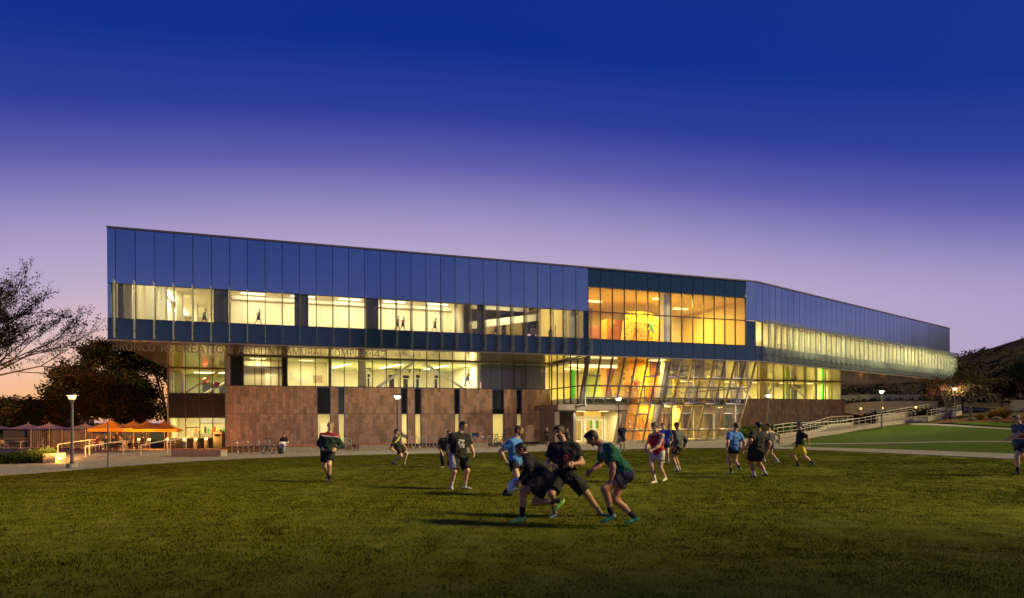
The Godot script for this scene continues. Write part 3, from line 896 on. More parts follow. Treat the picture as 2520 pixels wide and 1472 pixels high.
func make_atrium(fl: Transform3D) -> void:
	var o := Transform3D.IDENTITY
	var s0 := seam(30)
	# leaning glass: mullions, transoms and panes
	var lean_basis := Basis(Vector3.RIGHT, -atan(LEAN))
	var rows := [[-0.35, 0.71], [0.71, 2.27], [2.27, 3.2], [3.72, 4.78], [4.78, 5.63], [5.63, SOFFIT - 0.08]]
	for j in 16:
		var s := s0 + BAY * j
		var bottom := -0.45 if j > 3 else 3.2
		if j == 3:
			bottom = 3.0
		lean_bar("leaning_mullion", lean_at(s, bottom), lean_at(s, SOFFIT - 0.06), 0.11 if j != 0 else 0.34, 0.18, M.lean_bar if j > 4 else M.cap, hall)
		if j == 15:
			continue
		for r in rows.size():
			if j < 4 and r < 3:
				continue
			var awning: bool = j >= 5 and j % 2 == 1 and r in [1, 3, 5]
			if awning:
				continue
			var y0: float = rows[r][0]
			var y1: float = rows[r][1]
			if r >= 4 and not (j >= 5 and j % 2 == 1):
				if r == 5:
					continue
				y1 = SOFFIT - 0.08
			var mid := lean_at(s + BAY / 2, (y0 + y1) / 2)
			var length := (y1 - y0) * sqrt(1.0 + LEAN * LEAN)
			put("leaning_pane", quad_mesh, M.glass, hall, Transform3D(lean_basis * Basis.from_scale(Vector3(BAY - 0.16, length - 0.06, 1)), mid))
	for q in [[0.71, 4, 0.08], [3.2, 0, 0.09], [3.72, 0, 0.07], [4.78, 0, 0.09]]:
		lean_bar("leaning_transom", lean_at(s0 + BAY * q[1], q[0], 0.02), lean_at(s0 + BAY * 15, q[0], 0.02), q[2], 0.16, M.mullion, hall)
	for j in range(0, 15):
		var c := lean_at(s0 + BAY * (j + 0.5), 3.46, -0.1)
		put("leaning_spandrel", box_mesh, M.glass_tint if j > 3 else M.spandrel_dark, hall, Transform3D(lean_basis * Basis.from_scale(Vector3(BAY - 0.16, 0.46, 0.04)), c))
	# top-hung windows standing open, one bay in two, three high
	for j in [5, 7, 9, 11, 13]:
		for r in [[2.27, 1.5, M.glass_tint], [4.78, 1.58, M.glass_tint], [SOFFIT - 0.1, 1.62, M.glass_tint]]:
			var s: float = s0 + BAY * j
			var hinge := lean_at(s, r[0], 0.16)
			var sash := Node3D.new()
			sash.name = "awning_window"
			hall.add_child(sash, true)
			sash.transform = Transform3D(Basis(Vector3.RIGHT, -0.02), hinge + Vector3(BAY / 2, 0, 0))
			var w := BAY - 0.14
			var hh: float = r[1]
			var fm = M.blue_frame if r[0] > 4.0 else M.steel
			var t := Transform3D.IDENTITY
			slab("frame", t, -w / 2, -w / 2 + 0.06, -hh, 0, -0.03, 0.03, fm, sash)
			slab("frame", t, w / 2 - 0.06, w / 2, -hh, 0, -0.03, 0.03, fm, sash)
			slab("frame", t, -w / 2 + 0.06, w / 2 - 0.06, -0.07, 0, -0.03, 0.03, fm, sash)
			slab("frame", t, -w / 2 + 0.06, w / 2 - 0.06, -hh, -hh + 0.07, -0.03, 0.03, fm, sash)
			pane(t, -w / 2 + 0.05, w / 2 - 0.05, -hh + 0.06, -0.06, 0.0, r[2], "pane", sash)
			lean_bar("sash_sill", lean_at(s + 0.07, r[0] - hh * 0.98, 0.02), lean_at(s + BAY - 0.07, r[0] - hh * 0.98, 0.02), 0.10, 0.14, fm, hall)
			if r[0] < 4.0:
				lean_bar("sash_sill", lean_at(s + 0.07, r[0], 0.03), lean_at(s + BAY - 0.07, r[0], 0.03), 0.12, 0.16, M.steel_pale, hall)
	slab("atrium_sill", hang(lean_p(-0.3)), 30.0, 43.2, -0.6, -0.18, -0.4, 0.1, M.concrete_wall)
	# glazed side of the hall, back to the stone wall
	for q in [51.4, 52.9, 54.4, 55.9, 57.4, 58.8]:
		slab("mullion", o, s0 - 0.05, s0 + 0.05, 2.9, SOFFIT - 0.06, -q - 0.06, -q + 0.06, M.mullion)
	for k in 5:
		var p0: float = [51.4, 52.9, 54.4, 55.9, 57.4][k]
		put("side_pane", quad_mesh, M.glass, hall, Transform3D(Basis(Vector3.UP, -PI / 2) * Basis.from_scale(Vector3(1.4, 4.1, 1)), L(s0, 5.2, p0 + 0.75)))
	for y in [3.0, 4.78, SOFFIT - 0.1]:
		slab("transom", o, s0 - 0.045, s0 + 0.055, y - 0.05, y + 0.05, -58.9, -51.3, M.mullion)
	slab("side_wall", o, s0 - 0.1, s0 + 0.15, -0.9, 2.93, -58.95, -53.6, M.steel)
	# floors, walls and ceilings of the climbing hall
	slab("hall_ceiling", o, s0 + 0.1, seam(45) - 0.3, 13.3, 13.45, -67, -FRONT - 0.35, M.tan)
	slab("hall_floor", o, s0 + 0.2, seam(45) - 0.2, -0.5, -0.32, -74, -54.2, M.floor_in)
	for q in [53.6, 57.0, 60.5, 64.0, 67.5, 71.0, 74.2]:
		slab("mullion", o, seam(45) - 0.14, seam(45) - 0.04, -0.5, SOFFIT - 0.05, -q - 0.05, -q + 0.05, M.steel_pale)
	for k in 6:
		var p0: float = [53.6, 57.0, 60.5, 64.0, 67.5, 71.0][k]
		put("side_pane", quad_mesh, M.glass, hall, Transform3D(Basis(Vector3.UP, PI / 2) * Basis.from_scale(Vector3(3.2, 7.6, 1)), L(seam(45) - 0.09, 3.45, p0 + 1.7)))
	for y in [3.45, 4.78]:
		slab("transom", o, seam(45) - 0.13, seam(45) - 0.05, y - 0.05, y + 0.05, -74.1, -53.7, M.mullion)
	slab("hall_wall", o, s0 + 0.1, s0 + 9.5, 8.0, 13.29, -62.3, -62.05, M.tan)
	slab("hall_wall", o, s0 + 0.1, s0 + 6.4, 8.62, 11.0, -58.2, -58.0, M.brick_red)
	slab("hall_wall", o, s0 + 9.5, seam(45) - 0.3, 8.6, 13.29, -66.9, -66.7, M.mint)
	for k in 4:
		slab("ceiling_light", o, s0 + 12.6 + 1.2 * k, s0 + 13.2 + 1.2 * k, 13.1, 13.16, -65.8, -62.5, M.tube)
	slab("hall_wall", o, s0 + 0.12, s0 + 0.3, 7.5, 13.29, -62, -51.3, M.tan)
	slab("hall_wall", o, seam(45) - 0.5, seam(45) - 0.3, 7.5, 13.29, -66, -51.3, M.tan)
	slab("gallery_floor", o, s0 + 0.2, s0 + 6.4, 7.0, 7.3, -66, -55.5, M.white_wall)
	slab("gallery_floor", o, s0 + 12.6, seam(45) - 0.3, 6.9, 7.28, -67, -58, M.white_wall)
	slab("gallery_floor", o, s0 + 0.2, s0 + 5.2, 3.3, 3.75, -72, -54.2, M.white_wall)
	slab("gallery_floor", o, s0 + 11.4, seam(45) - 0.3, 3.25, 3.7, -73, -57.5, M.white_wall)
	put("stair_flight", box_mesh, M.white_wall, hall, Transform3D(Basis(Vector3.BACK, 0.22) * Basis.from_scale(Vector3(9, 0.55, 1.6)), L(s0 + 15.0, 6.6, 58.6)))
	slab("hall_wall", o, s0 + 0.2, s0 + 7, 3.76, 6.99, -66.2, -66, M.cream)
	slab("hall_wall", o, s0 + 0.2, s0 + 9, -0.3, 3.29, -64.2, -64, M.cream)
	slab("hall_wall", o, s0 + 10.5, seam(45) - 0.3, 3.71, 7.2, -73.4, -73.2, M.yellow_green)
	slab("hall_wall", o, s0 + 10.5, seam(45) - 0.3, -0.3, 3.24, -66.2, -66, M.tan)
	for q in [[11.9, 62.0, 0.22, M.lime], [13.6, 64.0, 0.5, M.green], [10.9, 66.0, 0.35, M.tan], [15.6, 61.0, 0.7, M.tan], [17.6, 66.0, 0.4, M.tan], [16.9, 69.0, 0.3, M.green]]:
		slab("hall_column", o, s0 + q[0], s0 + q[0] + q[2], -0.3, 7.2, -q[1] - 0.4, -q[1], q[3])
	slab("lime_panel", o, s0 + 1.2, s0 + 1.5, 3.76, 6.6, -56.9, -56.6, M.lime)
	for q in [[0.0, 1.4], [1.5, 0.9]]:
		slab("gallery_rail", o, s0 + 10.6, seam(45) - 0.4, 4.4 + q[0] * 0.3, 4.45 + q[0] * 0.3, -57.6, -57.55, M.white)
	# the big raking column
	lean_bar("raking_column", lean_at(s0 + 8.6, -0.4, -0.75), lean_at(s0 + 8.35, SOFFIT, -0.75), 0.75, 0.6, M.white, hall)
	slab("upright_column", o, s0 + 8.1, s0 + 8.95, SOFFIT + 0.3, 13.28, -52.2, -51.5, M.white)
	# lamps of the hall
	for q in [[3.5, 13.2, 56.5, 34.0, 1.0, 0.88, 0.46], [9.0, 13.2, 53.4, 42.0, 1.0, 0.88, 0.42], [14.0, 13.2, 57.5, 30.0, 1.0, 0.88, 0.46]]:
		slab("ceiling_light", o, s0 + q[0] - 0.8, s0 + q[0] + 0.8, q[1] - 0.04, q[1] + 0.05, -q[2] - 0.2, -q[2] + 0.2, M.tube_warm)
		area_light("ceiling_lamp", L(s0 + q[0], q[1] - 0.08, q[2]), Vector2(1.6, 0.4), q[3], Color(q[4], q[5], q[6]), hall)
	slab("ceiling_light", o, s0 + 0.4, s0 + 6.2, 6.72, 6.98, -55.6, -55.52, M.tube_warm)
	for q in [[3.0, 6.88, 60.5, 42.0], [3.0, 3.1, 58.0, 20.0], [14.0, 6.8, 64.0, 58.0], [16.2, 6.8, 69.0, 48.0], [14.5, 3.1, 60.5, 42.0], [9.4, 3.1, 54.6, 12.0], [8.0, 7.2, 52.6, 30.0]]:
		slab("ceiling_light", o, s0 + q[0] - 0.9, s0 + q[0] + 0.9, q[1] + 0.0, q[1] + 0.08, -q[2] - 0.15, -q[2] + 0.15, M.tube_warm)
		area_light("ceiling_lamp", L(s0 + q[0], q[1] - 0.04, q[2]), Vector2(1.8, 0.3), q[3], Color(1, 0.88, 0.40), hall)
	make_entrance(s0)

func make_entrance(s0: float) -> void:
	var o := Transform3D.IDENTITY
	# brown portal round the recessed doors
	slab("portal_lintel", o, s0 - 2.2, s0 + 4.75, 2.62, 3.12, -58.0, -52.3, M.portal)
	slab("portal_jamb", o, s0 - 2.2, s0 - 1.75, -0.6, 2.61, -56.6, -53.0, M.portal)
	lean_bar("portal_jamb", L(s0 + 4.25, -0.5, 53.5), L(s0 + 4.5, 2.61, 52.75), 0.4, 0.8, M.portal, hall)
	slab("vestibule_wall", o, s0 + 4.4, s0 + 4.75, -0.5, 2.61, -56.3, -56.1, M.cream)
	slab("vestibule_wall", o, s0 + 4.6, s0 + 4.72, -0.5, 2.61, -56.1, -53.9, M.cream)
	slab("vestibule_ceiling", o, s0 - 1.74, s0 + 4.3, 2.56, 2.61, -56.4, -53.1, M.white_wall)
	for q in [0.3, 2.6]:
		slab("downlight", o, s0 + q, s0 + q + 0.8, 2.50, 2.55, -53.8, -53.5, M.tube_warm)
		area_light("downlight_lamp", L(s0 + q + 0.4, 2.46, 53.65), Vector2(0.8, 0.3), 5.0, Color(1, 0.9, 0.6), hall)
	for q in [[0.15, 0.0], [1.12, 0.0], [2.35, 0.0], [3.32, 0.0]]:
		var d := Node3D.new()
		d.name = "entrance_door"
		hall.add_child(d, true)
		d.transform = Transform3D(Basis(Vector3.UP, q[1]), L(s0 + q[0], -0.42, 56.2))
		var t := Transform3D.IDENTITY
		var w := 0.92
		slab("stile", t, 0, 0.13, 0, 2.3, -0.03, 0.03, M.white, d)
		slab("stile", t, w - 0.13, w, 0, 2.3, -0.03, 0.03, M.white, d)
		slab("rail", t, 0.13, w - 0.13, 2.12, 2.3, -0.03, 0.03, M.white, d)
		slab("rail", t, 0.13, w - 0.13, 0, 0.24, -0.03, 0.03, M.white, d)
		pane(t, 0.13, w - 0.13, 0.24, 2.12, 0.0, null, "pane", d)
		rod("handle", Vector3(w - 0.2, 0.8, 0.07), Vector3(w - 0.2, 1.3, 0.07), 0.02, M.stainless, d)
	slab("door_head", o, s0 + 0.05, s0 + 4.4, 1.95, 2.1, -56.3, -56.1, M.white)
	for q in [0.05, 2.2, 4.38]:
		slab("door_post", o, s0 + q - 0.05, s0 + q + 0.05, -0.45, 2.55, -56.32, -56.08, M.white)
	slab("lobby_panel", o, s0 + 4.4, s0 + 5.3, 0.9, 1.9, -59.2, -59.1, M.green)
	slab("lobby_panel", o, s0 + 4.4, s0 + 5.3, 0.2, 0.88, -59.25, -59.12, M.paper)
	slab("lobby_desk", o, s0 + 1.5, s0 + 2.7, -0.3, 0.7, -60.6, -60.0, M.green)
	slab("lobby_panel", o, s0 + 2.0, s0 + 3.2, 1.2, 2.3, -62.2, -62.1, M.brick_red)

func make_lettering(fl: Transform3D, fr: Transform3D, wing_len: float) -> void:
	var font := SystemFont.new()
	font.font_names = PackedStringArray(["Droid Sans"])
	var words := [["BRONCO", -10.55], ["RECREATION", -7.62], ["AND", -2.72], ["INTRAMURAL", -0.90], ["COMPLEX", 3.62], ["42", 6.98]]
	var ends := [-8.02, -3.05, -1.22, 3.24, 6.62, 7.95]
	for side in 2:
		var sign_ := Node3D.new()
		sign_.name = "building_sign"
		hall.add_child(sign_, true)
		for k in words.size():
			var tm := TextMesh.new()
			tm.font = font
			tm.text = words[k][0]
			tm.font_size = 64
			tm.pixel_size = 0.0105
			tm.depth = 0.06
			tm.horizontal_alignment = HORIZONTAL_ALIGNMENT_LEFT
			tm.vertical_alignment = VERTICAL_ALIGNMENT_BOTTOM
			var box_ := tm.get_aabb()
			var want: float = ends[k] - words[k][1]
			var sx := want / box_.size.x
			var sy := 0.56 / box_.size.y
			var b := Basis.from_scale(Vector3(sx, sy, 1))
			if side == 0:
				put("sign_word", tm, M.letter, sign_, fl * Transform3D(b, Vector3(words[k][1] - box_.position.x * sx, SOFFIT - 0.16 - 0.56 - box_.position.y * sy, -0.14)))
			else:   # the far end carries the same words, seen from behind
				var back := Transform3D(Basis(Vector3.UP, PI), Vector3(wing_len - 11.0, 0, -18.0))
				put("sign_word", tm, M.letter, sign_, fr * back * Transform3D(b, Vector3(words[k][1] - box_.position.x * sx, SOFFIT - 0.16 - 0.56 - box_.position.y * sy, 0)))
		slab("sign_rail", fl if side == 0 else fr, -10.6 if side == 0 else wing_len - 19.0, 8.0 if side == 0 else wing_len - 0.5, SOFFIT - 0.15, SOFFIT - 0.1, -0.16 - 17.9 * side, -0.1 - 17.9 * side, M.letter, sign_)

# ---------------------------------------------------------------- planting
var leaf_clump := []
var leaf_small := []
var leaf_mat: StandardMaterial3D

func clump(n: int, spread: float, size: float, sd: int) -> Array:
	var r := RandomNumberGenerator.new()
	r.seed = sd
	var out := []
	for k in n:
		var c := Vector3(r.randf_range(-1, 1), r.randf_range(-1, 1), r.randf_range(-1, 1)) * spread
		var b := Basis.from_euler(Vector3(r.randf() * TAU, r.randf() * TAU, r.randf() * TAU))
		out.append([c, b.x * size, b.y * size * 0.42, b.z])
	return out

func leaf_material() -> StandardMaterial3D:
	if leaf_mat == null:
		leaf_mat = mat(Color.WHITE, 0.75)
		leaf_mat.vertex_color_use_as_albedo = true
		leaf_mat.backlight_enabled = true
		leaf_mat.backlight = Color(0.35, 0.35, 0.3)
		leaf_mat.metallic_specular = 0.2
	return leaf_mat

func leaves(called: String, spots: Array, size: Vector2, tones: Array, parent: Node, template: Array, r: RandomNumberGenerator) -> MeshInstance3D:
	var n := spots.size() * template.size()
	var verts := PackedVector3Array()
	var norms := PackedVector3Array()
	var cols := PackedColorArray()
	var idx := PackedInt32Array()
	verts.resize(n * 4)
	norms.resize(n * 4)
	cols.resize(n * 4)
	idx.resize(n * 6)
	var i := 0
	var j := 0
	for p in spots:
		var b := Basis.from_euler(Vector3(r.randf() * TAU, r.randf() * TAU, r.randf() * TAU)).scaled(Vector3.ONE * r.randf_range(size.x, size.y))
		var a: Vector3 = tones[r.randi() % tones.size()] * r.randf_range(0.6, 1.35)
		var col := Color(a.x, a.y, a.z)
		for q in template:
			var c: Vector3 = p + b * q[0]
			var u: Vector3 = b * q[1]
			var w: Vector3 = b * q[2]
			var nn: Vector3 = (b * q[3]).normalized()
			verts[i] = c - u
			verts[i + 1] = c + w
			verts[i + 2] = c + u
			verts[i + 3] = c - w
			for k in 4:
				norms[i + k] = nn
				cols[i + k] = col
			idx[j] = i
			idx[j + 1] = i + 1
			idx[j + 2] = i + 2
			idx[j + 3] = i
			idx[j + 4] = i + 2
			idx[j + 5] = i + 3
			i += 4
			j += 6
	var arr := []
	arr.resize(Mesh.ARRAY_MAX)
	arr[Mesh.ARRAY_VERTEX] = verts
	arr[Mesh.ARRAY_NORMAL] = norms
	arr[Mesh.ARRAY_COLOR] = cols
	arr[Mesh.ARRAY_INDEX] = idx
	var mesh := ArrayMesh.new()
	mesh.add_surface_from_arrays(Mesh.PRIMITIVE_TRIANGLES, arr)
	return put(called, mesh, leaf_material(), parent)

func limb(st: SurfaceTool, a: Vector3, b: Vector3, ra: float, rb: float) -> void:
	var d := (b - a).normalized()
	var x := d.cross(Vector3(0.3, 0.1, 0.9)).normalized()
	var y := d.cross(x)
	for k in 6:
		var t0 := TAU * k / 6.0
		var t1 := TAU * (k + 1) / 6.0
		var p0 := x * cos(t0) + y * sin(t0)
		var p1 := x * cos(t1) + y * sin(t1)
		for v in [[a + p0 * ra, p0], [b + p0 * rb, p0], [b + p1 * rb, p1], [a + p0 * ra, p0], [b + p1 * rb, p1], [a + p1 * ra, p1]]:
			st.set_normal(v[1])
			st.add_vertex(v[0])

func tree(called: String, label: String, at: Vector3, height: float, spread: float, n: int, tones: Array, sd: int, group := "", low := 0.25, size := Vector2(0.7, 1.3)) -> Node3D:
	# a trunk with limbs, and leaf clumps gathered round the ends of the limbs
	var r := RandomNumberGenerator.new()
	r.seed = sd
	var root := thing(called, label, "tree", at, group)
	var st := st_new()
	var tips := []
	var fork := Vector3(r.randf_range(-0.3, 0.3), height * low * 0.9, r.randf_range(-0.3, 0.3))
	var tr := 0.018 * height + 0.05
	limb(st, Vector3(0, -0.3, 0), fork, tr * 1.15, tr * 0.75)
	for k in 9:
		var a := TAU * k / 9.0 + r.randf_range(-0.3, 0.3)
		var up := r.randf_range(0.35, 1.0)
		var reach := spread * r.randf_range(0.45, 0.85) * sqrt(maxf(1.0 - pow(absf(up - 0.55) / 0.6, 2.0), 0.15))
		var tip := Vector3(cos(a) * reach, height * (low + (0.92 - low) * up), sin(a) * reach)
		var mid := fork.lerp(tip, 0.5) + Vector3(0, height * 0.05, 0)
		limb(st, fork, mid, tr * 0.5, tr * 0.3)
		limb(st, mid, tip, tr * 0.3, tr * 0.1)
		tips.append(tip)
		for j in 3:
			var t2 := tip + Vector3(r.randf_range(-1, 1), r.randf_range(-0.6, 0.8), r.randf_range(-1, 1)) * spread * 0.33
			limb(st, mid.lerp(tip, 0.6), t2, tr * 0.16, tr * 0.05)
			tips.append(t2)
	tips.append(Vector3(0, height * 0.9, 0))
	put("trunk", st.commit(), M.bark, root)
	var spots := []
	for i in n:
		var tip: Vector3 = tips[r.randi() % tips.size()]
		var u := Vector3(r.randfn(), r.randfn() * 0.75, r.randfn()) * spread * 0.17
		var p := tip + u
		p.y = clampf(p.y, height * low * 0.45, height * 1.04)
		spots.append(p)
	leaves("crown", spots, size, tones, root, leaf_clump, r)
	return root

func big_tree() -> void:
	# the wide, thinly leaved tree whose limbs reach in from the left edge
	var r := RandomNumberGenerator.new()
	r.seed = 77
	var root := thing("spreading_tree", "tall thinly leaved tree with long limbs against the orange sunset at the left edge", "tree", on(-44.0, 47.0))
	var st := st_new()
	var spots := []
	limb(st, Vector3(0, -0.4, 0), Vector3(0.3, 2.6, 0), 0.42, 0.34)
	var todo := []
	for k in 11:
		var a := deg_to_rad(-75.0 + 15.0 * k + r.randf_range(-6, 6)) if k < 9 else deg_to_rad(150.0 + 40.0 * (k - 9))
		var lift := r.randf_range(0.5, 1.6)
		todo.append([Vector3(0.3, 2.6, 0), Vector3(cos(a), lift, -sin(a)).normalized(), r.randf_range(4.6, 5.6), 0.14, 0])
	while todo.size():
		var q = todo.pop_back()
		var a: Vector3 = q[0]
		var dir: Vector3 = q[1]
		var b: Vector3 = a + dir * q[2]
		limb(st, a, b, q[3], q[3] * 0.62)
		if q[4] >= 4:
			for i in 5:
				spots.append(a.lerp(b, r.randf()) + Vector3(r.randf_range(-1, 1), r.randf_range(-1, 1), r.randf_range(-1, 1)) * 0.16)
			continue
		if q[4] == 3:
			for i in 2:
				spots.append(a.lerp(b, r.randf()) + Vector3(r.randf_range(-1, 1), r.randf_range(-1, 1), r.randf_range(-1, 1)) * 0.2)
		var kids := 3 if q[4] < 4 else 2
		for k in kids:
			var nd := (dir + Vector3(r.randf_range(-1, 1), r.randf_range(-0.75, 0.8), r.randf_range(-1, 1)) * 0.62 + Vector3(0, 0.05, 0)).normalized()
			todo.append([b if k < 2 else a.lerp(b, 0.55), nd, q[2] * r.randf_range(0.58, 0.78), q[3] * 0.56, q[4] + 1])
	put("trunk", st.commit(), M.bark, root)
	leaves("crown", spots, Vector2(0.7, 1.3), [Vector3(0.018, 0.011, 0.006), Vector3(0.028, 0.014, 0.007), Vector3(0.015, 0.011, 0.006)], root, leaf_small, r)

func shrub(called: String, label: String, category: String, at: Vector3, rad: Vector3, n: int, tones: Array, sd: int, group := "", size := Vector2(0.25, 0.5), upright := false) -> Node3D:
	var r := RandomNumberGenerator.new()
	r.seed = sd
	var root := thing(called, label, category, at, group)
	if upright:
		var st := st_new()
		for k in n:
			var a := r.randf() * TAU
			var lean := pow(r.randf(), 0.7)
			var base := Vector3(cos(a), 0, sin(a)) * rad.x * 0.18 * r.randf()
			var tip := Vector3(cos(a) * rad.x * lean, rad.y * (1.0 - 0.45 * lean * lean) * r.randf_range(0.7, 1.0), sin(a) * rad.z * lean)
			var side := Vector3(-sin(a), 0, cos(a)) * size.x * 0.06
			var mid := base.lerp(tip, 0.55) + Vector3(0, rad.y * 0.12, 0)
			var tone: Vector3 = tones[r.randi() % tones.size()] * r.randf_range(0.7, 1.3)
			for v in [base - side, base + side, mid + side, base - side, mid + side, mid - side, mid - side, mid + side, tip]:
				st.set_color(Color(tone.x, tone.y, tone.z))
				st.add_vertex(v)
		st.generate_normals()
		put("blades", st.commit(), leaf_material(), root)
		return root
	var st2 := st_new()
	for k in 5:
		limb(st2, Vector3(0, -0.1, 0), Vector3(r.randf_range(-1, 1) * rad.x * 0.6, rad.y * 0.8, r.randf_range(-1, 1) * rad.z * 0.6), 0.025, 0.01)
	put("stems", st2.commit(), M.bark, root)
	var spots := []
	for i in n:
		var u := Vector3(r.randfn(), r.randfn(), r.randfn())
		u = u.normalized() * pow(r.randf(), 0.45)
		spots.append(Vector3(u.x * rad.x * (1.0 + 0.2 * sin(i * 0.7)), maxf(0.03, rad.y * 0.5 + u.y * rad.y * 0.5), u.z * rad.z))
	leaves("foliage", spots, size, tones, root, leaf_clump, r)
	return root

# ---------------------------------------------------------------- left: terrace, fence, umbrellas, trees
func make_left_side() -> void:
	leaf_clump = clump(9, 0.32, 0.17, 5)
	leaf_small = clump(5, 0.16, 0.085, 6)
	big_tree()
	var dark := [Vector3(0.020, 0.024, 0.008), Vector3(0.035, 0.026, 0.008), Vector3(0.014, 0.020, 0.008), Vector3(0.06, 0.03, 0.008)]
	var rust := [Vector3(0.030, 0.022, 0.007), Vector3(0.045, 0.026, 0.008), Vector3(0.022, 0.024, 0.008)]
	var rows := [
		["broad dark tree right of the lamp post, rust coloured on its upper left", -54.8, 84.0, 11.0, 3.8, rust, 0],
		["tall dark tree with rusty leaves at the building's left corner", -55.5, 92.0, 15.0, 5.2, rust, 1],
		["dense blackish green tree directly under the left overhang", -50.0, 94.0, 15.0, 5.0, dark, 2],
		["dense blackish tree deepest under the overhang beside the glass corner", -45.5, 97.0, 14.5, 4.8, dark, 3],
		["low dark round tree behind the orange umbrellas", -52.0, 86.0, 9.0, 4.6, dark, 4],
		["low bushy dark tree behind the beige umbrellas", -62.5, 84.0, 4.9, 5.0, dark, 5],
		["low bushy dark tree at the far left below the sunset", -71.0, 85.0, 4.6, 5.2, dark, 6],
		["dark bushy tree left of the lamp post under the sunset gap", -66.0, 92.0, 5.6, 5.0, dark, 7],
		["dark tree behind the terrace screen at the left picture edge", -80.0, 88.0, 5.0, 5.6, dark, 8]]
	for q in rows:
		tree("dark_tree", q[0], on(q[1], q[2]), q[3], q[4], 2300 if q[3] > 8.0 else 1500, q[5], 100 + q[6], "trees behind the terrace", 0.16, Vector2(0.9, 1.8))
	# the tall trees standing to the right of the field, outside the picture, whose shade lies over the near turf
	for k in 3:
		tree("field_tree", ["tall tree at the right of the field, nearest the camera", "tall tree at the right of the field, second from the camera", "tall tree at the right of the field, furthest from the camera"][k], on([17.0, 20.0, 23.0][k], [-1.6, 1.6, 4.6][k]), [18.5, 20.0, 18.5][k], 4.6, 190, dark, 140 + k, "tall trees right of the field", 0.3, Vector2(1.1, 2.1))
	# fence of the terrace: solid screens to the left, pickets to the right
	var a := Vector2(-66, 55.5)
	var b := Vector2(-38.2, 68.4)
	var fence := thing("terrace_fence", "beige terrace fence with square posts, solid screens and a stretch of upright pickets", "fence", Vector3.ZERO)
	var n := 12
	for k in n + 1:
		var q := a.lerp(b, float(k) / n)
		rod("post", on(q.x, q.y, -0.2), on(q.x, q.y, 2.05), 0.07, M.fence, fence)
	for k in n:
		var q0 := a.lerp(b, float(k) / n)
		var q1 := a.lerp(b, float(k + 1) / n)
		var l0 := on(q0.x, q0.y)
		var l1 := on(q1.x, q1.y)
		var turn := Basis(Vector3.UP, atan2(-(l1 - l0).z, (l1 - l0).x))
		var span := l0.distance_to(l1)
		rod("rail", l0 + Vector3(0, 1.98, 0), l1 + Vector3(0, 1.98, 0), 0.05, M.fence, fence)
		rod("rail", l0 + Vector3(0, 0.12, 0), l1 + Vector3(0, 0.12, 0), 0.04, M.fence, fence)
		if k < 8:
			rod("rail", l0 + Vector3(0, 1.0, 0), l1 + Vector3(0, 1.0, 0), 0.025, M.fence, fence)
		else:
			for j in 16:
				var p := l0.lerp(l1, (j + 0.5) / 16.0)
				box("picket", p + Vector3(0, 1.05, 0), Vector3(0.05, 1.8, 0.03), M.fence, fence, turn)
	# the screen wall behind the outdoor seats
	var screen := thing("screen_wall", "long beige screen wall with two dark gate openings behind the terrace fence", "wall", Vector3.ZERO)
	for k in 7:
		var q0 := Vector2(-82, 59).lerp(Vector2(-45, 73), k / 7.0)
		var q1 := Vector2(-82, 59).lerp(Vector2(-45, 73), (k + 1) / 7.0)
		var l0 := on(q0.x, q0.y)
		var l1 := on(q1.x, q1.y)
		var turn := Basis(Vector3.UP, atan2(-(l1 - l0).z, (l1 - l0).x))
		box("gate" if k in [2, 5] else "wall_panel", (l0 + l1) / 2 + Vector3(0, 0.95, -0.3 if k in [2, 5] else 0.0), Vector3(l0.distance_to(l1) * (0.98 if k not in [2, 5] else 0.6), 1.95, 0.1), M.column_grey if k in [2, 5] else M.fence, screen, turn)
	# umbrellas
	var shades := [
		["orange square market umbrella, largest and leftmost of the orange ones", -38.6, 62.5, true], ["orange square market umbrella, second from the left of the orange ones", -38.4, 66.0, true],
		["orange square market umbrella, third from the left of the orange ones", -37.2, 66.2, true], ["orange square market umbrella, rightmost one beside the building corner", -35.6, 66.6, true],
		["beige market umbrella at the left picture edge", -50.5, 63.0, false], ["beige market umbrella left of the lamp post, second from the edge", -49.5, 66.5, false],
		["wide beige market umbrella just left of the lamp post", -44.5, 62.5, false], ["wide beige market umbrella behind the lamp post", -42.0, 64.0, false]]
	for q in shades:
		var orange: bool = q[3]
		var u := thing("market_umbrella", q[0], "umbrella", on(q[1], q[2]), "orange umbrellas on the terrace" if orange else "beige umbrellas on the terrace")
		var half := 1.62 if orange else 1.95
		var low := 2.05 if orange else 1.98
		var top := 2.86 if orange else 2.52
		var st := st_new()
		var rim := []
		for k in 4:
			var t := TAU * k / 4.0 + 0.5
			rim.append(Vector3(cos(t) * half * 1.3, low, sin(t) * half * 1.3))
		for k in 4:
			var p0: Vector3 = rim[k]
			var p1: Vector3 = rim[(k + 1) % 4]
			var apex := Vector3(0, top, 0)
			for j in 4:   # the cloth sags between rim and top
				var f0 := j / 4.0
				var f1 := (j + 1) / 4.0
				var s0 := Vector3(0, -0.10 * sin(f0 * PI), 0)
				var s1 := Vector3(0, -0.10 * sin(f1 * PI), 0)
				var w := [p0.lerp(apex, f0) + s0, p1.lerp(apex, f0) + s0, p1.lerp(apex, f1) + s1, p0.lerp(apex, f1) + s1]
				for i in [0, 2, 1, 0, 3, 2]:
					st.set_smooth_group(-1)
					st.add_vertex(w[i])
		st.generate_normals()
		put("canopy", st.commit(), M.umbrella_orange if orange else M.umbrella_beige, u)
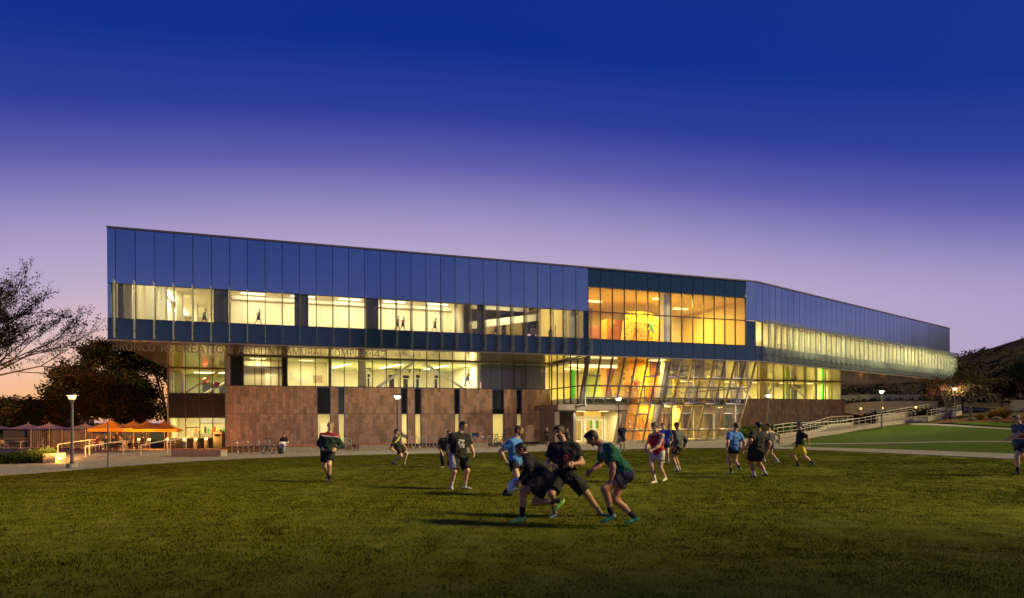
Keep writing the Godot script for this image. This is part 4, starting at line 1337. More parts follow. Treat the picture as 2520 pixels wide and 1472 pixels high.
		for k in 4:
			var p0: Vector3 = rim[k]
			var p1: Vector3 = rim[(k + 1) % 4]
			if orange:
				box("valance", (p0 + p1) / 2 - Vector3(0, 0.14, 0), Vector3(p0.distance_to(p1), 0.28, 0.012), M.umbrella_orange, u, Basis(Vector3.UP, atan2(-(p1 - p0).z, (p1 - p0).x)))
				rod("rib", p0, Vector3(0, top - 0.03, 0), 0.012, M.steel_pale, u)
				for j in 9:   # a row of small dark print on the valance, too small to read
					box("valance_print", p0.lerp(p1, 0.28 + 0.055 * j) - Vector3(0, 0.14, 0) + ((p0 + p1) * Vector3(1, 0, 1)).normalized() * 0.012, Vector3(0.07, 0.09, 0.006), M.hold_dark, u, Basis(Vector3.UP, atan2(-(p1 - p0).z, (p1 - p0).x)))
		rod("pole", Vector3(0, 0, 0), Vector3(0, top + 0.08, 0), 0.035, M.steel_pale, u)
		put("finial", ball_mesh, M.steel_pale, u, Transform3D(Basis.from_scale(Vector3.ONE * 0.1), Vector3(0, top + 0.1, 0)))
		box("foot", Vector3(0, 0.05, 0), Vector3(0.6, 0.1, 0.6), M.concrete_wall, u)
	for k in 3:
		var fl_ := thing("red_awning", ["left small red awning glowing among the dark trees behind the beige umbrellas", "middle small red awning among the dark trees behind the beige umbrellas", "right small red awning among the dark trees close to the lamp post"][k], "awning", on(-52.6 + 1.0 * k, 78.0, 2.05), "small red awnings beyond the terrace")
		box("cloth", Vector3.ZERO, Vector3(0.75, 0.3, 0.5), M.red, fl_, Basis(Vector3.RIGHT, 0.4))
		rod("pole", Vector3(0, -2.2, -0.1), Vector3(0, 0, -0.1), 0.03, M.pole_dark, fl_)
	# tables and chairs of the terrace
	var tables := [["round pale terrace table of the left seated group", -34.5, 57.6], ["round pale terrace table of the right seated pair", -34.6, 60.2], ["empty terrace table behind the fence at far left", -52.5, 61.0], ["empty terrace table behind the fence below the second beige umbrella", -48.0, 63.5], ["empty terrace table behind the fence left of the lamp post", -44.0, 65.0]]
	for q in tables:
		var t := thing("terrace_table", q[0], "table", on(q[1], q[2], 0.03), "terrace tables")
		put("table_top", cyl_mesh, M.steel_pale, t, Transform3D(Basis.from_scale(Vector3(1.1, 0.04, 1.1)), Vector3(0, 0.73, 0)))
		rod("leg", Vector3(0, 0, 0), Vector3(0, 0.72, 0), 0.04, M.steel_pale, t)
		put("table_foot", cyl_mesh, M.steel_pale, t, Transform3D(Basis.from_scale(Vector3(0.6, 0.03, 0.6)), Vector3(0, 0.03, 0)))
	var chairs := [["pale metal chair of the hooded person at the left", -37.15, 58.0, 75.0], ["pale metal chair seen from behind in the middle of the left table", -35.6, 56.6, 180.0], ["pale metal chair of the leaning person in light grey", -34.75, 58.2, -80.0], ["pale metal chair of the person in purple blue", -34.3, 60.5, -75.0], ["empty pale metal chair standing alone beside the glass corner", -32.0, 61.2, -60.0], ["empty metal chair between the two seated tables", -36.3, 61.0, 60.0], ["empty metal chair at the far left behind the fence", -53.7, 60.4, 70.0], ["empty metal chair under the second beige umbrella", -49.2, 63.0, 80.0], ["empty metal chair behind the fence under the wide beige umbrella", -46.6, 64.2, -70.0], ["empty metal chair behind the fence just left of the lamp post", -43.0, 65.4, -80.0]]
	for q in chairs:
		var ch := thing("terrace_chair", q[0], "chair", on(q[1], q[2], 0.03), "terrace chairs", deg_to_rad(q[3]))
		box("seat", Vector3(0, 0.43, 0), Vector3(0.44, 0.025, 0.44), M.steel_pale, ch)
		box("backrest", Vector3(0, 0.68, -0.25), Vector3(0.44, 0.36, 0.02), M.steel_pale, ch, Basis(Vector3.RIGHT, -0.25))
		for s in [-1, 1]:
			rod("leg", Vector3(0.2 * s, 0, 0.2), Vector3(0.2 * s, 0.43, 0.2), 0.015, M.steel_pale, ch)
			rod("leg", Vector3(0.2 * s, 0, -0.26), Vector3(0.2 * s, 0.52, -0.21), 0.015, M.steel_pale, ch)
			rod("armrest", Vector3(0.23 * s, 0.64, 0.18), Vector3(0.23 * s, 0.64, -0.24), 0.015, M.steel_pale, ch)
	# planter with its wall lamp, steps and handrails
	var planter := thing("planter_wall", "low pale concrete planter wall with a round step light at the left", "wall", on(-27.4, 39.2))
	box("wall_block", Vector3(-0.2, 0.2, 0), Vector3(0.75, 0.8, 0.9), M.concrete_wall, planter)
	put("step_light", ball_mesh, M.lamp_warm, planter, Transform3D(Basis.from_scale(Vector3(0.22, 0.14, 0.12)), Vector3(0.26, 0.30, 0.2)))
	omni("step_lamp", Vector3(0.42, 0.32, 0.35), 2.4, Color(1, 0.62, 0.22), 0.06, planter)
	for k in 5:
		shrub("low_bush", ["leftmost low dark bush in the paved left foreground", "second low bush from the left beside the planter", "middle low bush of the left planting", "taller bush second from the planter wall", "tallest low bush against the planter wall"][k], "bush", on(-31.0 + 0.75 * k, 38.3 + 0.2 * k), Vector3(0.55, 0.5 + 0.11 * k, 0.5), 190, [Vector3(0.018, 0.035, 0.008), Vector3(0.03, 0.045, 0.01)], 300 + k, "low bushes at the left planter", Vector2(0.25, 0.5))
	var steps := thing("terrace_steps", "broad pale concrete steps between the handrails at the left", "steps", Vector3.ZERO)
	for k in 3:
		put("step", ribbon("step", [Vector2(-27.0, 40.2 + 0.4 * k), Vector2(-23.0, 42.0 + 0.4 * k)], [Vector2(-27.6, 41.6), Vector2(-23.4, 43.4)], 6, 2, 0.07 + 0.09 * k, M.concrete, steps, 0.12).mesh, M.concrete, steps)
		steps.get_child(steps.get_child_count() - 2).free()
	var rails := [["pale handrail left of the lamp post by the planter", -32.0, 45.8, -30.3, 46.6], ["pale handrail at the steps right of the lamp post", -27.3, 41.6, -25.9, 43.3], ["pale handrail on the paving in the middle of the terrace edge", -24.1, 42.2, -22.9, 43.6], ["pale handrail beside the left end of the low bench wall", -24.5, 46.2, -23.7, 47.3]]
	for q in rails:
		var h := thing("handrail", q[0], "handrail", Vector3.ZERO, "short handrails of the terrace")
		var p0 := on(q[1], q[2])
		var p1 := on(q[3], q[4])
		rod("post", p0, p0 + Vector3(0, 0.86, 0), 0.025, M.steel_pale, h)
		rod("post", p1, p1 + Vector3(0, 1.12, 0), 0.025, M.steel_pale, h)
		rod("rail", p0 + Vector3(0, 0.86, 0), p1 + Vector3(0, 1.12, 0), 0.025, M.steel_pale, h)
		rod("rail", p1 + Vector3(0, 1.12, 0), p1 + Vector3(0.5, 1.12, 0.1), 0.025, M.steel_pale, h)

# ---------------------------------------------------------------- right: ramps, walls, road, hill, trees
func hill_height(x: float, d: float) -> float:
	var ridge := clampf(25.0 + 0.175 * (x - 156.0) + 1.2 * sin(x * 0.11) + 0.7 * sin(x * 0.31 + 1.0), 6.0, 70.0)
	var t := clampf((d - 112.0) / 118.0, 0.0, 1.6)
	var base := ground(minf(x, 118.0), minf(d, 205.0))
	if t <= 0.0:
		return base - 0.3
	var up := lerpf(4.6, ridge, t) if t <= 1.0 else ridge - (t - 1.0) * 14.0
	return maxf(base - 0.3, up + 0.9 * sin(x * 0.17 + d * 0.11) * minf(t * 3.0, 1.0))

func make_right_side() -> void:
	var st := st_new()
	for j in 40:
		for i in 60:
			var q := []
			for c in [[0, 0], [0, 1], [1, 1], [1, 0]]:
				var x: float = 36.0 + 6.0 * (i + c[0])
				var d: float = 108.0 + 5.0 * (j + c[1])
				q.append(Vector3(x, hill_height(x, d), -d))
			for k in [0, 1, 2, 0, 2, 3]:
				st.set_smooth_group(0)
				st.add_vertex(q[k])
	st.generate_normals()
	structure(put("hill", st.commit(), M.hill, self))
	var r := RandomNumberGenerator.new()
	r.seed = 5
	var spots := []
	for i in 5200:
		var x := r.randf_range(44.0, 270.0)
		var d := r.randf_range(113.0, 236.0)
		if sin(x * 0.21 + d * 0.05) + sin(d * 0.19 - x * 0.07) + r.randf() * 1.2 < 0.15:
			continue
		spots.append(Vector3(x, hill_height(x, d) + 0.3, -d))
	var brush := leaves("hill_scrub", spots, Vector2(1.6, 4.2), [Vector3(0.030, 0.034, 0.014), Vector3(0.050, 0.030, 0.018), Vector3(0.020, 0.030, 0.012)], self, leaf_clump, r)
	brush.set_meta("kind", "stuff")
	brush.set_meta("label", "dark scrub covering the hillside at the right")
	brush.set_meta("category", "scrub")
	# road and retaining wall under the overhang
	structure(ribbon("road", [Vector2(53.5, 95.0), Vector2(58.0, 92.5), Vector2(64.0, 93.0), Vector2(69.0, 96.0)], [Vector2(53.0, 104.0), Vector2(60.0, 103.5), Vector2(67.0, 103.0), Vector2(70.5, 99.0)], 24, 4, 0.06, M.asphalt))
	structure(ribbon("road_kerb", [Vector2(53.0, 104.0), Vector2(60.0, 103.5), Vector2(67.0, 103.0), Vector2(70.5, 99.0), Vector2(69.6, 96.0)], [Vector2(53.0, 104.5), Vector2(60.2, 104.0), Vector2(67.4, 103.4), Vector2(71.0, 99.0), Vector2(70.0, 95.7)], 30, 1, 0.16, M.concrete, self, 0.2))
	var walls := [["long pale retaining wall behind the road under the right overhang", [Vector2(52, 107.5), Vector2(60, 107.5), Vector2(70, 107.0)], 1.15, 0.4], ["far pale retaining wall in the slope under the overhang", [Vector2(56, 118), Vector2(66, 118.5), Vector2(74, 118)], 1.5, 0.9]]
	for q in walls:
		var w := thing("retaining_wall", q[0], "wall", Vector3.ZERO, "retaining walls at the right")
		for k in 10:
			var p0: Vector2 = along(q[1], k / 10.0)
			var p1: Vector2 = along(q[1], (k + 1) / 10.0)
			var c := on((p0.x + p1.x) / 2, (p0.y + p1.y) / 2, q[3])
			box("wall_block", c, Vector3(p0.distance_to(p1) - 0.03, q[2], 0.35), M.concrete_wall, w, Basis(Vector3.UP, atan2(p1.y - p0.y, p1.x - p0.x)))
	# stepped pale wall blocks right of the road
	var blocks := thing("stepped_wall", "stepped pale concrete wall blocks between the right hand trees", "wall", on(74.0, 92.0))
	for k in 3:
		box("wall_block", Vector3(2.6 * k - 2.0, 0.6 - 0.2 * k + 0.25, 0.5 * k), Vector3(2.5, 1.6 - 0.4 * k, 0.6), M.concrete_wall, blocks)
	# ramps and their railings
	structure(ribbon("ramp", [Vector2(19.5, 48.5), Vector2(23.1, 51.7), Vector2(28.4, 58.75), Vector2(33.1, 63.85), Vector2(37.4, 68.05), Vector2(44.0, 74.9), Vector2(50.9, 82.0)], [Vector2(19.8, 50.5), Vector2(22.0, 53.5), Vector2(25.3, 58.5), Vector2(31.0, 67.0), Vector2(36.0, 74.5), Vector2(43.0, 81.5), Vector2(50.0, 88.5)], 50, 6, 0.06, M.concrete, self, 0.2))
	structure(ribbon("upper_ramp", [Vector2(47.0, 78.0), Vector2(51.4, 80.5), Vector2(57.9, 86.5), Vector2(62.8, 90.95)], [Vector2(45.0, 86.0), Vector2(49.2, 88.5), Vector2(54.5, 91.5), Vector2(60.6, 95.0)], 30, 4, 0.08, M.concrete, self, 0.2))
	var rails := [
		["long grey ramp railing with many posts along the upper edge of the lawn", [Vector2(20.1, 49.2), Vector2(23.1, 51.7), Vector2(28.4, 58.75), Vector2(33.1, 63.85), Vector2(37.4, 68.05), Vector2(44.0, 74.9), Vector2(50.9, 82.0)], 24, 0.45],
		["grey ramp railing on a pale kerb wall below the stone base", [Vector2(21.2, 52.6), Vector2(25.2, 57.7), Vector2(31.0, 66.0), Vector2(36.5, 74.15), Vector2(43.0, 82.0)], 14, 0.55],
		["grey railing on a pale wall further up the ramp under the overhang", [Vector2(49.2, 87.5), Vector2(54.5, 90.9), Vector2(60.6, 94.4)], 9, 1.0],
		["bright railing on a low wall at the head of the ramp by the red tree", [Vector2(51.4, 80.5), Vector2(57.9, 86.5), Vector2(62.8, 90.9)], 8, 0.6]]
	for q in rails:
		var h := thing("ramp_railing", q[0], "railing", Vector3.ZERO, "railings of the ramps")
		var n: int = q[2]
		for k in n + 1:
			var p: Vector2 = along(q[1], float(k) / n)
			rod("post", on(p.x, p.y), on(p.x, p.y, 1.05 + q[3] * 0.3), 0.026, M.steel_pale, h)
			if k < n:
				var p2: Vector2 = along(q[1], float(k + 1) / n)
				rod("rail", on(p.x, p.y, 1.05 + q[3] * 0.3), on(p2.x, p2.y, 1.05 + q[3] * 0.3), 0.03, M.steel_pale, h)
				rod("rail", on(p.x, p.y, 0.75 + q[3] * 0.3), on(p2.x, p2.y, 0.75 + q[3] * 0.3), 0.018, M.steel_pale, h)
				var c := (on(p.x, p.y) + on(p2.x, p2.y)) / 2
				var d := on(p2.x, p2.y) - on(p.x, p.y)
				box("kerb_wall", c + Vector3(0, q[3] * 0.5 - 0.15, 0), Vector3(d.length() * 0.995, q[3], 0.2), M.concrete_wall, h, Basis(Vector3.UP, atan2(-d.z, d.x)) * Basis(Vector3.BACK, asin(d.y / d.length())))
	# green ground cover on the bank
	var bank := []
	for i in 2600:
		var t := r.randf()
		var p: Vector2 = along([Vector2(24.5, 62.0), Vector2(31.5, 72.5), Vector2(44.0, 87.0), Vector2(49.5, 94.0)], t).lerp(along([Vector2(24.5, 68.0), Vector2(28.5, 85.0), Vector2(34.0, 91.0), Vector2(50.0, 96.6)], t), r.randf())
		bank.append(on(p.x, p.y, 0.1 + 0.45 * r.randf()))
	var cover := leaves("bank_ground_cover", bank, Vector2(0.5, 1.0), [Vector3(0.035, 0.065, 0.012), Vector3(0.05, 0.08, 0.014), Vector3(0.02, 0.045, 0.01)], self, leaf_clump, r)
	cover.set_meta("kind", "stuff")
	cover.set_meta("label", "low green ground cover on the bank along the stone base")
	cover.set_meta("category", "ground cover")
	var low := []
	for i in 1400:
		var p := Vector2(r.randf_range(51.0, 74.0), r.randf_range(107.8, 117.0))
		if r.randf() < 0.5:
			p = Vector2(r.randf_range(50.0, 60.0), r.randf_range(91.5, 95.0))
		low.append(on(p.x, p.y, 0.1 + 0.6 * r.randf()))
	var low_cover := leaves("dark_ground_cover", low, Vector2(0.7, 1.5), [Vector3(0.018, 0.022, 0.010), Vector3(0.03, 0.02, 0.012)], self, leaf_clump, r)
	low_cover.set_meta("kind", "stuff")
	low_cover.set_meta("label", "dark low shrubs on both sides of the curved road")
	low_cover.set_meta("category", "ground cover")
	# trees and grasses at the right
	var red := [Vector3(0.13, 0.045, 0.025), Vector3(0.09, 0.035, 0.02), Vector3(0.06, 0.04, 0.02)]
	var mixed := [Vector3(0.09, 0.045, 0.02), Vector3(0.08, 0.075, 0.02), Vector3(0.06, 0.04, 0.02), Vector3(0.05, 0.03, 0.02)]
	var drk := [Vector3(0.025, 0.022, 0.010), Vector3(0.045, 0.025, 0.012), Vector3(0.03, 0.03, 0.012)]
	tree("sparse_red_tree", "small thin tree with reddish leaves beside the rightmost lamp post", on(53.2, 79.6), 5.3, 2.1, 380, red, 201, "small thin trees by the ramp", 0.3, Vector2(0.45, 0.85))
	tree("sparse_red_tree", "small thin tree with yellowish leaves right of the rightmost lamp post", on(55.4, 78.4), 5.9, 2.5, 520, mixed, 202, "small thin trees by the ramp", 0.3, Vector2(0.45, 0.85))
	tree("dark_tree", "dark rust tinged tree rising behind the small thin trees", on(66.5, 96.0), 6.6, 2.6, 800, drk, 203, "dark trees below the hill", 0.3, Vector2(0.8, 1.5))
	tree("dark_tree", "dark brown tree with bare trunk right of the stepped wall", on(71.5, 95.0), 5.0, 2.4, 700, drk, 204, "dark trees below the hill", 0.35, Vector2(0.8, 1.5))
	tree("dark_tree", "low dark tree against the foot of the hill at the right", on(82.0, 104.0), 7.0, 4.2, 1300, drk, 205, "dark trees below the hill", 0.2, Vector2(0.9, 1.7))
	tree("dark_tree", "dark bushy tree below the green willow at the right edge", on(79.0, 96.0), 5.6, 3.2, 900, drk, 206, "dark trees below the hill", 0.2, Vector2(0.8, 1.5))
	tree("green_tree", "large grey green leafy tree cut by the right picture edge", on(71.0, 82.0), 9.0, 4.6, 2200, [Vector3(0.045, 0.07, 0.022), Vector3(0.06, 0.085, 0.03), Vector3(0.03, 0.05, 0.018)], 207, "", 0.42, Vector2(0.6, 1.2))
	tree("sparse_red_tree", "reddish brown small tree under the willow at the right edge", on(66.0, 74.0), 4.8, 1.8, 420, [Vector3(0.07, 0.035, 0.02), Vector3(0.05, 0.03, 0.018)], 208, "small thin trees by the ramp", 0.3, Vector2(0.45, 0.85))
	for q in [["golden ornamental grass clump left of the others at the right", 53.5, 74.5, 0.8], ["golden ornamental grass clump in the middle of the right group", 56.0, 75.5, 1.1], ["largest golden ornamental grass clump at the right", 57.8, 76.5, 1.35], ["small golden ornamental grass clump on the far slope", 69.0, 84.0, 0.9]]:
		shrub("ornamental_grass", q[0], "grass clump", on(q[1], q[2]), Vector3(1.3 * q[3], 1.15 * q[3], 1.1 * q[3]), 420, [Vector3(0.22, 0.13, 0.03), Vector3(0.28, 0.18, 0.045), Vector3(0.16, 0.09, 0.025)], 400 + int(q[1]), "golden grass clumps at the right", Vector2(0.5, 0.5), true)
	for k in 7:
		var rock := thing("boulder", ["rust coloured boulder nearest the ramp rail", "flat boulder left of the golden grass", "small boulder in front of the golden grass", "pale boulder on the right slope", "larger pale boulder by the upper lawn", "small pale boulder on the right slope edge", "boulder low on the slope at the right edge"][k], "boulder", on([45.5, 52.0, 54.5, 59.5, 58.0, 60.5, 62.0][k], [82.0, 73.5, 73.0, 72.0, 70.0, 68.5, 66.0][k], 0.1), "boulders in the right planting")
		solid("rock", [[[[Vector3(-0.2, 0, 0), Vector3(0.25, 0.05, 0.1), 0.26 + 0.05 * (k % 3), 0.22], [Vector3(0.05, 0.12, -0.1), Vector3(-0.1, 0.0, 0.2), 0.2, 0.24]], 0.05, 0.06, [], {"base": Vector3(0.17, 0.12, 0.085)}]], M.rock, rock)
	structure(ribbon("dry_slope", [Vector2(45.5, 70.0), Vector2(52.0, 71.0), Vector2(58.0, 66.0), Vector2(68.0, 55.0)], [Vector2(52.0, 79.0), Vector2(60.0, 82.0), Vector2(72.0, 80.0), Vector2(84.0, 70.0)], 30, 14, 0.02, M.mulch))

# ---------------------------------------------------------------- figures
# A body is a field of tapered capsules joined by a smooth minimum and meshed with surface nets.
# bone: [from, to, radius at from, radius at to, 1 when the far end is cut flat]
func skin_mesh(parts: Array, out: Array) -> void:
	# parts: [[bones, cell, blend, cuts, paint callable data]] ; out: [vertices, normals, colours, indices]
	for part in parts:
		net(part[0], part[1], part[2], part[3], part[4], out)

func net(bones: Array, c: float, k: float, cuts: Array, paint: Dictionary, out: Array) -> void:
	var lo := Vector3.ONE * 1e9
	var hi := Vector3.ONE * -1e9
	for b in bones:
		var r: float = maxf(b[2], b[3]) + c * 2.5
		lo = lo.min((b[0] as Vector3).min(b[1]) - Vector3.ONE * r)
		hi = hi.max((b[0] as Vector3).max(b[1]) + Vector3.ONE * r)
	var nx := int((hi.x - lo.x) / c) + 2
	var ny := int((hi.y - lo.y) / c) + 2
	var nz := int((hi.z - lo.z) / c) + 2
	var v := PackedFloat32Array()
	v.resize(nx * ny * nz)
	v.fill(1.0)
	for b in bones:
		var a: Vector3 = b[0]
		var e: Vector3 = b[1]
		var ra: float = b[2]
		var dr: float = b[3] - b[2]
		var d := e - a
		var l2 := maxf(d.length_squared(), 1e-9)
		var dn := d / sqrt(l2)
		var flat: bool = b.size() > 4 and b[4] == 1
		var r := maxf(b[2], b[3]) + c * 2.2 + k * 0.5
		var p0 := (a.min(e) - Vector3.ONE * r - lo) / c
		var p1 := (a.max(e) + Vector3.ONE * r - lo) / c
		var x0 := maxi(int(p0.x), 0)
		var x1 := mini(int(p1.x) + 1, nx - 1)
		for z in range(maxi(int(p0.z), 0), mini(int(p1.z) + 1, nz - 1) + 1):
			for y in range(maxi(int(p0.y), 0), mini(int(p1.y) + 1, ny - 1) + 1):
				var i := (z * ny + y) * nx + x0
				var q := Vector3(lo.x + x0 * c, lo.y + y * c, lo.z + z * c) - a
				for x in range(x0, x1 + 1):
					var t := clampf(q.dot(d) / l2, 0.0, 1.0)
					var dist := q.distance_to(d * t) - ra - dr * t
					if flat:
						dist = maxf(dist, (q - d).dot(dn))
					var old := v[i]
					var h := k - absf(old - dist)
					v[i] = minf(old, dist) - (h * h / k * 0.25 if h > 0.0 else 0.0)
					q.x += c
					i += 1
	for cut in cuts:   # [point, normal]: what lies beyond is taken off
		var cn: Vector3 = cut[1]
		for z in nz:
			for y in ny:
				var i := (z * ny + y) * nx
				var s := (Vector3(lo.x, lo.y + y * c, lo.z + z * c) - (cut[0] as Vector3)).dot(cn)
				for x in nx:
					if v[i] < s:
						v[i] = s
					s += cn.x * c
					i += 1
	var verts: PackedVector3Array = out[0]
	var norms: PackedVector3Array = out[1]
	var cols: PackedColorArray = out[2]
	var idx: PackedInt32Array = out[3]
	var at := {}
	var sy := nx
	var sz := nx * ny
	var first := verts.size()
	var step := [1, sy, sz]
	for z in range(1, nz - 1):
		for y in range(1, ny - 1):
			var row := (z * ny + y) * nx
			for x in range(1, nx - 1):
				var i := row + x
				var here := v[i] < 0.0
				for ax in 3:
					var other: bool = v[i + step[ax]] < 0.0
					if here == other:
						continue
					var u: int = step[(ax + 1) % 3]
					var w: int = step[(ax + 2) % 3]
					var quad := [i, i - u, i - u - w, i - w]
					var ids := []
					for cell in quad:
						if not at.has(cell):
							at[cell] = verts.size()
							verts.append(cell_point(v, cell, sy, sz, nx, ny, lo, c))
							norms.append(Vector3.ZERO)
						ids.append(at[cell])
					if here:
						idx.append_array([ids[0], ids[2], ids[1], ids[0], ids[3], ids[2]])
					else:
						idx.append_array([ids[0], ids[1], ids[2], ids[0], ids[2], ids[3]])
	for key in at:
		var n: int = at[key]
		norms[n] = Vector3(v[key + 1] - v[key - 1], v[key + sy] - v[key - sy], v[key + sz] - v[key - sz])
	# smoother normals: gradient at the vertex, blended from the cell's corners
	for key in at:
		var n: int = at[key]
		var g := Vector3.ZERO
		for dz in 2:
			for dy in 2:
				for dx in 2:
					var j: int = key + dx + dy * sy + dz * sz
					if j + sz < v.size() and j - sz >= 0:
						g += Vector3(clampf(v[j + 1], -0.2, 0.2) - clampf(v[j - 1], -0.2, 0.2), clampf(v[j + sy], -0.2, 0.2) - clampf(v[j - sy], -0.2, 0.2), clampf(v[j + sz], -0.2, 0.2) - clampf(v[j - sz], -0.2, 0.2))
		norms[n] = g.normalized() if g.length_squared() > 1e-12 else Vector3.UP
	for n in range(first, verts.size()):
		cols.append(painted(verts[n], paint))
	out[0] = verts
	out[1] = norms
	out[2] = cols
	out[3] = idx

func cell_point(v: PackedFloat32Array, i: int, sy: int, sz: int, nx: int, ny: int, lo: Vector3, c: float) -> Vector3:
	var sum := Vector3.ZERO
	var n := 0
	var f := [v[i], v[i + 1], v[i + sy], v[i + sy + 1], v[i + sz], v[i + sz + 1], v[i + sz + sy], v[i + sz + sy + 1]]
	for e in CELL_EDGES:
		var a: float = f[e[0]]
		var b: float = f[e[1]]
		if (a < 0.0) != (b < 0.0):
			sum += (CORNERS[e[0]] as Vector3).lerp(CORNERS[e[1]], clampf(a / (a - b), 0.0, 1.0))
			n += 1
	var x := i % nx
	var y := (i / nx) % ny
	var z := i / sz
	return lo + (Vector3(x, y, z) + sum / maxi(n, 1)) * c

const CORNERS := [Vector3(0, 0, 0), Vector3(1, 0, 0), Vector3(0, 1, 0), Vector3(1, 1, 0), Vector3(0, 0, 1), Vector3(1, 0, 1), Vector3(0, 1, 1), Vector3(1, 1, 1)]
const CELL_EDGES := [[0, 1], [2, 3], [4, 5], [6, 7], [0, 2], [1, 3], [4, 6], [5, 7], [0, 4], [1, 5], [2, 6], [3, 7]]

func painted(p: Vector3, paint: Dictionary) -> Color:
	var col: Vector3 = paint.base
	if paint.has("rules"):
		var q: Vector3 = p - paint.origin
		var b: Basis = paint.axes
		var l: Vector3 = Vector3(q.dot(b.x), q.dot(b.y), q.dot(b.z)) / paint.h
		for r in paint.rules:
			if l.x > r[0] and l.x < r[1] and l.y > r[2] and l.y < r[3] and l.z > r[4] and l.z < r[5]:
				col = r[6]
	if paint.has("dots"):
		for s in paint.dots:
			var e: Vector3 = (p - s[0]) * s[1]
			if e.length_squared() < 1.0:
				col = s[2]
	return Color(col.x, col.y, col.z)

func solid(called: String, parts: Array, m: Material, parent: Node) -> MeshInstance3D:
	var out := [PackedVector3Array(), PackedVector3Array(), PackedColorArray(), PackedInt32Array()]
	skin_mesh(parts, out)
	var arr := []
	arr.resize(Mesh.ARRAY_MAX)
	arr[Mesh.ARRAY_VERTEX] = out[0]
	arr[Mesh.ARRAY_NORMAL] = out[1]
	arr[Mesh.ARRAY_COLOR] = out[2]
	arr[Mesh.ARRAY_INDEX] = out[3]
	var mesh := ArrayMesh.new()
	if out[0].size():
		mesh.add_surface_from_arrays(Mesh.PRIMITIVE_TRIANGLES, arr)
	return put(called, mesh, m, parent)

func two_bone(a: Vector3, target: Vector3, l1: float, l2: float, pole: Vector3) -> Vector3:
	var d := target - a
	var dist := clampf(d.length(), 0.05, (l1 + l2) * 0.995)
	var dir := d.normalized()
	var x := (l1 * l1 - l2 * l2 + dist * dist) / (2.0 * dist)
	var hgt := sqrt(maxf(l1 * l1 - x * x, 0.0))
	var side := (pole - dir * pole.dot(dir)).normalized()
	return a + dir * x + side * hgt

func heading(deg: float) -> Vector3:
	return Vector3(sin(deg_to_rad(deg)), 0, cos(deg_to_rad(deg)))

var cloth_mat: StandardMaterial3D
var skin_mat: StandardMaterial3D
var hair_mat: StandardMaterial3D
var shoe_mat: StandardMaterial3D

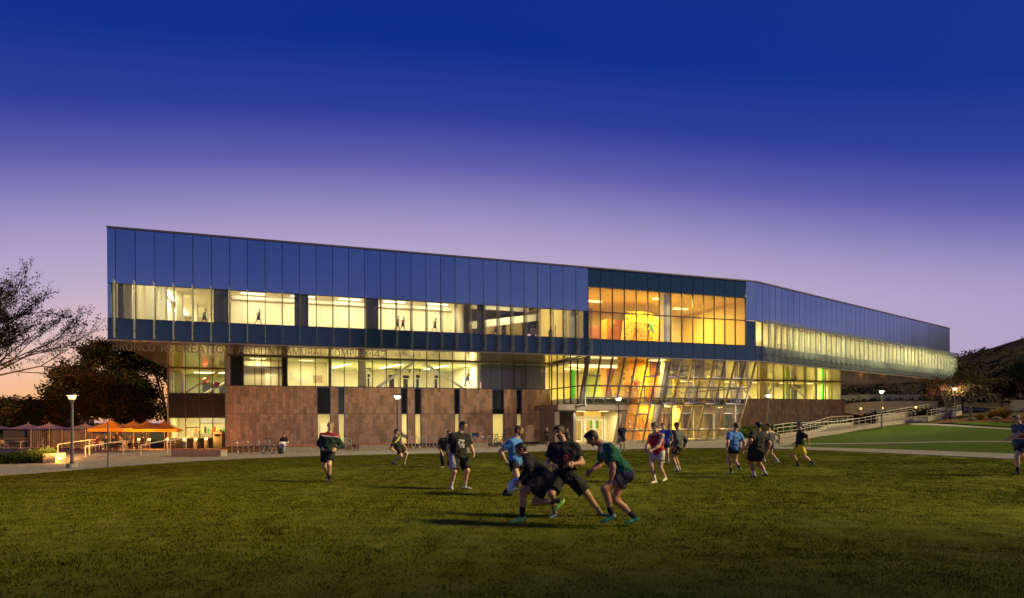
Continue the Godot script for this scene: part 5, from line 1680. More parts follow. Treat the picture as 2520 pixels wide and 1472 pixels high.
func person(q: Dictionary) -> Node3D:
	if cloth_mat == null:
		cloth_mat = mat(Color.WHITE, 0.9)
		skin_mat = mat(Color.WHITE, 0.5)
		hair_mat = mat(Color.WHITE, 0.6)
		shoe_mat = mat(Color.WHITE, 0.45)
		for m in [cloth_mat, skin_mat, hair_mat, shoe_mat]:
			m.vertex_color_use_as_albedo = true
		cloth_mat.normal_enabled = true
		cloth_mat.normal_texture = bump_tex(0.014, 41, 256, 16.0)
		cloth_mat.normal_scale = 1.2
		cloth_mat.uv1_triplanar = true
		cloth_mat.uv1_scale = Vector3.ONE * 1.6
	var H: float = q.h
	var big: float = q.get("big", 1.0)
	var bag: float = q.get("bag", 0.012)
	var at: Vector3 = q.where if q.has("where") else on(q.at.x, q.at.y)
	var root := thing("person", q.label, "person", at, q.get("group", ""))
	var far := Vector2(at.x, at.z).length()
	var c: float = q.get("cell", clampf(far * 0.00105, 0.0125, 0.045))
	var near := far < 21.0
	var fwd := heading(q.f)
	var left := Vector3(fwd.z, 0, -fwd.x)
	var pel: Vector3 = q.pel
	var sp: Vector3 = q.spine
	sp = sp.normalized() * clampf(sp.length(), 0.27 * H, 0.33 * H)
	var t := sp.normalized()
	var cl := (left - t * left.dot(t)).normalized()
	var cf := cl.cross(t)
	var nb := pel + sp
	var nd: Vector3 = (q.neck as Vector3).normalized()
	var hf := heading(q.hf)
	var hu: Vector3 = (nd * 0.6 + Vector3.UP * 0.4 + q.get("nod", Vector3.ZERO)).normalized()
	var hl: Vector3 = hu.cross(hf).normalized()
	hf = hl.cross(hu)
		# stand taller where both knees would be bent more than the pose needs
	if not q.get("crouch", 0):
		var most := 0.0
		for e in [q.al, q.ar]:
			most = maxf(most, pel.distance_to(e))
		if most < 0.472 * H:
			var lift := minf(0.472 * H - most, 0.07 * H)
			pel.y += lift
			nb.y += lift * 0.5
	var hc := nb + nd * 0.112 * H
	var skin: Vector3 = [Vector3(0.56, 0.33, 0.21), Vector3(0.47, 0.25, 0.14), Vector3(0.44, 0.21, 0.105)][q.skin]
	var hairc: Vector3 = [Vector3(0.012, 0.009, 0.007), Vector3(0.055, 0.028, 0.013), Vector3(0.22, 0.19, 0.15)][q.hair]
	var sh := [nb - t * 0.046 * H + cl * 0.106 * H * sqrt(big), nb - t * 0.046 * H - cl * 0.106 * H * sqrt(big)]
	var hips := [pel + left * 0.05 * H * big, pel - left * 0.05 * H * big]
	var hands := [q.hl, q.hr]
	var ankles := [q.al, q.ar]
	var toes := [q.tl, q.tr]
	var elbows := []
	var knees := []
	var wrists := []
	for s in 2:
		var sgn := 1.0 if s == 0 else -1.0
		var pole: Vector3 = -cf * 0.8 + cl * sgn * 0.55 + Vector3.DOWN * 0.35
		if q.has("pole"):
			pole = q.pole[s]
		var lim := 0.355 * H
		var reach: Vector3 = hands[s] - sh[s]
		if reach.length() > lim:
			hands[s] = sh[s] + reach.normalized() * lim
		var el := two_bone(sh[s], hands[s], 0.17 * H, 0.19 * H, pole)
		elbows.append(el)
		wrists.append(hands[s] - (hands[s] - el).normalized() * 0.045 * H)
		var kpole: Vector3 = heading(lerpf(q.f, toes[s], 0.35) if absf(q.f - toes[s]) < 120.0 else q.f) + left * sgn * 0.08
		if q.has("kpole"):
			kpole = q.kpole[s]
		var reach2: Vector3 = ankles[s] - hips[s]
		if reach2.length() > 0.49 * H:
			ankles[s] = hips[s] + reach2.normalized() * 0.49 * H
		knees.append(two_bone(hips[s], ankles[s], 0.245 * H, 0.247 * H, kpole))
	# torso bones, shared by the body and the shirt
	var belly := 1.0 + (big - 1.0) * 1.5
	var torso := [
		[nb - t * 0.095 * H - cl * 0.054 * H, nb - t * 0.095 * H + cl * 0.054 * H, 0.056 * H * big, 0.056 * H * big],
		[nb - t * 0.15 * H - cl * 0.052 * H, nb - t * 0.15 * H + cl * 0.052 * H, 0.056 * H * big, 0.057 * H * big],
		[pel + t * 0.06 * H - cl * 0.036 * H * big, pel + t * 0.06 * H + cl * 0.036 * H * big, 0.054 * H * belly, 0.054 * H * belly],
		[pel + t * 0.01 * H - left * 0.042 * H * big, pel + t * 0.01 * H + left * 0.042 * H * big, 0.058 * H * belly, 0.058 * H * belly],
		[pel + t * 0.02 * H + cf * 0.008 * H, nb - t * 0.1 * H, 0.058 * H * belly, 0.058 * H * big],
	]
	var yoke := [[nb - t * 0.012 * H, sh[0], 0.031 * H, 0.033 * H * big], [nb - t * 0.012 * H, sh[1], 0.031 * H, 0.033 * H * big]]
	var body := torso.duplicate() + yoke
	body.append([nb - t * 0.02 * H, hc - hu * 0.03 * H - hf * 0.008 * H, 0.036 * H, 0.031 * H])
	for s in 2:
		body.append([sh[s], elbows[s], 0.033 * H * big, 0.0255 * H * big])
		body.append([elbows[s], elbows[s].lerp(wrists[s], 0.35), 0.0255 * H, 0.026 * H * big])
		body.append([elbows[s].lerp(wrists[s], 0.3), wrists[s], 0.026 * H * big, 0.0155 * H])
		body.append([hips[s], knees[s], 0.052 * H * big, 0.034 * H * big])
		body.append([knees[s], ankles[s], 0.033 * H * big, 0.0205 * H])
		var shin: Vector3 = ankles[s] - knees[s]
		var back: Vector3 = -(knees[s] - (hips[s] + ankles[s]) / 2.0)
		back = back.normalized() if back.length() > 0.02 else -fwd
		body.append([knees[s] + shin * 0.12 + back * 0.012 * H, knees[s] + shin * 0.45 + back * 0.012 * H, 0.024 * H, 0.027 * H * big])
		if not near:
			var hd: Vector3 = (hands[s] - elbows[s]).normalized()
			body.append([wrists[s], hands[s] + hd * 0.03 * H, 0.018 * H, 0.016 * H])
	var plain := {"base": skin}
	var face := {"base": skin, "dots": [
		[hc + hf * 0.048 * H + hl * 0.0185 * H + hu * 0.004 * H, Vector3.ONE / (0.0085 * H), Vector3(0.03, 0.02, 0.018)],
		[hc + hf * 0.048 * H - hl * 0.0185 * H + hu * 0.004 * H, Vector3.ONE / (0.0085 * H), Vector3(0.03, 0.02, 0.018)],
		[hc + hf * 0.050 * H + hl * 0.019 * H + hu * 0.0165 * H, Vector3.ONE / (0.0095 * H), hairc * 1.5 + skin * 0.15],
		[hc + hf * 0.050 * H - hl * 0.019 * H + hu * 0.0165 * H, Vector3.ONE / (0.0095 * H), hairc * 1.5 + skin * 0.15],
		[hc + hf * 0.051 * H - hu * 0.0285 * H, Vector3.ONE / (0.0115 * H), Vector3(skin.x * 0.62, skin.y * 0.42, skin.z * 0.42)]]}
	if q.get("beard", 0):
		face.dots.append([hc - hu * 0.042 * H + hf * 0.025 * H, Vector3.ONE / (0.032 * H), hairc * 1.3 + skin * 0.12])
	var head := [
		[hc + hu * 0.017 * H - hf * 0.014 * H, hc + hu * 0.019 * H + hf * 0.010 * H, 0.045 * H, 0.0425 * H],
		[hc - hu * 0.004 * H + hf * 0.014 * H, hc - hu * 0.012 * H + hf * 0.016 * H, 0.036 * H, 0.034 * H],
		[hc - hu * 0.028 * H + hf * 0.010 * H, hc - hu * 0.046 * H + hf * 0.026 * H, 0.030 * H, 0.0185 * H],
		[hc + hu * 0.006 * H + hf * 0.049 * H, hc - hu * 0.011 * H + hf * 0.060 * H, 0.0055 * H, 0.0085 * H],
		[hc + hl * 0.046 * H - hf * 0.002 * H + hu * 0.008 * H, hc + hl * 0.044 * H - hf * 0.001 * H - hu * 0.012 * H, 0.0085 * H, 0.0065 * H],
		[hc - hl * 0.046 * H - hf * 0.002 * H + hu * 0.008 * H, hc - hl * 0.044 * H - hf * 0.001 * H - hu * 0.012 * H, 0.0085 * H, 0.0065 * H],
		[hc - hu * 0.02 * H - hf * 0.010 * H, nb - t * 0.015 * H, 0.031 * H, 0.036 * H]]
	var hcell := 0.0065 if near else maxf(c * 0.55, 0.011)
	var parts := [[body, c, 0.035, [], plain], [head, hcell, 0.014, [], face]]
	if near:
		for s in 2:
			var d: Vector3 = (hands[s] - elbows[s]).normalized()
			var sgn := 1.0 if s == 0 else -1.0
			var palm := (-left * sgn + Vector3.DOWN * 0.2)      # palms face the body
			palm = (palm - d * palm.dot(d)).normalized()
			var across := d.cross(palm).normalized() * sgn      # towards the thumb side
			if across.dot(fwd) < 0.0:
				across = -across
			var w: Vector3 = wrists[s]
			var hb := [[w, w + d * 0.03 * H, 0.015 * H, 0.015 * H], [w + d * 0.015 * H + across * 0.012 * H, w + d * 0.05 * H + across * 0.016 * H, 0.011 * H, 0.009 * H], [w + d * 0.015 * H - across * 0.012 * H, w + d * 0.047 * H - across * 0.016 * H, 0.011 * H, 0.009 * H]]
			for n in 4:
				var side := across * (0.0185 - 0.0122 * n) * H
				var kn := w + d * (0.050 - 0.002 * absf(n - 1.2)) * H + side
				var len1: float = [0.022, 0.025, 0.024, 0.019][n] * H
				var mid := kn + (d * 0.92 + palm * (0.30 + 0.05 * n)).normalized() * len1
				hb.append([kn - d * 0.01 * H, mid, 0.0052 * H, 0.0048 * H])
				hb.append([mid, mid + (d * 0.6 + palm * 0.8).normalized() * len1 * 0.95, 0.0048 * H, 0.0040 * H])
			var tb := w + d * 0.014 * H + across * 0.012 * H
			var tm := tb + (across * 0.75 + d * 0.6 + palm * 0.25).normalized() * 0.027 * H
			hb.append([tb, tm, 0.0075 * H, 0.0062 * H])
			hb.append([tm, tm + (d * 0.85 + palm * 0.3 + across * 0.1).normalized() * 0.02 * H, 0.006 * H, 0.0048 * H])
			parts.append([hb, 0.0065, 0.006, [], plain])
	solid("body", parts, skin_mat, root)
	# hair, cut back from the face
	var cap: bool = q.has("cap")
	var hair := []
	for b in [head[0]]:
		hair.append([b[0], b[1], b[2] + 0.006 * H, b[3] + 0.004 * H])
	hair.append([hc + hu * 0.0 - hf * 0.02 * H, hc - hu * 0.02 * H - hf * 0.018 * H, 0.040 * H, 0.034 * H])
	if q.get("mop", 0):
		hair.append([hc + hu * 0.035 * H + hf * 0.02 * H, hc + hu * 0.03 * H - hf * 0.02 * H, 0.04 * H, 0.043 * H])
	var hn: Vector3 = (hf * 0.8 - hu * 0.6).normalized()
	solid("cap" if cap else "hair", [[hair, hcell, 0.012, [[hc + hn * 0.012 * H, hn], [hc - hu * 0.038 * H, -hu]], {"base": q.cap if cap else hairc}]], cloth_mat if cap else hair_mat, root)
	if cap:
		solid("cap_peak", [[[[hc + hu * 0.028 * H + hf * 0.035 * H - hl * 0.02 * H, hc + hu * 0.024 * H + hf * 0.085 * H - hl * 0.012 * H, 0.009 * H, 0.006 * H], [hc + hu * 0.028 * H + hf * 0.035 * H + hl * 0.02 * H, hc + hu * 0.024 * H + hf * 0.085 * H + hl * 0.012 * H, 0.009 * H, 0.006 * H]], hcell, 0.01, [], {"base": q.cap}]], cloth_mat, root)
	# shirt
	var rules := {"base": q.top, "origin": pel, "axes": Basis(cl, t, cf), "h": H, "rules": q.get("paint", [])}
	var grow := 0.008 + bag * 0.7
	var shirt := []
	for b in torso:
		shirt.append([b[0], b[1], b[2] + grow, b[3] + grow])
	shirt.append([pel + t * 0.08 * H, pel - t * 0.045 * H, 0.066 * H * belly + grow, 0.072 * H * belly + grow, 1])
	if q.sleeve > 0.0:
		for b in yoke:
			shirt.append([b[0], b[1], b[2] + 0.008, b[3] + 0.008])
		for s in 2:
			var cuff: Vector3 = sh[s].lerp(elbows[s], minf(q.sleeve * 1.25, 1.0))
			shirt.append([sh[s], cuff, 0.036 * H * big + bag * 0.5, 0.033 * H * big + 0.006 + bag * 0.7, 0 if q.sleeve >= 1.0 else 1])
			if q.sleeve >= 1.0:
				shirt.append([elbows[s], wrists[s], 0.030 * H * big + bag * 0.6, 0.021 * H + 0.005, 1])
	else:
		for s in 2:   # straps
			shirt.append([nb - t * 0.08 * H + cl * 0.055 * H * (1 - 2 * s), nb + t * 0.006 * H + cl * 0.048 * H * (1 - 2 * s), 0.032 * H, 0.022 * H])
	var cutaway := []
	if q.sleeve <= 0.0:
		cutaway = [[nb - t * 0.06 * H + cl * 0.10 * H, (cl * 0.85 + t * 0.3).normalized()], [nb - t * 0.06 * H - cl * 0.10 * H, (-cl * 0.85 + t * 0.3).normalized()]]
	cutaway.append([pel - t * q.get("hem", 0.045) * H, -t])
	solid("shirt", [[shirt, c, 0.06, cutaway, rules]], cloth_mat, root)
	# shorts or trousers
	var lrules := {"base": q.legs, "origin": pel, "axes": Basis(left, Vector3.UP, fwd), "h": H, "rules": q.get("leg_paint", [])}
	var legs := [[pel - left * 0.044 * H * big, pel + left * 0.044 * H * big, 0.064 * H * belly + bag * 0.3, 0.064 * H * belly + bag * 0.3]]
	for s in 2:
		if q.leg_len >= 2.0:
			legs.append([hips[s], knees[s], 0.058 * H * big, 0.043 * H * big])
			legs.append([knees[s], ankles[s], 0.043 * H * big, 0.034 * H, 1])
		else:
			var hem: Vector3 = hips[s].lerp(knees[s], q.leg_len)
			legs.append([hips[s], hem, 0.060 * H * big + bag * 0.5, 0.050 * H * big + 0.008 + bag * 0.9, 1])
	solid("trousers" if q.leg_len >= 2.0 else "shorts", [[legs, c, 0.025, [], lrules]], cloth_mat, root)
	# socks and shoes
	for s in 2:
		var fd := heading(toes[s])
		var a: Vector3 = ankles[s]
		var shin: Vector3 = (a - knees[s]).normalized()
		var pitch: float = clampf((a.y - 0.085) * 2.2, 0.0, 0.9) if a.y < 0.4 else 0.6
		if q.has("pitch"):
			pitch = q.pitch[s]
		fd = (fd * cos(pitch) + Vector3.DOWN * sin(pitch)).normalized()
		var sole := (Vector3.UP - fd * fd.y).normalized()
		if q.leg_len < 2.0:
			solid("sock", [[[[a + shin * 0.01, a - shin * q.get("sock_h", 0.09) * H, 0.0245 * H, 0.0275 * H, 1]], minf(c, 0.02), 0.01, [], {"base": q.sock}]], cloth_mat, root)
		var heel := a - sole * 0.022 * H - fd * 0.018 * H
		var ballp := a - sole * 0.030 * H + fd * 0.07 * H
		var shoe := [[heel, heel + fd * 0.03 * H + sole * 0.004 * H, 0.0235 * H, 0.0235 * H], [heel + fd * 0.02 * H, ballp, 0.023 * H, 0.0215 * H], [ballp, ballp + fd * 0.036 * H - sole * 0.003 * H, 0.022 * H, 0.0155 * H], [a, heel + fd * 0.02 * H, 0.025 * H, 0.0235 * H]]
		solid("shoe", [[shoe, minf(c, 0.018), 0.014, [[heel - sole * 0.019 * H, -sole]], {"base": q.shoe}]], shoe_mat, root)
	return root

func make_people() -> void:
	var crowd := [
		{"label": "player in black T-shirt with small red chest print, crouching wide at centre", "at": Vector2(0.95, 11.70), "h": 1.82, "f": -12, "hf": -40, "pel": Vector3(0.000, 0.722, 0.000), "spine": Vector3(-0.015, 0.607, 0.000), "neck": Vector3(-0.088, 0.212, 0.000), "hl": Vector3(0.086, 0.963, 0.340), "hr": Vector3(-0.223, 0.924, 0.280), "al": Vector3(0.650, 0.049, -0.050), "ar": Vector3(-0.179, 0.056, 0.050), "tl": 70, "tr": -35, "skin": 1, "hair": 0, "top": Vector3(0.012, 0.012, 0.014), "sleeve": 0.5, "legs": Vector3(0.012, 0.012, 0.014), "leg_len": 0.85, "shoe": Vector3(0.02, 0.03, 0.1), "sock": Vector3(0.3, 0.22, 0.16), "mop": 1, "beard": 1, "bag": 0.03, "big": 1.08, "paint": [[0.0, 0.07, 0.17, 0.215, 0.0, 9.0, Vector3(0.35, 0.03, 0.04)]]},
		{"label": "player in dark clothes bent low with the rugby ball, yellow green boots", "at": Vector2(0.56, 10.70), "h": 1.75, "f": -84, "hf": -80, "pel": Vector3(0.000, 0.751, 0.000), "spine": Vector3(-0.301, 0.314, -0.278), "neck": Vector3(-0.114, 0.167, 0.000), "hl": Vector3(-0.476, 0.686, 0.160), "hr": Vector3(-0.542, 0.717, -0.080), "al": Vector3(-0.396, 0.141, 0.080), "ar": Vector3(0.247, 0.381, -0.180), "tl": -88, "tr": -60, "skin": 2, "hair": 0, "top": Vector3(0.012, 0.012, 0.014), "sleeve": 1, "legs": Vector3(0.012, 0.011, 0.016), "leg_len": 0.72, "shoe": Vector3(0.4, 0.75, 0.12), "sock": Vector3(0.012, 0.012, 0.014), "crouch": 1, "bag": 0.02, "sock_h": 0.11},
		{"label": "player in green jersey with white collar, bending forward to the left", "at": Vector2(1.82, 10.50), "h": 1.80, "f": -78, "hf": -88, "pel": Vector3(0.000, 0.850, 0.000), "spine": Vector3(-0.354, 0.492, 0.000), "neck": Vector3(-0.210, 0.118, 0.000), "hl": Vector3(-0.270, 0.529, 0.180), "hr": Vector3(-0.574, 0.847, -0.200), "al": Vector3(-0.228, 0.218, 0.120), "ar": Vector3(0.186, 0.149, -0.080), "tl": -72, "tr": -66, "skin": 2, "hair": 0, "top": Vector3(0.006, 0.1, 0.055), "sleeve": 0.55, "legs": Vector3(0.016, 0.012, 0.05), "leg_len": 0.5, "shoe": Vector3(0.02, 0.16, 0.1), "sock": Vector3(0.012, 0.012, 0.014), "mop": 1, "crouch": 1, "bag": 0.02, "sock_h": 0.08, "paint": [[-0.055, 0.055, 0.285, 9.0, -9.0, 9.0, Vector3(0.55, 0.5, 0.55)]]},
		{"label": "bearded player in light blue T-shirt running behind the ball carrier", "at": Vector2(0.07, 15.00), "h": 1.80, "f": 60, "hf": 78, "pel": Vector3(0.000, 0.649, 0.000), "spine": Vector3(0.000, 0.712, 0.000), "neck": Vector3(0.084, 0.178, 0.000), "hl": Vector3(0.210, 0.844, -0.200), "hr": Vector3(-0.177, 0.725, 0.150), "al": Vector3(0.194, 0.068, -0.350), "ar": Vector3(-0.233, 0.084, 0.150), "tl": 70, "tr": 60, "skin": 0, "hair": 1, "top": Vector3(0.06, 0.2, 0.55), "sleeve": 0.55, "legs": Vector3(0.012, 0.012, 0.014), "leg_len": 0.45, "shoe": Vector3(0.012, 0.012, 0.014), "sock": Vector3(0.012, 0.012, 0.014), "beard": 1, "bag": 0.015},
		{"label": "player in black T-shirt with white chest print and white striped shorts, watching", "at": Vector2(-1.36, 16.40), "h": 1.79, "f": 28, "hf": 62, "pel": Vector3(0.000, 0.749, 0.000), "spine": Vector3(0.051, 0.656, 0.000), "neck": Vector3(0.092, 0.195, 0.000), "hl": Vector3(0.417, 0.858, 0.120), "hr": Vector3(-0.201, 0.717, 0.150), "al": Vector3(0.158, 0.055, -0.080), "ar": Vector3(-0.170, 0.057, 0.050), "tl": 65, "tr": 15, "skin": 0, "hair": 0, "top": Vector3(0.012, 0.012, 0.014), "sleeve": 0.55, "legs": Vector3(0.012, 0.012, 0.014), "leg_len": 0.92, "shoe": Vector3(0.5, 0.5, 0.5), "sock": Vector3(0.5, 0.48, 0.45), "bag": 0.03, "big": 1.08, "paint": [[-0.04, 0.045, 0.19, 0.21, 0.0, 9.0, Vector3(0.5, 0.5, 0.48)], [-0.05, -0.02, 0.15, 0.19, 0.0, 9.0, Vector3(0.5, 0.5, 0.48)], [0.005, 0.03, 0.15, 0.18, 0.0, 9.0, Vector3(0.5, 0.5, 0.48)], [-0.035, 0.05, 0.13, 0.15, 0.0, 9.0, Vector3(0.5, 0.5, 0.48)], [-0.02, 0.0, 0.1, 0.13, 0.0, 9.0, Vector3(0.5, 0.5, 0.48)], [0.02, 0.05, 0.1, 0.12, 0.0, 9.0, Vector3(0.5, 0.5, 0.48)]], "leg_paint": [[-9.0, -0.088, -9.0, 9.0, -9.0, 9.0, Vector3(0.5, 0.46, 0.44)]]},
		{"label": "person in dark T-shirt and long trousers stooping behind the black shirted player", "at": Vector2(-2.47, 24.00), "h": 1.78, "f": 10, "hf": 20, "pel": Vector3(0.000, 0.583, 0.000), "spine": Vector3(0.090, 0.420, 0.302), "neck": Vector3(0.075, 0.165, 0.000), "hl": Vector3(0.192, 0.507, 0.280), "hr": Vector3(-0.058, 0.508, 0.300), "al": Vector3(0.130, 0.054, -0.050), "ar": Vector3(-0.070, 0.046, 0.050), "tl": 20, "tr": -10, "skin": 0, "hair": 0, "top": Vector3(0.03, 0.03, 0.035), "sleeve": 0.5, "legs": Vector3(0.02, 0.02, 0.022), "leg_len": 2, "shoe": Vector3(0.4, 0.38, 0.35), "sock": Vector3(0.012, 0.012, 0.014)},
		{"label": "player in blue cap and dark yellow trimmed shirt stepping to the right", "at": Vector2(-4.39, 25.00), "h": 1.74, "f": 75, "hf": 82, "pel": Vector3(0.000, 0.611, 0.000), "spine": Vector3(-0.031, 0.422, 0.291), "neck": Vector3(0.031, 0.156, 0.000), "hl": Vector3(0.328, 0.607, -0.100), "hr": Vector3(0.020, 0.480, 0.200), "al": Vector3(0.218, 0.026, -0.100), "ar": Vector3(-0.169, 0.102, 0.100), "tl": 85, "tr": 80, "skin": 0, "hair": 0, "top": Vector3(0.015, 0.025, 0.03), "sleeve": 0.5, "legs": Vector3(0.02, 0.02, 0.022), "leg_len": 0.75, "shoe": Vector3(0.05, 0.05, 0.05), "sock": Vector3(0.4, 0.36, 0.3), "cap": Vector3(0.02, 0.03, 0.10), "paint": [[-9.0, 9.0, 0.2, 0.23, -9.0, 9.0, Vector3(0.5, 0.42, 0.03)]]},
		{"label": "player in dark green sweater with red yoke and white stripe", "at": Vector2(-5.10, 18.00), "h": 1.78, "f": 0, "hf": 10, "pel": Vector3(0.000, 0.767, 0.000), "spine": Vector3(0.045, 0.529, 0.000), "neck": Vector3(0.023, 0.169, 0.000), "hl": Vector3(0.229, 0.887, 0.180), "hr": Vector3(-0.122, 0.907, 0.120), "al": Vector3(0.059, 0.074, 0.050), "ar": Vector3(-0.107, 0.170, -0.420), "tl": 5, "tr": 0, "skin": 0, "hair": 2, "top": Vector3(0.012, 0.03, 0.022), "sleeve": 1, "legs": Vector3(0.012, 0.012, 0.014), "leg_len": 0.72, "shoe": Vector3(0.012, 0.012, 0.014), "sock": Vector3(0.012, 0.012, 0.014), "bag": 0.02, "paint": [[-9.0, 9.0, 0.235, 9.0, -9.0, 9.0, Vector3(0.35, 0.015, 0.02)], [-9.0, 9.0, 0.218, 0.235, -9.0, 9.0, Vector3(0.5, 0.48, 0.46)]]},
		{"label": "player in red sleeveless vest and white shorts striding to the left", "at": Vector2(4.11, 18.30), "h": 1.81, "f": -42, "hf": -50, "pel": Vector3(0.000, 0.727, 0.000), "spine": Vector3(-0.069, 0.663, 0.000), "neck": Vector3(-0.057, 0.252, 0.000), "hl": Vector3(-0.299, 0.880, 0.330), "hr": Vector3(-0.353, 0.847, -0.120), "al": Vector3(0.234, 0.122, -0.120), "ar": Vector3(-0.102, 0.061, 0.100), "tl": -35, "tr": -50, "skin": 0, "hair": 1, "top": Vector3(0.42, 0.02, 0.025), "sleeve": 0, "legs": Vector3(0.55, 0.52, 0.5), "leg_len": 0.55, "shoe": Vector3(0.62, 0.58, 0.42), "sock": Vector3(0.6, 0.56, 0.45), "bag": 0.015},
		{"label": "player in pale blue patterned jersey half hidden behind the red vest", "at": Vector2(6.21, 26.30), "h": 1.76, "f": -30, "hf": -35, "pel": Vector3(0.000, 0.721, 0.000), "spine": Vector3(-0.033, 0.641, 0.000), "neck": Vector3(-0.099, 0.214, 0.000), "hl": Vector3(0.124, 0.758, 0.100), "hr": Vector3(-0.187, 0.741, 0.100), "al": Vector3(0.115, 0.080, 0.000), "ar": Vector3(-0.106, 0.070, 0.100), "tl": -20, "tr": -35, "skin": 0, "hair": 0, "top": Vector3(0.1, 0.26, 0.6), "sleeve": 0.5, "legs": Vector3(0.012, 0.014, 0.035), "leg_len": 0.5, "shoe": Vector3(0.012, 0.012, 0.014), "sock": Vector3(0.6, 0.6, 0.58), "paint": [[-9.0, 9.0, 0.02, 0.06, -9.0, 9.0, Vector3(0.55, 0.55, 0.55)], [0.03, 9.0, -9.0, 9.0, -9.0, 9.0, Vector3(0.02, 0.05, 0.30)]]},
		{"label": "player in grey long sleeved top and black shorts looking left", "at": Vector2(5.69, 22.30), "h": 1.76, "f": -130, "hf": -85, "pel": Vector3(0.000, 0.760, 0.000), "spine": Vector3(0.000, 0.599, 0.000), "neck": Vector3(-0.056, 0.237, 0.000), "hl": Vector3(-0.170, 0.753, 0.180), "hr": Vector3(0.221, 0.755, -0.100), "al": Vector3(-0.026, 0.056, 0.100), "ar": Vector3(0.095, 0.041, -0.100), "tl": -95, "tr": -85, "skin": 1, "hair": 0, "top": Vector3(0.085, 0.085, 0.08), "sleeve": 1, "legs": Vector3(0.016, 0.016, 0.018), "leg_len": 0.62, "shoe": Vector3(0.02, 0.02, 0.02), "sock": Vector3(0.55, 0.54, 0.5), "bag": 0.02},
		{"label": "player in bright blue T-shirt seen from behind, walking away", "at": Vector2(7.27, 21.30), "h": 1.78, "f": 192, "hf": 205, "pel": Vector3(0.000, 0.723, 0.000), "spine": Vector3(0.027, 0.626, 0.000), "neck": Vector3(0.040, 0.226, 0.000), "hl": Vector3(-0.286, 0.714, 0.100), "hr": Vector3(0.250, 0.702, 0.120), "al": Vector3(-0.046, 0.049, -0.100), "ar": Vector3(0.102, 0.197, 0.280), "tl": 190, "tr": 185, "skin": 0, "hair": 1, "top": Vector3(0.07, 0.22, 0.58), "sleeve": 0.55, "legs": Vector3(0.012, 0.012, 0.014), "leg_len": 0.4, "shoe": Vector3(0.1, 0.3, 0.06), "sock": Vector3(0.012, 0.012, 0.014), "bag": 0.02},
		{"label": "heavily built player in black T-shirt seen from behind, arm held out", "at": Vector2(7.45, 19.80), "h": 1.80, "f": 198, "hf": 215, "pel": Vector3(0.000, 0.743, 0.000), "spine": Vector3(0.074, 0.656, 0.000), "neck": Vector3(-0.025, 0.248, 0.000), "hl": Vector3(-0.377, 0.894, 0.050), "hr": Vector3(0.258, 0.724, 0.100), "al": Vector3(-0.032, 0.056, -0.080), "ar": Vector3(0.187, 0.145, 0.250), "tl": 200, "tr": 190, "skin": 2, "hair": 0, "top": Vector3(0.014, 0.017, 0.016), "sleeve": 0.6, "legs": Vector3(0.012, 0.012, 0.014), "leg_len": 0.8, "shoe": Vector3(0.05, 0.05, 0.06), "sock": Vector3(0.5, 0.48, 0.44), "bag": 0.035, "big": 1.2},
		{"label": "player in grey tank top and purple blue shorts behind the black shirted back", "at": Vector2(10.78, 27.20), "h": 1.78, "f": 205, "hf": -95, "pel": Vector3(0.000, 0.665, 0.000), "spine": Vector3(-0.017, 0.697, 0.000), "neck": Vector3(-0.068, 0.272, 0.000), "hl": Vector3(-0.267, 0.644, -0.100), "hr": Vector3(0.367, 0.787, 0.100), "al": Vector3(-0.202, 0.084, -0.050), "ar": Vector3(0.320, 0.073, 0.050), "tl": 200, "tr": 215, "skin": 0, "hair": 0, "top": Vector3(0.06, 0.08, 0.09), "sleeve": 0, "legs": Vector3(0.07, 0.065, 0.22), "leg_len": 0.5, "shoe": Vector3(0.55, 0.54, 0.5), "sock": Vector3(0.55, 0.54, 0.5)},
		{"label": "player in black shirt and bright yellow shorts walking left", "at": Vector2(10.99, 24.80), "h": 1.78, "f": -105, "hf": -85, "pel": Vector3(0.000, 0.768, 0.000), "spine": Vector3(0.000, 0.636, 0.000), "neck": Vector3(-0.046, 0.279, 0.000), "hl": Vector3(0.257, 0.820, 0.150), "hr": Vector3(-0.205, 0.858, -0.100), "al": Vector3(0.459, 0.107, 0.080), "ar": Vector3(-0.027, 0.065, -0.080), "tl": -80, "tr": -88, "skin": 0, "hair": 0, "top": Vector3(0.012, 0.012, 0.014), "sleeve": 0.75, "legs": Vector3(0.9, 0.72, 0.02), "leg_len": 0.85, "shoe": Vector3(0.02, 0.02, 0.022), "sock": Vector3(0.03, 0.03, 0.03), "mop": 1, "bag": 0.025},
		{"label": "player in navy jersey with red and white chest band at the right edge", "at": Vector2(15.79, 20.20), "h": 1.85, "f": -86, "hf": -80, "pel": Vector3(0.000, 0.952, 0.000), "spine": Vector3(0.000, 0.682, 0.000), "neck": Vector3(-0.114, 0.164, 0.000), "hl": Vector3(-0.618, 1.018, 0.100), "hr": Vector3(0.410, 1.150, -0.150), "al": Vector3(-0.125, 0.112, 0.080), "ar": Vector3(0.562, 0.336, -0.150), "tl": -88, "tr": -75, "skin": 0, "hair": 0, "top": Vector3(0.03, 0.07, 0.12), "sleeve": 0.55, "legs": Vector3(0.012, 0.016, 0.035), "leg_len": 0.6, "shoe": Vector3(0.012, 0.012, 0.014), "sock": Vector3(0.012, 0.012, 0.014), "mop": 1, "bag": 0.025, "big": 1.1, "paint": [[-9.0, 9.0, 0.10, 0.155, -9.0, 9.0, Vector3(0.35, 0.03, 0.04)], [-9.0, 9.0, 0.155, 0.175, -9.0, 9.0, Vector3(0.6, 0.58, 0.56)], [-9.0, 9.0, 0.085, 0.10, -9.0, 9.0, Vector3(0.6, 0.58, 0.56)]]},
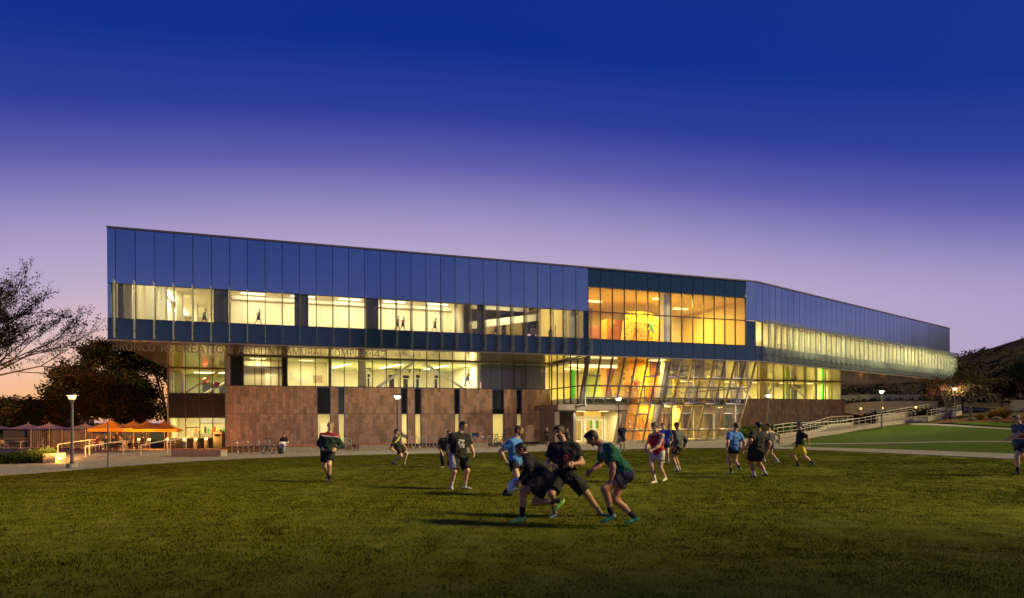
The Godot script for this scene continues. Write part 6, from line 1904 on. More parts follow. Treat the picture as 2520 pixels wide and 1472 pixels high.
		{"label": "bystander in navy T-shirt with hands on hips before the leaning glass", "at": Vector2(6.71, 39.60), "h": 1.74, "f": 0, "hf": 0, "pel": Vector3(0.000, 0.816, 0.000), "spine": Vector3(0.000, 0.569, 0.000), "neck": Vector3(0.000, 0.198, 0.000), "hl": Vector3(0.172, 0.845, 0.150), "hr": Vector3(-0.198, 0.845, 0.150), "al": Vector3(0.124, 0.099, 0.000), "ar": Vector3(-0.099, 0.099, 0.000), "tl": 10, "tr": -10, "skin": 0, "hair": 1, "top": Vector3(0.012, 0.014, 0.035), "sleeve": 0.5, "legs": Vector3(0.06, 0.055, 0.05), "leg_len": 0.8, "shoe": Vector3(0.3, 0.28, 0.25), "sock": Vector3(0.3, 0.28, 0.25)},
		{"label": "person in dark clothes with folded arms against the stone wall by the entrance", "at": Vector2(2.69, 50.00), "h": 1.62, "f": 0, "hf": 0, "pel": Vector3(0.000, 0.695, 0.000), "spine": Vector3(0.000, 0.469, 0.093), "neck": Vector3(0.000, 0.219, 0.000), "hl": Vector3(-0.107, 0.981, 0.250), "hr": Vector3(0.080, 0.981, 0.250), "al": Vector3(0.094, 0.038, 0.000), "ar": Vector3(-0.062, 0.038, 0.000), "tl": 10, "tr": -10, "skin": 1, "hair": 0, "top": Vector3(0.012, 0.012, 0.014), "sleeve": 0.6, "legs": Vector3(0.015, 0.015, 0.015), "leg_len": 1, "shoe": Vector3(0.012, 0.012, 0.014), "sock": Vector3(0.012, 0.012, 0.014)},
		{"label": "person in dark jacket standing at the entrance doors", "at": Vector2(4.59, 54.00), "h": 1.60, "f": 20, "hf": 30, "pel": Vector3(0.000, 0.617, 0.000), "spine": Vector3(0.000, 0.506, 0.000), "neck": Vector3(0.000, 0.236, 0.000), "hl": Vector3(0.160, 0.619, 0.100), "hr": Vector3(-0.177, 0.619, 0.100), "al": Vector3(0.067, -0.092, 0.000), "ar": Vector3(-0.068, -0.092, 0.000), "tl": 20, "tr": 0, "skin": 0, "hair": 0, "top": Vector3(0.012, 0.012, 0.014), "sleeve": 1, "legs": Vector3(0.012, 0.012, 0.014), "leg_len": 2, "shoe": Vector3(0.012, 0.012, 0.014), "sock": Vector3(0.012, 0.012, 0.014)},
		{"label": "dark haired player in black and red shirt between blue jersey and grey top", "at": Vector2(7.54, 31.00), "h": 1.74, "f": -10, "hf": -20, "pel": Vector3(0.000, 0.681, 0.000), "spine": Vector3(0.000, 0.601, 0.000), "neck": Vector3(-0.019, 0.194, 0.000), "hl": Vector3(0.092, 0.684, 0.100), "hr": Vector3(-0.140, 0.684, 0.100), "al": Vector3(0.058, 0.022, 0.000), "ar": Vector3(-0.058, 0.022, 0.000), "tl": 0, "tr": -20, "skin": 2, "hair": 0, "top": Vector3(0.02, 0.012, 0.012), "sleeve": 0.5, "legs": Vector3(0.012, 0.012, 0.014), "leg_len": 0.6, "shoe": Vector3(0.012, 0.012, 0.014), "sock": Vector3(0.012, 0.012, 0.014), "paint": [[0.02, 9.0, 0.0, 0.12, -9.0, 9.0, Vector3(0.3, 0.02, 0.03)]]},
	]
	for q in crowd:
		person(q)
	# the ball, held low by the dark clothed runner
	var ball := thing("rugby_ball", "white and green oval rugby ball carried low by the bent dark clothed player", "ball", Vector3(0.03, 0.655, -10.64))
	var st := st_new()
	var mesh := SphereMesh.new()
	mesh.radius = 0.092
	mesh.height = 0.29
	mesh.radial_segments = 24
	mesh.rings = 14
	put("ball_skin", mesh, M.white, ball, Transform3D(Basis(Vector3.BACK, -0.7), Vector3.ZERO))
	for k in 4:
		st_rod(st, Vector3(0.093 * cos(k * PI / 2), -0.05, 0.093 * sin(k * PI / 2)), Vector3(0.093 * cos(k * PI / 2), 0.05, 0.093 * sin(k * PI / 2)), 0.006)
	put("ball_panel_seam", st.commit(), M.green, ball, Transform3D(Basis(Vector3.BACK, -0.7), Vector3.ZERO))
	make_seated()
	make_indoor_people()

func simple(label: String, where: Vector3, facing: float, h: float, top: Vector3, legs: Vector3, pose: String, extra := {}) -> Node3D:
	# a figure in one of a few everyday poses
	var f := heading(facing)
	var l := Vector3(f.z, 0, -f.x)
	var q := {"label": label, "where": where, "h": h, "f": facing, "hf": facing, "pel": Vector3(0, 0.53 * h, 0), "spine": Vector3(0, 0.295 * h, 0) + f * 0.02, "neck": Vector3(0, 1, 0) + f * 0.1, "skin": 1, "hair": 0, "top": top, "sleeve": 0.5, "legs": legs, "leg_len": 0.7, "shoe": Vector3(0.05, 0.05, 0.05), "sock": Vector3(0.2, 0.2, 0.2), "tl": facing, "tr": facing}
	q.hl = l * 0.16 * h / 1.0 + Vector3(0, 0.45 * h, 0)
	q.hr = -l * 0.16 * h + Vector3(0, 0.45 * h, 0)
	q.al = l * 0.06 * h + Vector3(0, 0.045 * h, 0)
	q.ar = -l * 0.06 * h + Vector3(0, 0.045 * h, 0)
	if pose == "sit":
		q.pel = Vector3(0, 0.5, 0)
		q.spine = Vector3(0, 0.295 * h, 0) + f * 0.08
		q.al = l * 0.1 + f * 0.42 + Vector3(0, 0.09, 0)
		q.ar = -l * 0.1 + f * 0.42 + Vector3(0, 0.09, 0)
		q.hl = l * 0.12 + f * 0.36 + Vector3(0, 0.68, 0)
		q.hr = -l * 0.12 + f * 0.36 + Vector3(0, 0.68, 0)
		q.leg_len = 2.0
	elif pose == "run":
		q.pel = Vector3(0, 0.55 * h, 0)
		q.spine = Vector3(0, 0.29 * h, 0) + f * 0.09
		q.al = l * 0.05 + f * 0.17 * h + Vector3(0, 0.10, 0)
		q.ar = -l * 0.05 - f * 0.24 * h + Vector3(0, 0.20, 0)
		q.hl = l * 0.2 - f * 0.16 + Vector3(0, 0.62 * h, 0)
		q.hr = -l * 0.16 + f * 0.28 + Vector3(0, 0.70 * h, 0)
	elif pose == "climb":
		q.pel = Vector3(0, 0.52 * h, 0)
		q.spine = Vector3(-0.06, 0.29 * h, 0)
		q.hl = l * 0.25 + f * 0.2 + Vector3(0, 1.02 * h, 0)
		q.hr = -l * 0.32 + f * 0.2 + Vector3(0, 0.86 * h, 0)
		q.al = l * 0.30 + f * 0.15 + Vector3(0, 0.22, 0)
		q.ar = -l * 0.12 + f * 0.15 + Vector3(0, 0.05, 0)
		q.kpole = [f * 0.3 + l, f * 0.3 - l]
	q.merge(extra, true)
	return person(q)

func make_seated() -> void:
	var g := "people round the terrace tables"
	var seats := [
		["person in dark red hooded top leaning back on a terrace chair at the left table", 236, 58.0, 75.0, Vector3(0.10, 0.015, 0.015), {"hair": 1}],
		["person in black sitting behind the left terrace table", 262, 58.9, 10.0, Vector3(0.03, 0.03, 0.035), {}],
		["person with dark hair and black top seated at the middle of the left table", 281, 58.7, -20.0, Vector3(0.02, 0.018, 0.02), {}],
		["person in pale grey T-shirt leaning forward on the right side of the left table", 300, 58.2, -80.0, Vector3(0.25, 0.24, 0.23), {}],
		["person in grey seated at the further terrace table on its left", 319, 61.0, 40.0, Vector3(0.10, 0.10, 0.10), {}],
		["person in purple blue top seated on the right of the further terrace table", 352, 60.5, -75.0, Vector3(0.04, 0.03, 0.10), {}]]
	for q in seats:
		var x: float = (q[1] - 1260.0) / 1600.0 * q[2]
		simple(q[0], on(x, q[2], 0.03), q[3], 1.72, q[4], Vector3(0.015, 0.015, 0.02), "sit", q[5])
	simple("person in dark grey T-shirt standing behind the seated group on the terrace", on(-38.0, 62.5, 0.03), 190, 1.80, Vector3(0.05, 0.05, 0.055), Vector3(0.02, 0.02, 0.025), "stand", {"leg_len": 2.0})
	simple("person in black T-shirt sitting on the bench with an open pale book", on(-15.05, 43.0, 0.02), 0, 1.75, Vector3(0.014, 0.012, 0.014), Vector3(0.25, 0.27, 0.36), "sit", {"nod": Vector3(0, 0, 0.45)})
	var book := thing("open_book", "pale open book on the lap of the person on the bench", "book", on(-15.05, 42.6, 0.73))
	box("page", Vector3(-0.11, 0.0, 0), Vector3(0.21, 0.015, 0.27), M.paper, book, Basis(Vector3.BACK, 0.25) * Basis(Vector3.RIGHT, 0.5))
	box("page", Vector3(0.11, 0.0, 0), Vector3(0.21, 0.015, 0.27), M.paper, book, Basis(Vector3.BACK, -0.25) * Basis(Vector3.RIGHT, 0.5))
	var bag := thing("backpack", "dark green backpack on the ground before the reading person's bench", "backpack", on(-15.0, 42.2, 0.03))
	solid("bag_body", [[[[Vector3(-0.06, 0.14, 0), Vector3(0.06, 0.14, 0), 0.14, 0.14], [Vector3(-0.05, 0.33, 0.02), Vector3(0.05, 0.33, 0.02), 0.11, 0.11]], 0.03, 0.05, [[Vector3.ZERO, Vector3.DOWN]], {"base": Vector3(0.02, 0.03, 0.02)}]], cloth_mat, bag)
	rod("bag_strap", Vector3(-0.08, 0.1, 0.14), Vector3(-0.07, 0.4, 0.1), 0.015, M.black, bag)
	rod("bag_strap", Vector3(0.08, 0.1, 0.14), Vector3(0.07, 0.4, 0.1), 0.015, M.black, bag)

func indoor_spot(px: float, p: float, y: float) -> Vector3:
	# a place on the floor of the building at distance p, given how far along the facade it is seen
	return W(px, y, p)

func make_indoor_people() -> void:
	var facing := rad_to_deg(TURN) + 90.0
	var track := "runners on the indoor track"
	for q in [
		["runner in bright green top on the indoor track at the left windows", -6.5, Vector3(0.03, 0.22, 0.05), 0, 0.9],
		["runner in dark clothes on the indoor track behind the second window group", -1.72, Vector3(0.07, 0.05, 0.04), 0, 0.0],
		["runner in black on the indoor track beside the purple top", 11.75, Vector3(0.06, 0.05, 0.05), 0, 0.0],
		["runner in purple top on the indoor track", 12.3, Vector3(0.25, 0.03, 0.22), 1, 0.0],
		["runner in grey green top on the indoor track right of the purple top", 15.7, Vector3(0.20, 0.19, 0.15), 0, 0.0],
		["runner in red top on the indoor track behind the column cover", 21.6, Vector3(0.40, 0.04, 0.03), 1, 0.0]]:
		var y := 10.96
		var p := 67.6
		if q[1] < -4.3:
			y = 10.75
		if q[1] > 18.0:
			p = 65.0
			y = 10.4
		simple(q[0], W(q[1], y, p), facing, 1.62, q[2], Vector3(0.02, 0.02, 0.025), "run", {"hair": q[3], "leg_len": 0.75, "cell": 0.032})
	for q in [[-7.6, -4.7, 10.74, "track_platform"], [20.9, 25.0, 10.39, "track_platform"]]:
		slab(q[3], Transform3D.IDENTITY, q[0], q[1], 8.63, q[2], -69.0 if q[0] < 0 else -65.9, -66.6 if q[0] < 0 else -64.5, M.cream)
	simple("person in pale grey T-shirt seen from behind at the stair windows", W(21.9, 8.63, 55.0), 200, 1.75, Vector3(0.30, 0.32, 0.30), Vector3(0.03, 0.03, 0.03), "stand", {"cell": 0.03})
	simple("person in blue top at the stair windows near the climbing hall", W(23.6, 8.63, 55.0), 60, 1.70, Vector3(0.02, 0.10, 0.40), Vector3(0.03, 0.03, 0.03), "stand", {"cell": 0.03})
	simple("bare armed person running on a machine at the right end of the glazed gym", W(17.3, 4.95, 60.6), facing, 1.70, Vector3(0.30, 0.15, 0.09), Vector3(0.05, 0.10, 0.25), "run", {"cell": 0.03, "sleeve": 0.0})
	simple("climber in green T-shirt high on the yellow climbing tower", W(33.9, 9.55, 54.3), 188, 1.70, Vector3(0.04, 0.22, 0.09), Vector3(0.30, 0.24, 0.22), "climb", {"cell": 0.03})
	simple("climber in red top and white shorts low on the climbing tower behind the leaning glass", W(32.1, 4.0, 54.1), 188, 1.70, Vector3(0.25, 0.04, 0.02), Vector3(0.45, 0.42, 0.35), "climb", {"cell": 0.03})

# ---------------------------------------------------------------- lamps, benches, racks, bicycles
func lamp_post(label: String, at: Vector3, height: float, energy: float, warm: bool, base_h := 0.14) -> void:
	var o := thing("lamp_post", label, "lamp post", at, "lamp posts along the walks")
	put("plinth", cyl_mesh, M.concrete_wall, o, Transform3D(Basis.from_scale(Vector3(0.55, base_h + 0.2, 0.55)), Vector3(0, base_h / 2 - 0.1, 0)))
	var pole := CylinderMesh.new()
	pole.top_radius = 0.06
	pole.bottom_radius = 0.085
	pole.height = height - 0.5
	pole.radial_segments = 12
	put("pole", pole, M.pole, o, Transform3D(Basis.IDENTITY, Vector3(0, base_h + (height - 0.5) / 2, 0)))
	put("pole_collar", cyl_mesh, M.pole_dark, o, Transform3D(Basis.from_scale(Vector3(0.22, 0.1, 0.22)), Vector3(0, base_h + 0.05, 0)))
	var top := base_h + height - 0.5
	var cup := CylinderMesh.new()
	cup.top_radius = 0.17
	cup.bottom_radius = 0.07
	cup.height = 0.2
	put("lamp_cup", cup, M.stainless, o, Transform3D(Basis.IDENTITY, Vector3(0, top + 0.1, 0)))
	for k in 3:
		var a := TAU * k / 3.0
		rod("lamp_arm", Vector3(cos(a) * 0.15, top + 0.18, sin(a) * 0.15), Vector3(cos(a) * 0.24, top + 0.42, sin(a) * 0.24), 0.012, M.stainless, o)
	var lens := CylinderMesh.new()
	lens.top_radius = 0.2
	lens.bottom_radius = 0.13
	lens.height = 0.16
	put("lamp_lens", lens, M.lamp_warm if warm else M.lamp_glow, o, Transform3D(Basis.IDENTITY, Vector3(0, top + 0.29, 0)))
	var hat := CylinderMesh.new()
	hat.top_radius = 0.16
	hat.bottom_radius = 0.30
	hat.height = 0.13
	put("lamp_hood", hat, M.pole_dark, o, Transform3D(Basis.IDENTITY, Vector3(0, top + 0.45, 0)))
	omni("lamp_bulb", Vector3(0, top + 0.29, 0), energy, Color(1.0, 0.66, 0.30) if warm else Color(1.0, 0.97, 0.80), 0.07, o)

func bollard(label: String, at: Vector3, energy: float, r := 0.17, group := "lit bollards") -> void:
	var o := thing("light_bollard", label, "bollard light", at, group)
	put("post", cyl_mesh, M.concrete_wall, o, Transform3D(Basis.from_scale(Vector3(r * 2, 0.72, r * 2)), Vector3(0, 0.36, 0)))
	put("light_head", ball_mesh, M.lamp_warm, o, Transform3D(Basis.from_scale(Vector3.ONE * 0.24), Vector3(0, 0.83, 0)))
	put("top_plate", cyl_mesh, M.pole_dark, o, Transform3D(Basis.from_scale(Vector3(r * 2, 0.03, r * 2)), Vector3(0, 0.97, 0)))
	omni("bollard_bulb", Vector3(0, 0.83, 0), energy, Color(1, 0.62, 0.24), 0.06, o)

func seat_wall(label: String, a: Vector2, b: Vector2) -> void:
	var p0 := on(a.x, a.y)
	var p1 := on(b.x, b.y)
	var o := thing("bench", label, "bench", (p0 + p1) / 2, "low concrete benches with wooden tops", atan2(-(p1 - p0).z, (p1 - p0).x))
	var n := p0.distance_to(p1)
	box("base", Vector3(0, 0.19, 0), Vector3(n, 0.5, 0.5), M.concrete_wall, o)
	for k in 3:
		box("seat_slat", Vector3(0, 0.475, -0.19 + 0.19 * k), Vector3(n + 0.02, 0.06, 0.16), M.wood, o)

func wave_rack(label: String, a: Vector2, b: Vector2, loops: int) -> void:
	var p0 := on(a.x, a.y)
	var p1 := on(b.x, b.y)
	var o := thing("bike_rack", label, "bike rack", p0, "wave shaped bike racks")
	var st := st_new()
	var d := (p1 - p0) / (loops * 2.0)
	var up := Vector3.UP
	var pts := [Vector3.ZERO, up * 0.68]
	for k in loops * 2:
		var base := d * k
		var high := k % 2 == 0
		for j in range(1, 8):
			var t := PI * j / 8.0
			var y := 0.68 + 0.2 * sin(t) if high else 0.28 - 0.2 * sin(t)
			pts.append(base + d * (0.5 - 0.5 * cos(t)) + up * y)
		pts.append(base + d + up * (0.28 if high else 0.68))
	pts.append(d * loops * 2.0)
	if loops * 2 % 2 == 0:
		pts[-1] = d * loops * 2.0
	for k in pts.size() - 1:
		st_rod(st, pts[k], pts[k + 1], 0.03)
	put("wave_tube", st.commit(), M.stainless, o)

func bicycle(label: String, at: Vector3, turn: float, col: Color) -> void:
	var o := thing("bicycle", label, "bicycle", at, "bicycles at the racks", turn)
	var tyre := TorusMesh.new()
	tyre.inner_radius = 0.30
	tyre.outer_radius = 0.345
	tyre.rings = 24
	tyre.ring_segments = 8
	var fm := mat(col, 0.35, 0.2)
	for x in [-0.52, 0.52]:
		var wheel := put("wheel", tyre, M.black, o, Transform3D(Basis(Vector3.RIGHT, PI / 2), Vector3(x, 0.345, 0)))
		for k in 9:
			var a := PI * k / 9.0
			rod("spoke", Vector3(cos(a) * 0.31, 0, sin(a) * 0.31), Vector3(-cos(a) * 0.31, 0, -sin(a) * 0.31), 0.003, M.stainless, wheel)
	var seat := Vector3(-0.2, 0.82, 0)
	var head := Vector3(0.36, 0.80, 0)
	var crank := Vector3(-0.08, 0.3, 0)
	for q in [[seat, head], [crank, head + Vector3(0.02, -0.08, 0)], [crank, seat], [crank, Vector3(-0.52, 0.345, 0)], [seat + Vector3(0.02, -0.08, 0), Vector3(-0.52, 0.345, 0)], [head + Vector3(-0.02, 0.1, 0), Vector3(0.52, 0.345, 0)]]:
		rod("frame_tube", q[0], q[1], 0.017, fm, o)
	rod("seat_post", seat, seat + Vector3(-0.04, 0.12, 0), 0.013, M.stainless, o)
	put("saddle", ball_mesh, M.black, o, Transform3D(Basis.from_scale(Vector3(0.27, 0.07, 0.14)), seat + Vector3(-0.05, 0.15, 0)))
	rod("handlebar", head + Vector3(0.0, 0.2, -0.29), head + Vector3(0.0, 0.2, 0.29), 0.013, M.black, o)
	rod("stem", head, head + Vector3(0, 0.2, 0), 0.015, M.black, o)
	put("chainring", cyl_mesh, M.dark, o, Transform3D(Basis(Vector3.RIGHT, PI / 2) * Basis.from_scale(Vector3(0.18, 0.012, 0.18)), crank + Vector3(0, 0, 0.05)))

func make_street_furniture() -> void:
	lamp_post("orange glowing lamp post at the left edge of the lawn beside the terrace", on(-23.55, 34.8, 0.03), 3.75, 42.0, true, 0.22)
	# a small floodlight halfway up that pole, turned to the terrace
	var flood := thing("floodlight", "small bright floodlight clamped halfway up the orange glowing lamp post", "floodlight", on(-23.55, 34.8, 2.55))
	box("housing", Vector3(-0.14, 0, -0.06), Vector3(0.16, 0.14, 0.2), M.pole_dark, flood)
	put("flood_lens", ball_mesh, M.lamp_glow, flood, Transform3D(Basis.from_scale(Vector3(0.14, 0.1, 0.12)), Vector3(-0.16, -0.02, -0.18)))
	var spot := SpotLight3D.new()
	spot.name = "flood_lamp"
	spot.light_color = Color(1.0, 0.68, 0.34)
	spot.light_energy = 1500.0
	spot.light_size = 0.05
	spot.spot_angle = 21.0
	spot.spot_angle_attenuation = 0.8
	spot.spot_range = 90.0
	spot.spot_attenuation = 2.0
	spot.shadow_enabled = true
	flood.add_child(spot)
	spot.position = Vector3(-0.2, 0.0, -0.3)
	spot.basis = Basis.looking_at(Vector3(-0.66, -0.07, -0.75).normalized())
	lamp_post("lamp post in front of the stone wall behind the capped player", on(-8.35, 47.4), 3.85, 42.0, false)
	lamp_post("lamp post beside the entrance with the brown portal", on(8.95, 54.6), 3.85, 34.0, false)
	lamp_post("lamp post before the stone base right of the leaning glass", on(24.6, 62.4), 4.1, 16.0, false)
	lamp_post("lamp post on the upper lawn beside the ramp railing", on(37.76, 66.4), 3.75, 30.0, false)
	lamp_post("rightmost lamp post between the small thin trees", on(52.2, 76.6), 3.75, 26.0, false)
	var sign_pole := thing("bare_pole", "thin dark bare pole at the lawn edge right of the orange lamp", "pole", on(-21.2, 34.1))
	rod("shaft", Vector3(0, -0.1, 0), Vector3(0, 2.35, 0), 0.03, M.pole_dark, sign_pole)
	put("pole_cap", ball_mesh, M.pole_dark, sign_pole, Transform3D(Basis.from_scale(Vector3(0.07, 0.05, 0.07)), Vector3(0, 2.36, 0)))
	bollard("lit bollard nearest the low bench wall, leftmost of the three", on(-26.0, 51.6), 5.0)
	bollard("lit bollard in the middle of the three before the café glass", on(-25.7, 52.8), 5.0)
	bollard("lit bollard furthest right of the three before the café glass", on(-25.5, 54.2), 5.0)
	bollard("small bright bollard light behind the seated person in purple blue", on(-34.6, 62.0, 0.15), 12.0, 0.08)
	bollard("small bright bollard light left of the glass corner", on(-36.3, 63.2, 0.15), 12.0, 0.08)
	bollard("small bright bollard light closest to the glass corner", on(-33.3, 62.8, 0.15), 9.0, 0.08)
	bollard("small bollard light by the road next to the stone base", on(54.2, 101.0), 3.0, 0.08)
	bollard("small bollard light by the road behind the upper lawn lamp", on(56.4, 99.0), 3.0, 0.08)
	bollard("small bollard light by the road behind the ramp railing", on(59.9, 96.4), 3.0, 0.08)
	seat_wall("long low bench wall with wooden top before the bollards", Vector2(-22.4, 43.1), Vector2(-18.3, 41.3))
	seat_wall("low bench with the reading person", Vector2(-15.4, 43.2), Vector2(-12.2, 44.3))
	seat_wall("low bench before the stone wall left of the capped player", Vector2(-10.7, 45.3), Vector2(-8.4, 46.1))
	seat_wall("short low bench behind the black shirted player", Vector2(-3.6, 48.6), Vector2(-1.9, 49.2))
	wave_rack("wave bike rack left of the single bicycle", Vector2(-18.7, 43.4), Vector2(-16.1, 44.3), 4)
	wave_rack("wave bike rack behind the red yoked player", Vector2(-12.4, 45.6), Vector2(-11.0, 46.1), 2)
	wave_rack("wave bike rack right of the capped player", Vector2(-7.6, 47.6), Vector2(-5.6, 48.3), 4)
	wave_rack("wave bike rack left of the group of bicycles", Vector2(-3.0, 49.6), Vector2(-1.4, 50.1), 3)
	bicycle("single bicycle at the right end of the first rack, seen end on", on(-16.3, 43.5, 0.03), 1.35, Color(0.2, 0.2, 0.25))
	bicycle("bicycle behind the red yoked player's rack", on(-12.1, 46.4, 0.03), 0.9, Color(0.75, 0.7, 0.55))
	bicycle("leftmost bicycle of the group by the lit slit window", on(-1.5, 49.6, 0.03), 0.8, Color(0.1, 0.1, 0.1))
	bicycle("middle bicycle of the group by the lit slit window", on(-0.95, 49.9, 0.03), 0.6, Color(0.12, 0.1, 0.1))
	bicycle("rightmost bicycle of the group by the lit slit window", on(-0.35, 50.1, 0.03), 0.9, Color(0.15, 0.12, 0.1))
	var bin := thing("litter_bin", "brown litter bin with rounded top before the café glass", "bin", on(-24.6, 54.6, 0.03))
	box("bin_body", Vector3(0, 0.6, 0), Vector3(0.75, 1.15, 0.6), M.pole_dark, bin)
	put("bin_hood", cyl_mesh, M.steel, bin, Transform3D(Basis(Vector3.RIGHT, PI / 2) * Basis.from_scale(Vector3(0.76, 0.6, 0.5)), Vector3(0, 1.18, 0)))
	var plaque := thing("wall_plaque", "small dark plaque on a low post before the stone wall", "plaque", on(-2.9, 51.5))
	box("plate", Vector3(0, 0.95, 0), Vector3(0.55, 0.38, 0.05), M.spandrel, plaque)
	rod("post", Vector3(0, 0, -0.03), Vector3(0, 0.8, -0.03), 0.03, M.pole_dark, plaque)
	make_climbing_tower()
	make_gym()

func make_climbing_tower() -> void:
	# a faceted tower of plywood panels, set with coloured holds
	var t := thing("climbing_tower", "tall faceted yellow and orange climbing tower inside the glass hall", "climbing wall", Vector3.ZERO)
	t.transform = hall.transform
	var s0 := seam(30)
	# plan of the front faces (s, p) at several heights
	var levels := [-0.4, 2.6, 5.2, 7.4, 9.4, 11.2, 12.4]
	var plans := [
		[[5.2, 55.9], [6.0, 55.2], [7.4, 55.0], [8.8, 55.6], [10.4, 55.4], [11.4, 56.4]],
		[[5.2, 55.7], [6.0, 54.9], [7.1, 54.7], [8.7, 55.4], [10.3, 55.1], [11.2, 56.2]],
		[[4.8, 55.6], [5.8, 54.7], [7.4, 54.4], [8.8, 55.2], [10.1, 54.9], [10.9, 56.0]],
		[[5.6, 55.6], [6.4, 54.7], [7.8, 54.3], [9.0, 55.0], [10.2, 54.8], [11.0, 55.8]],
		[[5.9, 55.6], [6.7, 54.7], [8.0, 54.2], [9.3, 54.9], [10.5, 54.9], [11.4, 55.9]],
		[[6.2, 55.7], [7.0, 55.0], [8.2, 54.6], [9.3, 55.2], [10.4, 55.2], [11.0, 56.0]],
		[[7.0, 56.4], [7.5, 56.0], [8.3, 55.8], [9.0, 56.1], [9.6, 56.3], [10.0, 56.6]]]
	var r := RandomNumberGenerator.new()
	r.seed = 9
	for k in 6:
		for j in 5:
			var q := []
			for c in [[k, j], [k, j + 1], [k + 1, j + 1], [k + 1, j]]:
				var v = plans[c[0]][c[1]]
				q.append(L(s0 + v[0], levels[c[0]], v[1]))
			var st := st_new()
			var n: Vector3 = (q[1] - q[0]).cross(q[3] - q[0]).normalized()
			var back := -n * 0.12
			for tri in [[0, 2, 1], [0, 3, 2]]:
				for i in tri:
					st.set_smooth_group(-1)
					st.add_vertex(q[i])
			for i in 4:
				var a: Vector3 = q[i]
				var b: Vector3 = q[(i + 1) % 4]
				for v in [a, b, b + back, a, b + back, a + back]:
					st.set_smooth_group(-1)
					st.add_vertex(v)
			st.generate_normals()
			put("wall_panel", st.commit(), M.climb_dark if (j in [1, 3] and k in [1, 2, 4]) or (k == 0) or (j == 3 and k == 0) else M.climb, t)
			for h in 7:
				var u := r.randf_range(0.1, 0.9)
				var w := r.randf_range(0.08, 0.92)
				var at: Vector3 = (q[0] as Vector3).lerp(q[1], u).lerp((q[3] as Vector3).lerp(q[2], u), w) + n * 0.04
				var sz := r.randf_range(0.10, 0.26)
				put("climbing_hold", ball_mesh, [M.hold_red, M.hold_dark, M.hold_pale, M.hold_yellow, M.hold_dark][r.randi() % 5], t, Transform3D(Basis.from_euler(Vector3(0, 0, r.randf() * 3.0)) * Basis.from_scale(Vector3(sz, sz * 0.6, sz * 0.7)), at))
	box("tower_back", L(s0 + 7.6, 5.6, 57.4), Vector3(5.2, 12.0, 1.2), M.climb_dark, t)

func make_gym() -> void:
	# machines standing along the glass of the middle floor
	var f := hall.transform
	for q in [["tall cable machine with two pulleys behind the middle gym glass", 10.2, 62.0, 1.3], ["cable machine with white frame right of the first brace", 11.6, 62.4, 1.2], ["black and white step machine right of the brace", 12.6, 61.6, 0.7], ["black and white step machine further right in the gym", 14.4, 61.6, 0.7], ["single weight stand left of the cable machines", 8.0, 61.8, 0.45]]:
		var o := thing("gym_machine", q[0], "exercise machine", Vector3.ZERO, "machines behind the gym glass")
		o.transform = f * Transform3D(Basis.IDENTITY, L(q[1], 4.71, q[2]))
		var w: float = q[3]
		for s in [-0.5, 0.5]:
			rod("upright", Vector3(w * s, 0, 0), Vector3(w * s, 1.95, 0), 0.045, M.white, o)
			rod("foot_bar", Vector3(w * s, 0.05, -0.4), Vector3(w * s, 0.05, 0.4), 0.04, M.dark, o)
		rod("top_bar", Vector3(-w * 0.5, 1.95, 0), Vector3(w * 0.5, 1.95, 0), 0.05, M.dark, o)
		box("weight_stack", Vector3(0, 0.6, -0.1), Vector3(w * 0.35, 0.9, 0.2), M.dark, o)
		box("pad", Vector3(0, 1.25, 0.12), Vector3(w * 0.5, 0.28, 0.12), M.black, o)
		put("pulley", cyl_mesh, M.dark, o, Transform3D(Basis(Vector3.RIGHT, PI / 2) * Basis.from_scale(Vector3(0.18, 0.05, 0.18)), Vector3(w * 0.3, 1.8, 0.05)))
	for q in [["left red exercise ball in the glass corner room", -7.55, 6.25, 79.0], ["right red exercise ball in the glass corner room", -6.25, 5.75, 76.8]]:
		var o := thing("exercise_ball", q[0], "ball", f * L(q[1], q[2], q[3]), "red exercise balls")
		put("ball_skin", ball_mesh, M.red, o, Transform3D(Basis.from_scale(Vector3.ONE * 0.66), Vector3.ZERO))
		put("ball_valve", cyl_mesh, M.dark, o, Transform3D(Basis.from_scale(Vector3(0.05, 0.02, 0.05)), Vector3(0, 0.33, 0)))
	var shelf := thing("ball_shelf", "rack carrying the red exercise balls in the glass corner room", "shelf", Vector3.ZERO)
	shelf.transform = f
	slab("shelf_board", Transform3D.IDENTITY, -8.2, -6.9, 5.85, 5.91, -79.4, -78.6, M.column_grey, shelf)
	slab("shelf_board", Transform3D.IDENTITY, -6.7, -5.8, 5.35, 5.41, -77.2, -76.4, M.column_grey, shelf)
	for q in [[-8.2, 79.0], [-6.95, 79.0], [-6.7, 76.8], [-5.8, 76.8]]:
		rod("shelf_leg", L(q[0], 4.7, q[1]), L(q[0], 5.85 if q[1] > 78 else 5.35, q[1]), 0.03, M.column_grey, shelf)

func in_lawn(x: float, d: float) -> bool:
	if d < 2.0:
		return false
	var poly := PackedVector2Array([Vector2(-26, 2), Vector2(-24, 24), Vector2(-22.6, 28.4), Vector2(-22.4, 31), Vector2(-22.0, 33.2), Vector2(-21.1, 34.4), Vector2(-19.4, 35.3), Vector2(-15.7, 35.7), Vector2(-10.5, 36.2), Vector2(-5.6, 37.3), Vector2(-0.5, 39.5), Vector2(4.8, 41.7), Vector2(10.3, 43.2), Vector2(14.0, 42.6), Vector2(16.0, 40.4), Vector2(18.3, 35.3), Vector2(20.1, 31.3), Vector2(21.1, 27.8), Vector2(22.7, 22), Vector2(24.7, 10), Vector2(26, 2)])
	return Geometry2D.is_point_in_polygon(Vector2(x, d), poly)

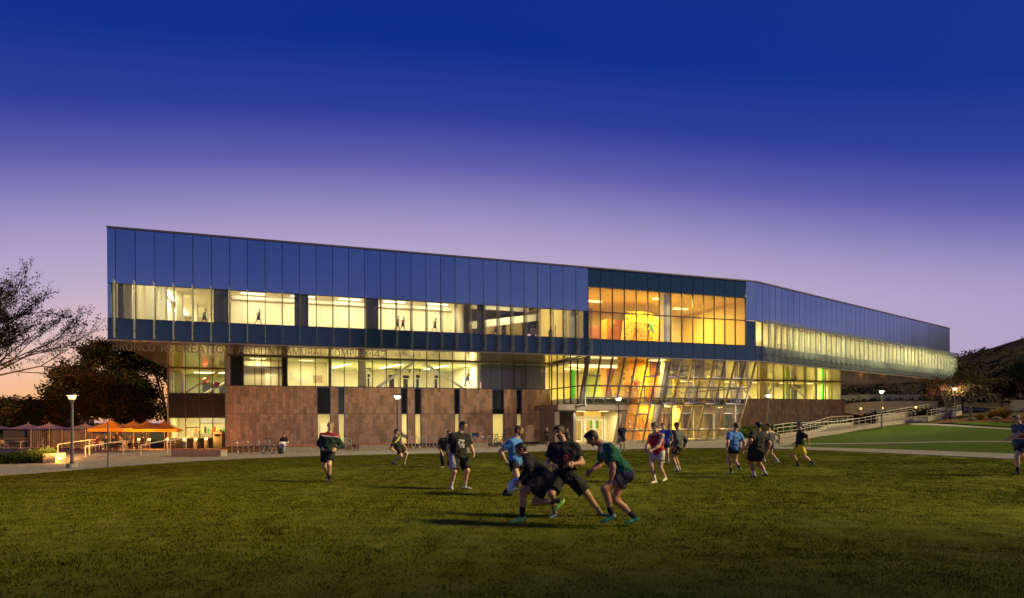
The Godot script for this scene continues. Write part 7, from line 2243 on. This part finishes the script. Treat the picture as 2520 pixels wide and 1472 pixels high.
func make_grass() -> void:
	# square tufts of blades, laid over the lawn at random turns
	var r := RandomNumberGenerator.new()
	r.seed = 31
	var m := mat(Color.WHITE, 0.8)
	m.vertex_color_use_as_albedo = true
	m.metallic_specular = 0.15
	m.backlight_enabled = true
	m.backlight = Color(0.3, 0.35, 0.1)
	var n := FastNoiseLite.new()
	n.seed = 8
	n.frequency = 0.16
	n.fractal_octaves = 3
	var groups := [[], [], []]
	for j in range(0, 79):
		for i in range(-46, 46):
			var x := (i + 0.5) * 0.6
			var d := 5.0 + j * 0.5
			if absf(x) > d * 0.86 + 1.0 or not in_lawn(x, d):
				continue
			groups[r.randi() % 3].append(Vector2(x + r.randf_range(-0.12, 0.12), d + r.randf_range(-0.12, 0.12)))
	for g in 3:
		var st := st_new()
		for k in 420:
			var p := Vector3(r.randf_range(-0.38, 0.38), 0, r.randf_range(-0.36, 0.36))
			var a := r.randf() * TAU
			var hgt := r.randf_range(0.010, 0.028)
			var bend := Vector3(cos(a), 0, sin(a)) * hgt * r.randf_range(0.2, 1.3)
			var w := Vector3(-sin(a), 0, cos(a)) * r.randf_range(0.004, 0.007)
			var tone := r.randf()
			var c := Vector3(0.105, 0.130, 0.006).lerp(Vector3(0.165, 0.180, 0.013), tone)
			if r.randf() < 0.22:
				c = Vector3(0.15, 0.125, 0.03) * r.randf_range(0.6, 1.1)
			st.set_color(Color(c.x, c.y, c.z))
			var up := (Vector3.UP * 1.3 + Vector3(cos(a), 0, sin(a)) * 0.5).normalized()
			st.set_normal(up)
			for v in [p - w, p + w, p + bend + Vector3(0, hgt, 0)]:
				st.add_vertex(v)
		var mm := MultiMesh.new()
		mm.transform_format = MultiMesh.TRANSFORM_3D
		mm.use_colors = true
		mm.mesh = st.commit()
		mm.instance_count = groups[g].size()
		for i in groups[g].size():
			var p: Vector2 = groups[g][i]
			var wild := n.get_noise_2d(p.x, p.y)
			var s := 1.0 + wild * 0.8 + r.randf_range(-0.2, 0.3)
			var b := Basis(Vector3.UP, r.randf() * TAU).scaled(Vector3(1, s, 1))
			mm.set_instance_transform(i, Transform3D(b, on(p.x, p.y, -0.004)))
			var t := clampf(0.5 + wild * 1.3, 0.0, 1.0)
			var v := r.randf_range(0.82, 1.15)
			var worn := smoothstep(0.05, 0.35, n.get_noise_2d(p.x * 0.42 + 60.0, p.y * 0.55))
			v *= 1.0 - 0.22 * worn
			mm.set_instance_color(i, Color(1.0 + 0.12 * worn, 1.0 - 0.10 * worn, 1.0) * Color(lerpf(0.78, 1.16, t) * v, lerpf(0.68, 1.14, t) * v, lerpf(0.9, 0.9, t) * v))
		var o := MultiMeshInstance3D.new()
		o.name = "grass"
		o.multimesh = mm
		o.material_override = m
		add_child(o, true)
		o.set_meta("kind", "stuff")
		o.set_meta("label", "short worn grass blades of the playing lawn")
		o.set_meta("category", "grass")
	# a few dry leaves blown over the turf
	var st := st_new()
	for k in 700:
		var x := r.randf_range(-20.0, 20.0)
		var d := 9.0 + 30.0 * pow(r.randf(), 1.3)
		if not in_lawn(x, d):
			continue
		var b := Basis.from_euler(Vector3(r.randf_range(-0.5, 0.5), r.randf() * TAU, r.randf_range(-0.5, 0.5)))
		var c := on(x, d, 0.03)
		var tone := r.randf_range(0.5, 1.2)
		st.set_color(Color(0.22 * tone, 0.15 * tone, 0.06 * tone))
		st.set_normal(b.y)
		for v in [c - b.x * 0.035, c + b.z * 0.018, c + b.x * 0.035, c - b.x * 0.035, c + b.x * 0.035, c - b.z * 0.018]:
			st.add_vertex(v)
	var fallen := put("fallen_leaves", st.commit(), m, self)
	fallen.set_meta("kind", "stuff")
	fallen.set_meta("label", "dry leaves scattered thinly over the playing lawn")
	fallen.set_meta("category", "leaves")
